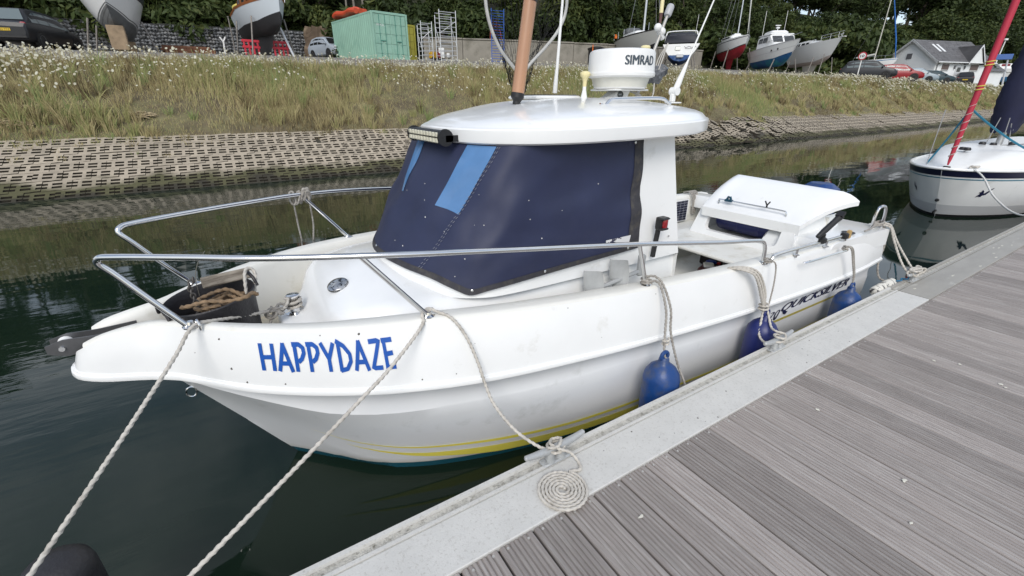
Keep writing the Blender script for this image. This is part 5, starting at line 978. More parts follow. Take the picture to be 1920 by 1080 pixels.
# ------------------------------------------------------------------ the boatyard behind the bank
def gz(x, y): return ter(x, y)
PAINT = {}
def paint(n, c, r_=.3): return M('paint_' + n, c, .38, var=.05, vs_=2, coat=.12, spec=.35)
TYRE = M('tyre', (.015, .015, .015), .8); RIM = M('rim', (.35, .36, .37), .35, .7); LAMPW = M('lamp_clear', (.55, .57, .58), .1, coat=1); LAMPR = M('lamp_red', (.35, .012, .015), .2, coat=1)
PLY = M('plate_yellow', (.62, .42, .02), .5); PLW = M('plate_white', (.65, .65, .63), .5); CGL = M('car_glass', (.02, .022, .025), .12, spec=.45); CGL2 = M('car_glass_pale', (.13, .16, .165), .1, spec=.6)  # paler car glass has the lighter window reflection put into its colour
def car(loc, head, L, W, H, col, lab, suv=True, glass=None, plate_text=None, plate_front=False, grp='cars parked in the boatyard'):
    x, y = loc; e = empty('parked_car', (x, y, gz(x, y)), head, lab, 'car', grp); m = col; g = glass or CGL; hl = L / 2; b = H * .60 if suv else H * .61; W2 = W / 2
    if suv: st = [(-hl, .42, .80, .80, .86), (-hl + .05, .28, b * .97, b * .97, .93), (-hl + .22, .24, b, b + .06, .97), (-hl + .62, .22, b, H * .97, 1), (-hl + 1.3, .22, b, H, 1), (hl - 2.1, .22, b, H * .99, 1), (hl - 1.75, .22, b, H * .955, 1), (hl - .98, .22, b * .98, b + .03, .99), (hl - .35, .24, b * .86, b * .89, .95), (hl - .08, .28, b * .72, b * .74, .88), (hl, .38, b * .55, b * .55, .78)]
    else: st = [(-hl, .38, .70, .70, .86), (-hl + .06, .26, b * .95, b * .97, .93), (-hl + .20, .22, b, b + .05, .97), (-hl + .55, .2, b, H * .95, 1), (-hl + 1.1, .2, b, H, 1), (hl - 1.95, .2, b, H * .985, 1), (hl - 1.6, .2, b, H * .94, 1), (hl - .82, .2, b * .96, b + .0, .99), (hl - .28, .22, b * .82, b * .84, .94), (hl - .06, .26, b * .66, b * .68, .86), (hl, .34, b * .5, b * .5, .76)]
    mb = MB(); rings = []
    for X, z0, zb_, zt, wf in st:
        w_ = W2 * wf; tr = 1 - .26 * max(0, (zt - zb_)) / max(.3, H - b) * .9
        half = [(w_ * .86, z0), (w_ * .97, z0 + .08), (w_, z0 + (zb_ - z0) * .45), (w_ * .985, zb_ - .04), (w_ * .955, zb_), (w_ * .955 * (.5 + .5 * tr) , zb_ + (zt - zb_) * .5), (w_ * .93 * tr, zt - .05 * (zt > zb_ + .2)), (w_ * .78 * tr, zt), (0, zt + .02)]
        rings.append([V(X, yy, zz) for yy, zz in half] + [V(X, -yy, zz) for yy, zz in reversed(half[:-1])])
    mb.loft(rings, False, False); mb.add(rings[0], [tuple(range(len(rings[0])))]); mb.add(rings[-1], [tuple(range(len(rings[0]) - 1, -1, -1))]); mb.loft([[r_[0], r_[-1]] for r_ in rings], False)
    mb.build('body', m, e, ang=40)
    def belt(X, f_, s):   # glass point at height fraction between belt and roof
        for (a, b_) in zip(st[:-1], st[1:]):
            if a[0] <= X <= b_[0]:
                t = (X - a[0]) / (b_[0] - a[0]); zb_ = a[2] + (b_[2] - a[2]) * t; zt = a[3] + (b_[3] - a[3]) * t; wf = a[4] + (b_[4] - a[4]) * t; w_ = W2 * wf; tr = 1 - .26 * max(0, (zt - zb_)) / max(.3, H - b) * .9
                ya = w_ * .955; ym = w_ * .955 * (.5 + .5 * tr); yb = w_ * .93 * tr; yy = ya + (ym - ya) * f_ * 2 if f_ < .5 else ym + (yb - ym) * (f_ - .5) * 2
                return V(X, s * (yy + .012), zb_ + (zt - .05 - zb_) * f_)
    r0, r1 = st[3][0], st[6][0]
    for s in (-1, 1):
        for xa, xb, fa, fb in ((r0 - .06, r0 + .42, .55, .86), (r0 + .48, (r0 + r1) / 2 + .12, .88, .88), ((r0 + r1) / 2 + .19, r1 + .12, .88, .86)):
            mb = MB(); q = [(xa, .1), (xb, .1), (xb, fb), (xa, fa)]
            if xb > r1: q = [(xa, .1), (xb + .38, .12), (xb - .08, fb), (xa, fa)]
            mb.add([belt(X, f_, s) for X, f_ in q], [(0, 1, 2, 3)]); mb.build('side_window', g, e, False)
        for X in (-hl + .82, hl - .88):
            wh = MB(); rr = .345 if suv else .30; wh.lathe([(rr * .62, -.1), (rr * .95, -.11), (rr, -.07), (rr, .07), (rr * .95, .11), (rr * .66, .115)], (X, s * (W2 - .09), rr - .01), 20, axis=(0, s, 0)); w_o = wh.build('wheel', TYRE, e); rm = MB(); rm.lathe([(rr * .66, .05), (rr * .62, .118), (rr * .5, .10), (rr * .2, .105), (.001, .11)], (X, s * (W2 - .09), rr - .01), 14, axis=(0, s, 0)); rm.build('rim', RIM, w_o)
            MB().lathe([(rr * 1.14, -.02), (rr * 1.14, .012)], (X, s * (W2 - .005), rr + .01), 20, axis=(0, s, 0)).build('wheel_arch', BLACK, e)
        MB().bbox((r1 + .52, s * (W2 + .06), b + .06), (.16, .16, .13), .04).build('door_mirror', m, e)
        MB().bbox((-hl + .10, s * W2 * .80, b * .93), (.10, W2 * .24, .17), .03).build('tail_light', LAMPR, e); MB().bbox((hl - .14, s * W2 * .76, b * .78), (.22, W2 * .30, .13), .04, rz=-s * .35).build('headlight', LAMPW, e)
    def scr(i, j, d):   # screens
        A, B_ = st[i], st[j]; tr = lambda q: 1 - .26 * max(0, (q[3] - q[2])) / max(.3, H - b) * .9; mb = MB(); wa, wb_ = W2 * A[4] * .84, W2 * B_[4] * .76 * tr(B_)
        n_ = V(-(B_[3] - A[3]), 0, (B_[0] - A[0])).normalized(); n_ = n_ if n_.z > 0 else -n_
        pa, pb = V(A[0], 0, A[3] + .01), V(B_[0], 0, B_[3] + .005); ra, rb = pa.lerp(pb, .08) + n_ * .022, pa.lerp(pb, .93) + n_ * .022
        mb.add([ra + V(0, -wa, 0), ra + V(0, wa, 0), rb + V(0, wb_, 0), rb + V(0, -wb_, 0)], [(0, 1, 2, 3)]); mb.build('windscreen' if d > 0 else 'rear_window', g, e, False)
    scr(7, 6, 1); scr(2, 3, -1)
    MB().bbox((-hl + .01, 0, b * .68), (.05, .54, .12), .01).build('number_plate', PLY, e)
    MB().bbox((hl - .02, 0, .42), (.07, .54, .12), .01).build('number_plate', PLW, e); MB().bbox((hl - .05, 0, b * .60), (.10, W * .44, .13), .03).build('grille', BLACK, e); MB().bbox((-hl + .04, 0, .40), (.12, W * .86, .14), .03).build('bumper', BLACK, e)
    if plate_text:
        tm = text_mesh(plate_text, lambda u, v: V(-hl - .018, .24 - .48 * u, b * .68 - .04 + .08 * v)); tm.build('lettering', BLACK, e, False)
    return e
car((-6.65, 34.0), R(74), 4.6, 1.88, 1.66, paint('black', (.012, .013, .016)), 'black estate car with yellow rear plate at the far left of the yard', glass=CGL2, plate_text='PM23 TTZ')
car((8.35, 38.6), R(288), 3.9, 1.66, 1.48, paint('silver', (.36, .40, .44)), 'silver hatchback facing the canal beside the green container', suv=False)
car((53.5, 21.6), R(-66), 4.5, 1.88, 1.68, paint('charcoal', (.025, .027, .031)), 'charcoal estate car with red tail lights, nearest of the right hand row', glass=CGL2)
car((61.5, 22.1), R(-60), 4.4, 1.84, 1.64, paint('red', (.27, .010, .016)), 'red car parked in the right hand row', glass=CGL2)
car((67, 22.3), R(-62), 4.0, 1.74, 1.5, paint('pale_blue', (.30, .36, .40)), 'pale blue hatchback between the red car and the dark teal car', suv=False, glass=CGL2)
car((72.5, 22.6), R(-50), 4.3, 1.8, 1.42, paint('teal', (.025, .05, .06)), 'low dark teal car in front of the white house', suv=False)
car((87, 23.5), R(20), 4.3, 1.84, 1.62, paint('black', (.012, .013, .016)), 'black hatchback with yellow plate beside the white house')
car((96, 24.2), R(10), 4.2, 1.8, 1.5, paint('greygreen', (.20, .23, .22)), 'pale grey car half hidden behind the red furled jib', suv=False, glass=CGL2)
# -- yard boats
WOOD = M('prop_timber', (.30, .22, .14), .85, var=.3, vs_=4); PROP = M('prop_steel', (.25, .23, .21), .6, .4, var=.3)
def hullfn(L, B, D, p=.55, rake=.5, sheer=.25, stern=.82, bowp=2.2):
    def H_(t, k, s, off=0.):
        bt = B / 2 * (stern + (1 - stern) * min(1, t / .4) if t < .4 else max(0, 1 - ((t - .4) / .6) ** bowp)); q = p * (1 - .2 * t)
        return V(-L / 2 + L * t + rake * (k - .5) * t ** 3, s * ((bt + .004) * k ** q + off), D * k + sheer * k * (t ** 2) + (.32 * D * (1 - k) * max(0, t - .72) / .28))
    return H_
TS = [0, .1, .25, .4, .52, .63, .72, .8, .87, .92, .96, .985, 1]
def yhull(e, H_, kw, mt, mbm, n=6):
    for nm, k0, k1, m in (('bottom', 0., kw, mbm), ('topsides', kw, 1, mt)):
        mb = MB()
        for s in (-1, 1): mb.loft([[H_(t, k0 + (k1 - k0) * j / n, s) for j in range(n + 1)] for t in TS], False)
        mb.loft([[H_(0, k0 + (k1 - k0) * j / n, s) for j in range(n + 1)] for s in (-1, 1)], False); mb.build(nm, m, e, ang=40)
    mb = MB(); mb.loft([[H_(t, 1, -1) + V(0, 0, .01), H_(t, 1, 1) + V(0, 0, .01)] for t in TS], False); mb.build('deck', GEL, e)
def strip(e, H_, k0, k1, name, m):
    mb = MB()
    for s in (-1, 1): mb.loft([[H_(t, k0, s, .012), H_(t, (k0 + k1) / 2, s, .012), H_(t, k1, s, .012)] for t in TS], False)
    mb.build(name, m, e)
def props(e, items, up=0.):
    for x, y, h in items: MB().tube([(x, y * 1.35, -up), (x, y, h)], .045, 6).build('prop', PROP, e)
def yboat(loc, head, up, lab, sc=(1, 1, 1), name='stored_boat'):
    x, y = loc; e = empty(name, (x, y, gz(x, y) + up * sc[2]), head, lab, 'boat', 'boats laid up in the yard'); e.scale = sc; return e
def finkeel(e, x0, x1, x2, x3, d, m, t=.12):
    MB().loft([[V(x0 + (x2 - x0) * q, -t * (1 - q * .4), -d * q + .25 * (1 - q)) for q in (0, .5, 1)], [V((x0 + x1) / 2 + ((x2 + x3) / 2 - (x0 + x1) / 2) * q, -t * 1.6 * (1 - q * .4), -d * q + .25 * (1 - q)) for q in (0, .5, 1)], [V(x1 + (x3 - x1) * q, 0, -d * q + .25 * (1 - q)) for q in (0, .5, 1)], [V((x0 + x1) / 2 + ((x2 + x3) / 2 - (x0 + x1) / 2) * q, t * 1.6 * (1 - q * .4), -d * q + .25 * (1 - q)) for q in (0, .5, 1)], [V(x0 + (x2 - x0) * q, t * (1 - q * .4), -d * q + .25 * (1 - q)) for q in (0, .5, 1)]], False).build('keel', m, e)
    mb = MB(); mb.box(((x2 + x3) / 2, 0, -d), (abs(x3 - x2), t * 1.4, .06)); mb.build('keel_shoe', m, e, False)
def rig(e, x, z, h, lean=.0, booms=True, stays=(), r_=.055, mat=None):
    MB().tube([(x, 0, z), (x - lean * h, 0, z + h)], r_, 10).build('mast', mat or M('silver_mast'), e)
    for (a, b) in stays: MB().tube([a, b], .012, 4).build('stay', M('rig_wire', (.4, .4, .4), .4, .6), e)
GREYB = M('grey_antifouling', (.15, .155, .155), .8, var=.2, vs_=3); NAVB = M('navy_band')
# 1 motor boat at the left, bow towards the water
e = yboat((-3.4, 35.0), R(272), .75, 'white motor boat with navy stripe propped on blocks beside the black car')
h1 = hullfn(7.2, 2.9, 2.0, .62, 1.3, .3); yhull(e, h1, .31, GEL, GREYB); strip(e, h1, .84, .99, 'navy_stripe', NAVB)
for t in (.70, .80):
    for s in (-1, 1): MB().lathe([(.09, 0), (.09, .02), (.07, .025), (.0001, .02)], h1(t, .9, s, .012), 12, axis=(0, s, .1)).build('porthole', STEEL, e)
MB().bbox((.0, 0, 2.5), (3.2, 2.0, .7), .2).build('cabin', GEL, e); MB().bbox((.0, 0, 2.6), (3.24, 2.03, .25), .1).build('cabin_window', GLASSD, e)
for k in (.12, .24, .33): strip(e, h1, k, k + .025, 'spray_rail', GREYB)
MB().bbox((2.3, 0, -.22), (.7, .7, 1.1), .02).build('timber_block', WOOD, e, False); MB().bbox((-1.8, 0, -.4), (.7, .9, .75), .02).build('timber_block', WOOD, e, False)
props(e, [(1.0, -1.1, .75), (1.0, 1.1, .75), (-2, -1.1, .75), (-2, 1.1, .75)], .75)
# 2 classic yacht
e = yboat((3.62, 34.4), R(283), 1.05, 'old white yacht with varnished wooden gunwale and black long keel')
BLKB = M('black_antifouling', (.018, .018, .02), .8, var=.2); VARN = M('varnished_wood', (.26, .09, .03), .35, var=.2, vs_=4)
h2 = hullfn(6.4, 2.35, 1.45, .5, .35, .35, .6, 2.6); yhull(e, h2, .44, M('bluish_white', (.55, .60, .64), .35), BLKB); strip(e, h2, .95, 1.03, 'gunwale', VARN); finkeel(e, -2.6, 1.9, -2.3, .6, 1.0, BLKB, .14)
MB().bbox((-.2, 0, 1.85), (2.6, 1.5, .5), .12).build('cabin', VARN, e)
for s in (-1, 1):
    for k in range(3): MB().bbox((-1.0 + k * .8, s * .755, 1.9), (.45, .03, .2), .05).build('cabin_window', GLASSD, e)
MB().bbox((-2.4, -.5, 1.75), (.9, .25, .5), .08).build('yellow_dodger', M('yellow_fabric', (.6, .5, .12), .8), e); MB().bbox((-1.9, .55, 1.8), (.8, .3, .5), .08).build('maroon_dodger', M('maroon_fabric', (.2, .02, .03), .8), e)
rig(e, .4, 1.6, 8, stays=[((3.15, 0, 1.85), (.4, 0, 9.4)), ((0, 1.1, 1.6), (.4, 0, 9)), ((0, -1.1, 1.6), (.4, 0, 9))]); MB().tube([(3.0, -.2, 1.92), (3.3, 0, 1.95), (3.0, .2, 1.92), (3.1, .1, 1.5)], .05, 6).build('bow_anchor', GEL, e)
for s in (-1, 1): MB().tube([(1.8, s * .9, 1.75), (1.8, s * .95, 2.3)], .02, 5).build('rail_post', WHITEP, e)
props(e, [(1.2, -.9, .95), (1.2, .9, .95), (-1.4, -.95, .95), (-1.4, .95, .95)], 1.05)
ldr = MB(); ldr.tube([(4.95, 32.9, gz(4.95, 32.9) - .05), (4.10, 33.2, gz(4, 33) + 2.65)], .06, 8); ldr.build('spar', M('white_spar', (.66, .68, .72), .4), None, label='long pale spar leaning against the old white yacht', cat='spar')
BAR = M('red_barrier_plastic', (.55, .03, .05), .5)
for x, y, lab in ((2.75, 33.5, 'red plastic barrier left of the black keel'), (4.35, 33.6, 'red plastic barrier right of the black keel')):
    e = empty('barrier', (x, y, gz(x, y)), .1, lab, 'barrier', 'red barriers under the old yacht')
    for k in range(4): MB().bbox((-.36 + .24 * k, 0, .45), (.1, .05, .8), .02).build('upright', BAR, e)
    for z in (.82, .5): MB().bbox((0, 0, z), (.95, .07, .14), .02).build('rail', BAR, e)
# 3 grey yacht behind the radar
e = yboat((29.6, 28.3), R(-112), .85, 'pale grey yacht behind the radar dome, bow to the right', (.85, .9, .82)); h3 = hullfn(8, 2.8, 1.7, .5, 1.0, .25, .7); yhull(e, h3, .25, M('pale_grey_hull', (.50, .50, .47), .3), BLKB); strip(e, h3, .95, 1.0, 'dark_gunwale', BLACK); finkeel(e, -.8, 1.0, -.5, .6, .8, BLKB)
MB().bbox((-.4, 0, 1.95), (3.0, 1.6, .4), .15).build('cabin', GEL, e); MB().bbox((-1.6, 0, 2.35), (1.2, 1.5, .6), .2).build('sprayhood', M('grey_sprayhood', (.10, .105, .11), .7), e); rig(e, .8, 1.9, 11, stays=[((3.9, 0, 2.0), (.8, 0, 12.5)), ((.6, 1.3, 1.7), (.8, 0, 12)), ((.6, -1.3, 1.7), (.8, 0, 12))], r_=.09)
for k in range(5):
    for s in (-1, 1): MB().tube([h3(.1 + .19 * k, 1, s), h3(.1 + .19 * k, 1, s) + V(0, 0, .6)], .014, 4).build('guard_post', STEEL, e)
MB().bbox((-3.3, -.9, 2.15), (.1, .25, .4), .05).build('orange_lifebuoy', M('orange_life', (.65, .15, .02), .6), e); props(e, [(1.6, -1.1, .7), (1.6, 1.1, .7), (-2, -1.1, .7), (-2, 1.1, .7)], .85)
# 4 cruiser with canopy, stern to the camera
e = yboat((33.0, 27.0), R(40), .40, 'white motor cruiser with dark canopy, stern towards the camera', (.9, .98, .72)); h4 = hullfn(7.5, 2.75, 1.6, .45, 1.0, .4, .96); BLUB = M('blue_antifouling', (.02, .07, .22), .7, var=.25, vs_=3, col2=(.18, .24, .32), c2=(.5, .7), c2s=2); yhull(e, h4, .36, GEL, BLUB); strip(e, h4, .92, .985, 'rubbing_band', M('grey_shade_and_trim')); strip(e, h4, .80, .825, 'trim_line', NAVB)
MB().loft([[V(x, y, z) for y, z in ((-1.22 * w_, 1.78), (-1.15 * w_, 1.78 + h * .7), (-.8 * w_, 1.78 + h), (.8 * w_, 1.78 + h), (1.15 * w_, 1.78 + h * .7), (1.22 * w_, 1.78))] for x, h, w_ in ((-3.2, .75, .95), (-2.9, .98, 1), (-1.2, 1.15, 1), (-.3, 1.0, .98))], False, True).build('canopy', M('dark_canopy', (.02, .022, .03), .6), e, ang=60)
for y in (-.62, 0, .62): MB().bbox((-3.09, y, 2.24), (.05, .50, .58), .1, ry=-.34).build('canopy_window', M('canopy_vinyl', (.22, .23, .25), .12), e)
MB().bbox((1.0, 0, 2.05), (2.4, 1.9, .5), .2).build('cabin', GEL, e); MB().tube(crom([(-1.0, -1.2, 1.8), (-1.1, -1.15, 2.9), (-1.1, -.8, 3.12), (-1.1, .8, 3.12), (-1.1, 1.15, 2.9), (-1.0, 1.2, 1.8)], 5), .06, 8).build('radar_arch', GEL, e); MB().tube([(-1.2, -1.0, 2.9), (-1.2, -1.05, 4.6)], .015, 5).build('aerial', WHITEP, e); MB().bbox((-3.86, .0, .5), (.22, .5, .35), .05).build('outdrive', M('grey_shade_and_trim'), e); MB().bbox((-3.78, .2, 1.2), (.04, .4, .35), .02).build('boarding_ladder', STEEL, e)
MB().tube([(-3.768, -.25 - .85 * k / 22, 1.30 + .06 * ((k * 7 % 5) / 2 - 1) * (1 if k % 2 else -1)) for k in range(23)], .014, 4).build('name_scrawl', NAVYT, e); MB().tube([(-3.768, -.3, 1.15), (-3.768, -.95, 1.15)], .014, 4).build('name_scrawl', NAVYT, e); props(e, [(-3, -1.0, .55), (-3, 1.0, .55), (1.5, -1, .7), (1.5, 1, .7)], .95)
# 5 red keeled yacht
e = yboat((41.8, 28.2), R(-126), .95, 'white yacht with red antifouling and fin keel'); REDB = M('red_antifouling', (.30, .012, .022), .7, var=.2, vs_=3); h5 = hullfn(5.4, 2.05, 1.4, .46, .5, .3, .75, 2.4); yhull(e, h5, .42, GEL, REDB); strip(e, h5, .42, .47, 'dark_waterline', BLACK); strip(e, h5, .90, .93, 'sheer_line', NAVB); finkeel(e, -1.0, .6, -.8, .1, .95, REDB)
MB().bbox((-.3, 0, 1.7), (2.6, 1.4, .34), .12).build('cabin', GEL, e); MB().bbox((-.3, -.705, 1.72), (1.8, .02, .12), .03).build('cabin_window', GLASSD, e); MB().bbox((.2, 0, 1.95), (.7, .6, .2), .06).build('hatch', GEL, e); rig(e, .5, 1.7, 9, .03, stays=[((2.75, 0, 1.75), (.3, 0, 10.5)), ((-2.6, .5, 1.5), (.3, 0, 10.5)), ((-2.6, -.5, 1.5), (.3, 0, 10.5)), ((.4, 1.1, 1.6), (.4, 0, 9)), ((.4, -1.1, 1.6), (.4, 0, 9))])
MB().tube([(2.7, 0, 1.8), (2.0, 0, 5.4), (.5, 0, 10.3)], [.03, .06, .03], 8).build('furled_jib', M('rolled_sail', (.5, .5, .46), .8), e)
for k in range(3): MB().tube([h5(.05 + .1 * k, 1, -1), h5(.05 + .1 * k, 1, -1) + V(0, 0, .5)], .012, 4).build('guard_post', STEEL, e)
props(e, [(1.4, -.9, .8), (1.4, .9, .8), (-1.6, -1, .8), (-1.6, 1, .8)], 1.15)
# 6 fishing cruiser
e = yboat((41.3, 23.9), R(-124), .45, 'white cruiser with wheelhouse and bright blue bottom, bow to the right', (.9, .92, .80)); BRB = M('bright_blue_antifouling', (.01, .09, .24), .6, var=.2, vs_=3, col2=(.01, .18, .22), c2=(.5, .65), c2s=1); h6 = hullfn(6.4, 2.6, 1.7, .45, 1.3, .55, .9); yhull(e, h6, .38, GEL, BRB); strip(e, h6, .66, .68, 'crease_line', M('grey_shade_and_trim')); strip(e, h6, .955, 1.0, 'rubbing_band', M('grey_shade_and_trim'))
MB().loft([[V(x, y, z) for y, z in ((-1.15 * w_, 1.8), (-1.08 * w_, z2 - .1), (-.9 * w_, z2), (.9 * w_, z2), (1.08 * w_, z2 - .1), (1.15 * w_, 1.8))] for x, z2, w_ in ((-1.4, 2.92, 1), (-1.0, 3.0, 1), (.7, 2.98, .98), (1.45, 2.0, .85), (2.0, 1.95, .6))], False, True).build('wheelhouse', GEL, e, ang=40)
MB().bbox((-.4, 0, 3.03), (2.3, 2.1, .12), .05).build('wheelhouse_roof', GEL, e); MB().bbox((-.5, 0, 3.25), (1.6, 1.5, .36), .14).build('flybridge', GEL, e)
for s in (-1, 1):
    for x0, x1 in ((-1.2, -.45), (-.35, .45)): MB().add([V(x0, s * 1.14, 2.3), V(x1, s * 1.14, 2.3), V(x1, s * 1.085, 2.78), V(x0, s * 1.085, 2.78)], [(0, 1, 2, 3)]).build('side_window', GLASSD, e, False)
for y in (-.5, .5): MB().add([V(1.30, y - .42, 2.27), V(1.30, y + .42, 2.27), V(.83, y + .42, 2.86), V(.83, y - .42, 2.86)], [(0, 1, 2, 3)]).build('front_window', GLASSD, e, False)
MB().lathe([(.04, 0), (.04, .25), (.16, .28), (.18, .36), (.1, .42), (.0001, .43)], (-.4, 0, 3.4), 14).build('radar_dome', WHITEP, e); MB().bbox((-.4, 0, 3.95), (.08, .5, .08), .02).build('radar_bar', WHITEP, e)
for y in (-.95, .95): MB().tube([(-1.1, y, 3.0), (-1.15, y, 5.4)], .018, 5).build('aerial', WHITEP, e)
for t in (.68, .78): MB().lathe([(.09, 0), (.09, .015), (.0001, .016)], h6(t, .75, -1, .01), 12, axis=(.2, -1, 0)).build('porthole', GLASSD, e)
MB().tube([h6(t, 1, -1) + V(0, .06, .45) for t in (.55, .7, .85, .95)] + [h6(1, 1, 1) + V(.05, 0, .5)], .018, 6).build('bow_rail', STEEL, e); props(e, [(2, -.9, .6), (2, .9, .6), (-2.4, -1.1, .5), (-2.4, 1.1, .5)], .55)
# 7 tall white hull
e = yboat((49.6, 25.0), R(-121), 1.0, 'large plain white hull with deckhouse and bow pulpit on props', (.66, .85, .68)); h7 = hullfn(9.4, 3.1, 2.3, .5, 1.6, .7, .7, 2.0); yhull(e, h7, .16, M('plain_white_hull', (.70, .71, .70), .35), M('primer_pink', (.42, .36, .33), .7)); finkeel(e, -1.6, 1.8, -1.1, .8, 1.05, M('cream_keel', (.55, .52, .45), .7), .16)
MB().loft([[V(x, y, z) for y, z in ((-1.05 * w_, 2.35), (-.95 * w_, z2), (.95 * w_, z2), (1.05 * w_, 2.35))] for x, z2, w_ in ((-3.2, 2.75, 1), (-2.2, 3.0, 1), (.4, 3.1, .95), (1.6, 2.75, .7))], False, True).build('deckhouse', GEL, e, ang=30)
for x0, x1 in ((-2.9, -2.45), (-2.3, -1.9), (-1.75, -1.35), (-1.0, -.2), (.0, .7)): MB().add([V(x0, -1.075, 2.5), V(x1, -1.075, 2.5), V(x1, -1.0, 2.85), V(x0, -1.0, 2.85)], [(0, 1, 2, 3)]).build('deckhouse_window', GLASSD, e, False)
for z in (.35, .65): MB().tube([h7(t, 1, -1) + V(0, 0, z) for t in (.78, .88, .96)] + [h7(1, 1, 1) + V(.1, 0, z + .05)] + [h7(t, 1, 1) + V(0, 0, z) for t in (.96, .88, .78)], .022, 6).build('pulpit_rail', STEEL, e)
for t in (.78, .88, .96):
    for s in (-1, 1): MB().tube([h7(t, 1, s), h7(t, 1, s) + V(0, 0, .65)], .02, 5).build('pulpit_post', STEEL, e)
MB().bbox((5.6, 0, 3.0), (.9, .25, .08), .02).build('bowsprit', WHITEP, e); MB().tube([h7(.66, 1, -1) + V(0, .1, 0), h7(.66, 1, -1) + V(0, .1, .4), h7(.7, 1, -1) + V(0, .1, .4), h7(.7, 1, -1) + V(0, .1, 0)], .03, 6).build('gate', STEEL, e); props(e, [(2.5, -1.0, .9), (2.5, 1.0, .9), (3.6, -.5, 1.2), (-2.5, -1.2, .8), (-2.5, 1.2, .8)], 1.1)
# 8 far yacht with blue furled sail
e = yboat((68, 27.2), R(-72), 1.4, 'far white yacht with tall mast and bright blue furled sail behind the cars', (.5, .7, .62)); h8 = hullfn(8.5, 2.8, 1.6, .5, .9, .3, .7); yhull(e, h8, .3, GEL, NAVB); strip(e, h8, .84, .9, 'blue_line', M('blue_line', (.05, .2, .4), .5)); finkeel(e, -1, 1, -.6, .5, 1.3, NAVB); rig(e, .2, 1.7, 12, stays=[((4.2, 0, 1.9), (.2, 0, 13)), ((-4, 0, 1.7), (.2, 0, 13)), ((.1, 1.3, 1.6), (.2, 0, 10)), ((.1, -1.3, 1.6), (.2, 0, 10))], r_=.10, mat=M('cream_mast', (.6, .58, .5), .4)); MB().tube([(4.1, 0, 1.9), (3.2, 0, 5), (.3, 0, 12.8)], [.06, .15, .08], 8).build('furled_jib', M('blue_sail_sleeve', (.01, .12, .42), .6), e); MB().tube([(.1, 0, 2.7), (-3.4, 0, 2.2)], [.16, .1], 8).build('boom', M('rolled_sail'), e); MB().tube([(.2, -1.3, 6.5), (.2, 1.3, 6.5)], .03, 5).build('spreader', WHITEP, e)
for k in range(6): MB().tube([h8(.06 + .17 * k, 1, -1), h8(.06 + .17 * k, 1, -1) + V(0, 0, .6)], .016, 4).build('guard_post', STEEL, e)
MB().tube([h8(t, 1, -1) + V(0, 0, .58) for t in (.06, .3, .5, .7, .91)], .012, 4).build('guard_wire', STEEL, e); props(e, [(1.6, -1, .7), (-2, -1, .7)], 1.4)
# 9 far right cabin boat
e = yboat((118, 26.8), R(-60), .7, 'white boat with blue bottom and red covers beyond the sail cover, far right'); h9 = hullfn(8, 2.8, 1.9, .5, 1, .3, .9); yhull(e, h9, .4, GEL, M('blue_line')); strip(e, h9, .7, .74, 'dark_line', BLACK); MB().bbox((0, 0, 2.4), (2.6, 1.8, .9), .15).build('cabin', GEL, e); MB().bbox((-.4, 0, 2.6), (1.2, 1.85, .4), .08).build('red_cover', M('maroon_fabric'), e); MB().tube([(-1.6, 0, 2), (-1.4, 0, 6.5)], .09, 8).build('mast', WHITEP, e); MB().lathe([(.3, 0), (.3, .25), (.001, .3)], (-1.4, 0, 6.5), 12).build('radar_dome', WHITEP, e); props(e, [(2, -1, .6), (-2, -1, .6)], .7)
e = empty('gantry', (110, 26.0, gz(110, 26.0)), R(-60), 'blue and white boat hoist gantry at the far right of the yard', 'gantry')
for x in (-1.4, 1.4): MB().tube([(x, 0, 0), (x * .6, 0, 4.2)], .12, 6).build('leg', M('gantry_white', (.55, .57, .6), .5), e)
MB().bbox((0, 0, 4.3), (2.6, .5, .8), .05).build('beam', M('gantry_blue', (.06, .14, .38), .5), e)
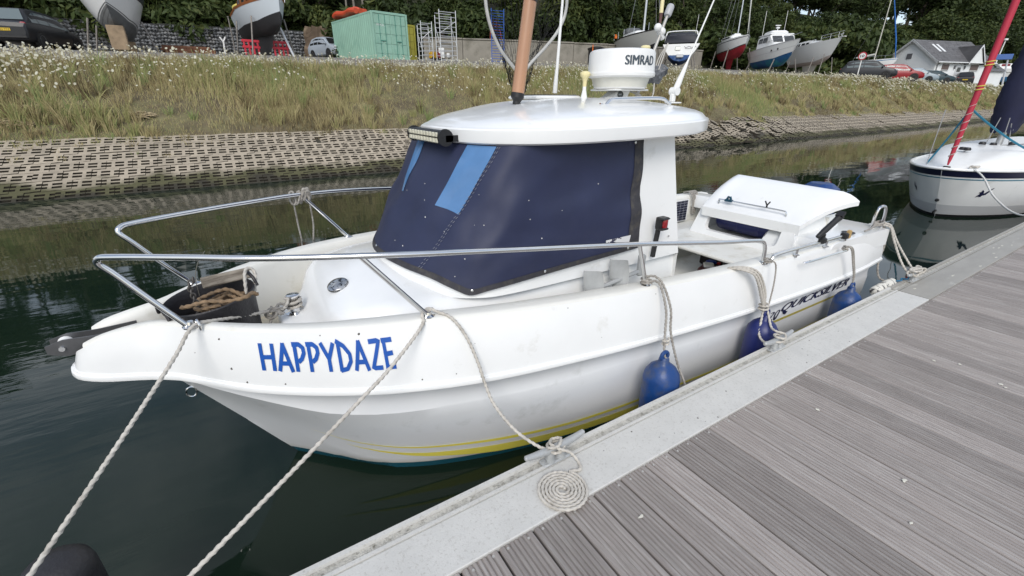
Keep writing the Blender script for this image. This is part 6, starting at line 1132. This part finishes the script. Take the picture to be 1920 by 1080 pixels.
# -- green container
GRN = M('container_green', (.27, .46, .36), .55, var=.10, vs_=1.2, col2=(.19, .36, .28), c2=(.55, .75), c2s=1.5); GRD = M('container_green_dark', (.06, .22, .17), .6)
def container(loc, head, L, W, H, m, md, lab, cat='container', text=None, orange=False):
    x, y = loc; e = empty('shipping_container', (x, y, gz(x, y)), head, lab, cat)
    for s in (0, 1):
        mb = MB(); n = int(L / .28); pr = []
        for k in range(n): a = .1 + (L - .2) * k / n; d = (L - .2) / n; pr += [(a, 0), (a + d * .3, 0), (a + d * .5, .036), (a + d * .8, .036)]
        pr.append((L - .1, 0)); mb.loft([[V(px, (py if s == 0 else W - py), .12), V(px, (py if s == 0 else W - py), H - .1)] for px, py in pr], False); mb.build('corrugated_side', m, e, False)
    mb = MB(); mb.box((L / 2, W / 2, H - .05), (L - .1, W - .08, .03)); mb.build('roof_panel', m, e, False)
    for yy in (.05, W - .05):
        for xx in (.05, L - .05): MB().bbox((xx, yy, H / 2), (.11, .11, H), .01).build('corner_post', m, e, False)
        for zz in (.07, H - .05): MB().bbox((L / 2, yy, zz), (L - .22, .09, .11), .01).build('side_rail', m, e, False)
    for zz in (.07, H - .05): MB().bbox((.05, W / 2, zz), (.09, W - .22, .13), .01).build('end_rail', m, e, False); MB().bbox((L - .05, W / 2, zz), (.09, W - .22, .13), .01).build('end_rail', m, e, False)
    MB().box((L - .07, W / 2, H / 2), (.03, W - .2, H - .2)).build('end_wall', m, e, False)
    for k in (0, 1):
        c = .12 + (W - .24) * (.25 + .5 * k); d = MB(); d.bbox((.05, c, H / 2), (.045, (W - .26) / 2, H - .26), .01); do = d.build('door', m, e, False)
        for j in range(4):
            for q in (-1, 1): MB().bbox((.022, c + q * W * .115, .38 + j * (H - .5) / 3.9 + .18), (.02, W * .19, .44), .008).build('door_panel', m, do, False)
        for q in (-.08, .08): MB().tube([(.005, c + q * W, .14), (.005, c + q * W, H - .14)], .018, 6).build('locking_bar', GRD if md is None else md, do)
        MB().bbox((-.01, c + .02, H * .40), (.03, .34, .05), .008).build('handle', md, do)
    if text: text_mesh(text, lambda u, v: V(.008, W - .30 - .52 * u, H * .70 + .13 * v)).build('lettering', WHITEP, e, False)
    return e
# local x runs back along the length, y across the doors (towards the left seen from the doors)
def place_container():
    e = container((11.75, 31.35), R(100), 6.06, 2.44, 2.62, GRN, GRD, 'pale green shipping container with corrugated side', text='M.M.A.'); return e
place_container()
YLW = M('container_olive', (.30, .27, .03), .6, var=.15, vs_=2); e = container((13.75, 35.2), R(97), 5.0, 2.3, 2.35, YLW, M('olive_dark', (.16, .14, .02), .6), 'olive yellow storage container behind the green one')
ORG = M('orange_inflatable', (.55, .07, .025), .5, var=.1, vs_=2); cx, cy = 9.3, 35.6; e = empty('inflatable', (cx, cy, gz(cx, cy) + 2.62), R(100), 'orange folded inflatable lying on the green container roof', 'inflatable')
for k in range(3): MB().tube(crom([(-1.6, -.35 + k * .32, .16), (-.8, -.3 + k * .32, .24 + .1 * (k == 1)), (.3, -.4 + k * .32, .2), (1.4, -.2 + k * .25, .3), (1.9, .1 + .1 * k, .2)], 5), [.17] * 21, 10).build('tube_fold', ORG, e)
# -- scaffold towers, ladders, wall fittings
ALS = M('scaffold_alloy', (.58, .59, .60), .35, .6)
def tower(loc, head, W, H, n, D, lab, m=ALS, cat='scaffold', name='scaffold_tower'):
    x, y = loc; e = empty(name, (x, y, gz(x, y)), head, lab, cat)
    for dx_ in (0, W):
        for dy_ in ((0, D) if D else (0,)): MB().tube([(dx_, dy_, 0), (dx_, dy_, H * (1 if dy_ == 0 else .92))], .028, 6).build('upright', m, e)
    for k in range(n):
        z = .12 + (H - .25) * k / (n - 1)
        for dy_ in ((0, D) if D else (0,)): MB().tube([(0, dy_, z), (W, dy_, z)], .02, 5).build('rung', m, e)
    if D:
        for dx_ in (0, W): MB().tube([(dx_, 0, H * .3), (dx_, D, H * .7)], .018, 5).build('brace', m, e)
        MB().tube([(0, 0, H * .55), (W, 0, H * .8)], .018, 5).build('brace', m, e)
    return e
tower((13.35, 29.9), R(0), 1.15, 2.95, 11, .7, 'tall alloy scaffold tower, rightmost of the pair'); tower((12.35, 30.6), R(0), .75, 2.3, 9, .6, 'shorter alloy scaffold tower beside the olive container')
BLL = M('blue_ladder_paint', (.02, .10, .42), .5, var=.1, vs_=2); tower((17.55, 30.6), R(-6), .95, 3.35, 20, 0, 'bright blue steel rack leaning at the concrete wall, seen through the net', BLL, 'rack', 'ladder_rack')
RDL = M('red_ladder_paint', (.22, .04, .03), .6); xx, yy = 19.9, 34.0; e = empty('access_steps', (xx, yy, gz(xx, yy) + 1.5), R(-10), 'red steel steps above the concrete wall', 'steps')
for k in (-.5, -.2, .2, .5): MB().tube([(k, 0, 0), (k * .6, .3, 1.6)], .03, 5).build('stringer', RDL, e)
for j in range(5): MB().tube([(-.5 + .05 * j, .06 * j, .2 + .3 * j), (.5 - .05 * j, .06 * j, .2 + .3 * j)], .025, 5).build('tread', RDL, e)
CONC = M('concrete_wall', (.27, .25, .21), .9, var=.18, vs_=1.2, col2=(.14, .13, .10), c2=(.5, .7), c2s=.9, bump=.4, bs=12)
path = [(14.6, 35.9), (17.4, 34.9), (20.2, 33.9), (23, 32.9), (26, 32.0), (29, 31.2), (32.5, 30.6), (36, 30.3), (40, 30.2)]
cwall = empty('concrete_wall', (20, 34, 0), 0, 'long grey concrete retaining wall at the foot of the wood', 'wall')
for (xa, ya), (xb, yb) in zip(path[:-1], path[1:]):
    za = gz(xa, ya) - .15; dl = math.hypot(xb - xa, yb - ya); mb = MB(); mb.bbox((0, 0, .85), (dl - .03, .3, 1.75), .02); o = mb.build('wall_panel', CONC, cwall, False); o.location = ((xa + xb) / 2 - 20, (ya + yb) / 2 - 34, za); o.rotation_euler = (0, 0, math.atan2(yb - ya, xb - xa))
    mb = MB(); mb.bbox((0, -.02, 1.77), (dl - .03, .4, .1), .02); o2 = mb.build('coping', CONC, cwall, False); o2.location = o.location; o2.rotation_euler = o.rotation_euler
xx, yy = 15.75, 35.2
e = empty('electric_cabinet', (xx, yy, gz(xx, yy) + .28), R(-20), 'pale grey electricity box on the concrete wall', 'cabinet'); MB().bbox((0, 0, .35), (.42, .18, .7), .02).build('box', WHITEP, e); MB().bbox((.5, 0, .2), (.22, .12, .3), .02).build('small_box', WHITEP, e); MB().tube(crom([(-.3, 0, -.2), (-.32, 0, .8), (-.2, 0, 1.0), (.7, 0, 1.05), (.85, 0, .95), (.88, 0, .2)], 4), .025, 6).build('cable', BLACK, e); MB().tube([(0, 0, -.28), (0, 0, .02)], .04, 6).build('post', WHITEP, e)
# -- gabion wall of grey stones at the left
STN = M('gabion_stone', (.17, .175, .18), .85, var=.3, vs_=1.1, col2=(.24, .24, .235), c2=(.45, .6), c2s=1.2); WIRE = M('gabion_wire', (.10, .10, .10), .6, .5)
gab = empty('gabion_wall', (-4, 42.6, 0), 0, 'gabion wall of grey stones in wire baskets at the left', 'wall')
gp = [(-20 + 2.0 * k, 43.2 - .03 * k - (0.6 * max(0, k - 11) * .3)) for k in range(15)]
def rock(mb, c, r_):
    n = 6; rr = [r_ * rng.uniform(.75, 1.15) for _ in range(14)]; mb.add([Vector(c) + V(0, 0, -r_ * .75)] + [Vector(c) + V(rr[j] * math.cos(j * PI / 3 + rng.uniform(-.2, .2)), rr[j] * .6 * math.sin(j * PI / 3), rng.uniform(-.3, .3) * r_) for j in range(6)] + [Vector(c) + V(0, -r_ * .62, rng.uniform(-.1, .2) * r_), Vector(c) + V(0, 0, r_ * .75)],
    [(0, j + 1, (j + 1) % 6 + 1) for j in range(6)] + [(8, (j + 1) % 6 + 1, j + 1) for j in range(6)])
for (xa, ya), (xb, yb) in zip(gp[:-1], gp[1:]):
    z0 = gz(xa, ya); hgt = 1.95; mb = MB()
    for j in range(9):
        for k in range(10):
            px = xa + (xb - xa) * (k + rng.uniform(.2, .8)) / 10; rock(mb, (px + 4, ya - 42.6 + rng.uniform(-.03, .03), z0 - .05 + .22 * (j + rng.uniform(.3, .7))), rng.uniform(.115, .16))
    mb.build('stone_fill', STN, gab, False, kind='stuff')
    mb = MB(); mb.box(((xa + xb) / 2 + 4, ya - 42.6 + .35, z0 + hgt / 2), (2.0, .6, hgt)); mb.build('basket_core', M('gabion_dark', (.06, .06, .06), .95), gab, False)
    mb = MB()
    for q in (0, hgt): mb.tube([(xa + 4, ya - 42.6 - .12, z0 + q), (xb + 4, ya - 42.6 - .12, z0 + q)], .014, 4)
    for q in (xa, (xa + xb) / 2): mb.tube([(q + 4, ya - 42.6 - .12, z0), (q + 4, ya - 42.6 - .12, z0 + hgt)], .014, 4)
    mb.build('basket_wire', WIRE, gab, False, kind='stuff')
# rock face, posts, timber
RKM = M('clay_face', (.10, .07, .045), .95, var=.3, vs_=1.2, col2=(.20, .15, .10), c2=(.5, .6), c2s=1.0, bump=.8, bs=4)
for (x, y, s, lab) in ((8.4, 42.3, 1.3, 'eroded brown clay outcrop behind the silver hatchback'), (10.0, 42.0, 1.0, 'smaller clay outcrop beside the green container')):
    mb = MB(); mb.loft([[V(x + s * (1.1 - .5 * t) * math.cos(2 * PI * j / 14) * (1 + .25 * math.sin(j * 2.3 + t * 5)), y + s * (.9 - .3 * t) * math.sin(2 * PI * j / 14), gz(x, y) - .2 + 1.9 * s * t + .06 * math.sin(j * 3)) for j in range(14)] for t in [k / 7 for k in range(8)]], True, True); mb.build('rock_outcrop', RKM, None, False, label=lab, cat='rock')
for k, (x, y, lab) in enumerate(((-.9, 35.6, 'rusty timber offcuts stacked left of the old yacht'), (.1, 36.2, 'second low pile of brown timber near the gabion wall'))):
    e = empty('timber_pile', (x, y, gz(x, y)), .1, lab, 'timber')
    for j in range(5): MB().bbox((rng.uniform(-.2, .2), .1 * j, .12 + .15 * (j % 3)), (1.5, .18, .14), .01, rz=rng.uniform(-.1, .1)).build('plank', M('rusty_timber', (.20, .09, .05), .9, var=.4, vs_=4), e, False)
e = empty('marker_post', (1.35, 34.6, gz(1.35, 34.6)), 0, 'short white forked post in front of the gabion wall', 'post'); MB().tube([(0, 0, 0), (.05, 0, .75), (-.1, 0, 1.0)], .05, 6).build('post', WHITEP, e); MB().tube([(.05, 0, .75), (.2, 0, 1.0)], .04, 6).build('arm', WHITEP, e)
e = empty('sign_post', (1.95, 35.2, gz(1.95, 35.2)), 0, 'thin grey pole left of the black keel', 'post'); MB().tube([(0, 0, 0), (0, 0, 2.1)], .035, 6).build('pole', PROP, e); MB().lathe([(.06, 0), (.06, .03), (.0001, .04)], (0, 0, 2.1), 8).build('cap', PROP, e)
for x, y, c, nm, lab in ((13.25, 31.0, (.55, .32, .02), 'yellow', 'small yellow pump unit at the foot of the scaffold'), (13.75, 31.6, (.30, .02, .03), 'red', 'small dark red trolley at the foot of the scaffold')):
    e = empty('yard_machine', (x, y, gz(x, y)), .3, lab, 'machine'); MB().bbox((0, 0, .35), (.5, .4, .45), .08).build('casing', M('machine_' + nm, c, .5), e); MB().tube([(-.2, -.2, 0), (-.2, -.25, .7), (.2, -.25, .7), (.2, -.2, 0)], .025, 6).build('frame', M('machine_frame_' + nm, (.18, .03, .03), .6), e)
    for s in (-.2, .2): MB().lathe([(.13, -.04), (.13, .04)], (s, -.24, .13), 12, axis=(1, 0, 0)).build('wheel', TYRE, e)
e = empty('wheeled_bin', (26.3, 29.5, gz(26.3, 29.5)), R(20), 'black tank with rounded lid standing left of the grey yacht', 'bin'); MB().lathe([(.55, 0), (.6, .1), (.62, 1.1), (.68, 1.14), (.68, 1.22), (.4, 1.32), (.0001, 1.34)], n=20).build('tub', BLACK, e); MB().tube([(-.75, -.1, 0), (-.75, -.1, 1.4)], .04, 6).build('orange_pole', M('orange_life'), e)
# speed sign
e = empty('speed_sign', (50.6, 21.15, gz(50.6, 21.15)), R(-66), 'round white ten limit sign with red ring in front of the charcoal car', 'sign'); MB().tube([(0, 0, 0), (0, 0, 1.75)], .045, 8).build('pole', WHITEP, e)
MB().lathe([(.33, 0), (.33, .03), (.0001, .03)], (0, -.05, 1.95), 24, axis=(-.35, -1, 0)).build('disc', M('sign_red', (.45, .03, .05), .5), e); MB().lathe([(.25, 0), (.25, .012), (.0001, .012)], (-.012, -.085, 1.95), 24, axis=(-.35, -1, 0)).build('face', WHITEP, e)
text_mesh('10', lambda u, v: V(-.016, -.102, 1.95) + V(.94 * (-.15 + .3 * u), -.33 * (-.15 + .3 * u), -.10 + .2 * v), bold=.03).build('lettering', BLACK, e, False)
# -- white house
REND = M('white_render', (.78, .80, .80), .8, var=.05, vs_=.8, bump=.1, bs=30); SLT = M('slate_tile', (.115, .112, .115), .7, var=.2, vs_=2, rnd=.12); BRD = M('white_bargeboard', (.75, .76, .76), .5)
hx, hy = 82.4, 25.6; hs = empty('white_house', (hx, hy, gz(hx, hy) - .1), R(-17), 'white rendered gabled house with grey slate roof and dormer', 'house'); hs.scale = (1.1, 1.15, 1.1)
HL, HW, EH, RH = 9.5, 6.2, 2.5, 4.9      # local x along ridge (away to the right), y across the gable
MB().prism([(0, 0), (HW, 0), (HW, EH), (HW / 2, RH), (0, EH)], (0, HL), lambda a, b, c: (c, a, b)).build('wall', REND, hs, False)
def slope_pt(x, t, s, up=0.):   # t 0 eave .. 1 ridge
    yy = (-.35 + (HW / 2 + .35) * t) if s == 0 else (HW + .35 - (HW / 2 + .35) * t); return V(x, yy, EH - .27 + (RH - EH + .27) * t + .06 + up)
roofp = MB().loft([[slope_pt(-.35, 0, 0), slope_pt(-.35, 1, 0), slope_pt(-.35, 0, 1)], [slope_pt(HL + .2, 0, 0), slope_pt(HL + .2, 1, 0), slope_pt(HL + .2, 0, 1)]], False).build('roof', SLT, hs, False)
tm = MB(); tm.box((0, 0, 0), (.94, .36, .025)); tme = tm.mesh('roof_tile', SLT, False); an_ = math.atan2(RH - EH + .27, HW / 2 + .35)
for r_ in range(12):
    for c in range(10):
        p = slope_pt(.13 + c * .98 + (.45 if r_ % 2 else 0) * .5, (r_ + .5) / 12, 0, .03); o = bpy.data.objects.new('roof_tile', tme); COL.objects.link(o); o.parent = roofp; o.location = p; o.rotation_euler = (an_ - .03, rng.gauss(0, .006), rng.gauss(0, .006))
for s in (0, 1): MB().loft([[slope_pt(-.36, 0, s, .1), slope_pt(-.36, 1, s, .1)], [slope_pt(-.36, 0, s, -.22), slope_pt(-.36, 1, s, -.22)], [slope_pt(-.30, 0, s, -.22), slope_pt(-.30, 1, s, -.22)], [slope_pt(-.30, 0, s, .1), slope_pt(-.30, 1, s, .1)]], True).build('bargeboard', BRD, hs, False)
MB().bbox((HL / 2, -.40, EH - .25), (HL + .4, .12, .12), .02).build('gutter', BRD, hs); MB().tube(crom([(.25, -.38, EH - .3), (.25, -.1, EH - .5), (.25, -.08, EH - .9), (.25, -.08, 0)], 4), .05, 6).build('drainpipe', M('grey_pipe', (.2, .2, .2), .5), hs)
for x in (2.0, 2.75): p = slope_pt(x, .62, 0, .07); o = MB().bbox((0, 0, 0), (.32, 1.5, .05), .01).build('skylight', BRD, hs, False); o.location = p; o.rotation_euler = (an_, 0, 0)
MB().bbox((-.03, HW / 2 + .1, 3.15), (.08, .6, .6), .02).build('gable_vent', M('vent_grey', (.12, .12, .13), .6), hs, False); gw = MB().bbox((-.03, HW / 2 + .9, 1.5), (.08, 2.2, .8), .02).build('window', GLASSD, hs, False); MB().bbox((-.06, HW / 2 + .9, 1.5), (.05, .06, .8), .01).build('mullion', BRD, gw, False)
for x, w_ in ((1.7, 1.1), (6.6, 1.3)): wo = MB().bbox((x, -.03, 1.75), (w_, .08, .6), .02).build('window', M('brown_blind', (.12, .09, .08), .6), hs, False); MB().bbox((x, -.08, 1.42), (w_ + .1, .1, .05), .01).build('sill', BRD, wo, False)
dd = MB().bbox((4.0, -.03, 1.0), (.95, .08, 2.0), .02).build('door', M('door_white', (.55, .57, .58), .5), hs, False); MB().bbox((4.3, -.09, 1.0), (.05, .05, .12), .01).build('handle', STEEL, dd); MB().bbox((4.0, -.06, 1.5), (.6, .06, .5), .02).build('pane', GLASSD, dd, False)
for x in (3.2, 4.9): MB().bbox((x, -.1, 1.75), (.12, .14, .4), .03).build('wall_lamp', M('vent_grey'), hs)
MB().prism([(4.9, EH - .2), (7.1, EH - .2), (6.0, RH - .9)], (-.42, HW / 2), lambda a, b, c: (a, c, b)).build('dormer_wall', REND, hs, False)
for s in (-1, 1): MB().loft([[V(6.0 + s * 1.35, -.55, EH - .45), V(6.0 + s * 1.35, HW / 2, EH - .45)], [V(6.0, -.55, RH - .78), V(6.0, HW / 2, RH - .78)], [V(6.0, -.55, RH - .70), V(6.0, HW / 2, RH - .70)], [V(6.0 + s * 1.42, -.55, EH - .40), V(6.0 + s * 1.42, HW / 2, EH - .40)]], True, True).build('dormer_roof', SLT, hs, False); MB().loft([[V(6.0 + s * 1.40, -.58, EH - .55), V(6.0, -.58, RH - .9)], [V(6.0 + s * 1.40, -.58, EH - .33), V(6.0, -.58, RH - .66)], [V(6.0 + s * 1.40, -.53, EH - .33), V(6.0, -.53, RH - .66)]], False).build('dormer_bargeboard', BRD, hs, False)
e = empty('lean_to', (93.2, 23.8, gz(93.2, 23.8)), R(-17), 'low grey roofed outbuilding at the right end of the white house', 'outbuilding'); MB().prism([(0, 0), (4, 0), (4, 2.1), (2, 3.4), (0, 2.1)], (0, 5), lambda a, b, c: (c, a, b)).build('wall', REND, e, False)
for s in (-1, 1): MB().loft([[V(-.2, 2 + s * 2.3, 1.95), V(-.2, 2, 3.5)], [V(5.2, 2 + s * 2.3, 1.95), V(5.2, 2, 3.5)]], False).build('roof', SLT, e, False)
# ------------------------------------------------------------------ the wood on the hillside
def leaf_mat(name, c1, c2, c3):
    m = bpy.data.materials.new(name); m.use_nodes = True; t = m.node_tree; b = t.nodes['Principled BSDF']; b.inputs['Roughness'].default_value = .6; b.inputs['Specular IOR Level'].default_value = .25
    a = nd(t, 'ShaderNodeAttribute', attribute_name='tint'); oi = nd(t, 'ShaderNodeObjectInfo'); ad_ = nd(t, 'ShaderNodeMath', operation='MULTIPLY_ADD'); ad_.inputs[1].default_value = .45; t.links.new(oi.outputs['Random'], ad_.inputs[0]); mu = nd(t, 'ShaderNodeMath', operation='MULTIPLY'); mu.inputs[1].default_value = .6; t.links.new(a.outputs['Fac'], mu.inputs[0]); t.links.new(mu.outputs[0], ad_.inputs[2])
    r_ = nd(t, 'ShaderNodeValToRGB'); e = r_.color_ramp.elements; e.new(.5); 
    for i, c in enumerate((c1, c2, c3)): e[i].position = (0, .55, 1)[i]; e[i].color = (*c, 1)
    t.links.new(ad_.outputs[0], r_.inputs[0]); t.links.new(r_.outputs[0], b.inputs['Base Color'])
    tr = nd(t, 'ShaderNodeBsdfTranslucent'); mx_ = nd(t, 'ShaderNodeMixShader'); mx_.inputs[0].default_value = .2; t.links.new(r_.outputs[0], tr.inputs[0]); t.links.new(b.outputs[0], mx_.inputs[1]); t.links.new(tr.outputs[0], mx_.inputs[2]); t.links.new(mx_.outputs[0], t.nodes['Material Output'].inputs[0]); return m
LEAF = leaf_mat('wood_foliage', (.020, .032, .011), (.050, .074, .021), (.115, .13, .036)); BARK = M('bark', (.07, .058, .045), .9, var=.3, vs_=3, bump=.5, bs=10); BARKP = M('pale_bark', (.22, .20, .17), .9, var=.2, vs_=2)
def crown_mesh(seed, n=5200, rx=2.6, rz=3.0, nl=20, leaf=.20):
    g = np.random.default_rng(seed); lobes = []
    for i in range(nl):
        d = g.normal(size=3); d /= np.linalg.norm(d); q = g.uniform(.35, .95) ** .6; lobes.append((d * np.array([rx, rx, rz]) * q * .78, g.uniform(.55, 1.15) * rx * .42))
    P = []; Nn = []
    per = n // nl
    for c, r_ in lobes:
        d = g.normal(size=(per, 3)); d /= np.linalg.norm(d, axis=1)[:, None]; rr = r_ * g.uniform(.55, 1.08, per)[:, None]; p = c + d * rr * np.array([1, 1, .8]); P.append(p); Nn.append(d)
    P = np.concatenate(P); d = np.concatenate(Nn); n = len(P)
    nrm = d * .8 + g.normal(size=(n, 3)) * .7 + np.array([0, 0, .3]); nrm /= np.linalg.norm(nrm, axis=1)[:, None]
    a = np.cross(nrm, g.normal(size=(n, 3))); a /= np.linalg.norm(a, axis=1)[:, None]; b = np.cross(nrm, a); s = leaf * g.uniform(.6, 1.35, n)[:, None]
    v = np.stack([P - a * s * .9, P + b * s * .42 + nrm * s * .12, P + a * s * .9, P - b * s * .42 + nrm * s * .12], 1); tint = np.repeat(np.clip(g.normal(.5, .22, n), 0, 1), 4)
    return np_mesh('crown', v.reshape(-1, 3), quads=np.arange(n)[:, None] * 4 + [0, 1, 2, 3], mats=[LEAF], attr={'tint': tint})
def trunk_mesh(seed, H=6., pale=False, bend_=.3):
    g = random.Random(seed); mb = MB(); mb.tube(crom([(0, 0, -.6), (.05, 0, H * .2), (g.uniform(-bend_, bend_), g.uniform(-bend_, bend_), H * .5), (g.uniform(-bend_, bend_), g.uniform(-bend_, bend_), H)], 4), [.24 - .2 * k / 12 for k in range(13)], 8)
    for k in range(6): a = g.uniform(0, 2 * PI); z = H * g.uniform(.3, .75); L = g.uniform(1., 2.1); mb.tube([(0, 0, z), (math.cos(a) * L * .5, math.sin(a) * L * .5, z + L * .5), (math.cos(a) * L, math.sin(a) * L, z + L * .9)], [.09, .06, .02], 6)
    return mb.mesh('trunk', BARKP if pale else BARK)
CR = [crown_mesh(s, nl=q, rx=a, rz=b) for s, q, a, b in ((1, 20, 2.7, 3.0), (2, 26, 3.1, 2.8), (3, 18, 2.3, 3.5), (4, 24, 2.9, 3.2))]; TK = [trunk_mesh(s) for s in (1, 2, 3)]
def tree(x, y, H, ci, lab, grp, w_=1., name='woodland_tree'):
    e = empty(name, (x, y, gz(x, y) - .1), rng.uniform(0, 6.28), lab, 'tree', grp); k = H / 8.5
    o = bpy.data.objects.new('trunk', TK[ci % 3]); COL.objects.link(o); o.parent = e; o.scale = (k, k, k); c = bpy.data.objects.new('crown', CR[ci % 4]); COL.objects.link(c); c.parent = e; c.location = (0, 0, (5.3 if H > 8.2 else 4.3) * k); c.scale = (k * w_, k * w_, k); return e
LAB = ('dark leafy tree at the front edge of the hillside wood', 'broad dark tree in the middle of the hillside wood', 'tall tree at the back of the hillside wood'); GRP = ('front trees of the hillside wood', 'middle trees of the hillside wood', 'back trees of the hillside wood')
i = 0
for row, (dy0, sp_, hh_) in enumerate(((2.6, 4.0, 6.6), (7.0, 5.4, 9.0), (13.5, 6.4, 9.5))):
    x = -24. if row else -22.
    while x < 300:
        f_ = 1 if x < 55 else 1.1 if x < 110 else 2.1; xx = x + rng.uniform(-1, 1); yy = yhf(xx) + bend(xx) + dy0 * (1 if x < 60 else 1.15) + rng.uniform(-1, 1); tree(xx, yy, hh_ * rng.uniform(.85, 1.2) * (1 if x < 55 else 1.05 if x < 110 else 1.6), i, LAB[row], GRP[row], rng.uniform(.95, 1.25) * (1 if x < 55 else 1.2)); i += 1; x += sp_ * f_
# undergrowth along the foot of the wood
SH = crown_mesh(9, n=2600, rx=1.5, rz=1.1, nl=12, leaf=.15)
x = -20.
while x < 240:
    xx = x + rng.uniform(-.5, .5); yy = yhf(xx) + bend(xx) + rng.uniform(.8, 1.8)
    if 14 < xx < 41: yy += .8
    e = empty('shrub', (xx, yy, gz(xx, yy)), rng.uniform(0, 6.28), 'low dark shrub in the undergrowth at the foot of the wood', 'shrub', 'undergrowth at the foot of the wood'); o = bpy.data.objects.new('foliage', SH); COL.objects.link(o); o.parent = e; k = rng.uniform(1.3, 2.3) * (1 if x < 60 else 1.7); o.location = (0, 0, .7 * k); o.scale = (k, k, k * rng.uniform(.8, 1.3)); x += 2.1 if x < 60 else 5
# bare pale stems by the container and ivy bank bush beside it
for k, (x, y, h_) in enumerate(((11.0, 43.5, 6.5), (11.7, 43.8, 7.0), (12.4, 43.6, 6.2))):
    o = bpy.data.objects.new('bare_stem', trunk_mesh(30 + k, h_, True, .25)); COL.objects.link(o); o.location = (x, y - .5, gz(x, y - .5)); o.scale = (.55, .55, 1); tag(o, ('leftmost of three thin pale bare trunks behind the container', 'middle one of three thin pale bare trunks behind the container', 'rightmost of three thin pale bare trunks behind the container')[k], 'tree', 'bare trunks behind the container')
for (x, y, s, lab) in ((9.2, 36.4, .75, 'green bush between the silver hatchback and the green container'), (97, 24.6, 1.7, 'dark green bush on the bank below the far right boat'), (92, 24.2, 1.5, 'low dark bush on the bank behind the red furled jib')):
    e = empty('shrub', (x, y, gz(x, y)), 0, lab, 'shrub'); o = bpy.data.objects.new('foliage', SH); COL.objects.link(o); o.parent = e; o.location = (0, 0, .6 * s); o.scale = (s, s, s)
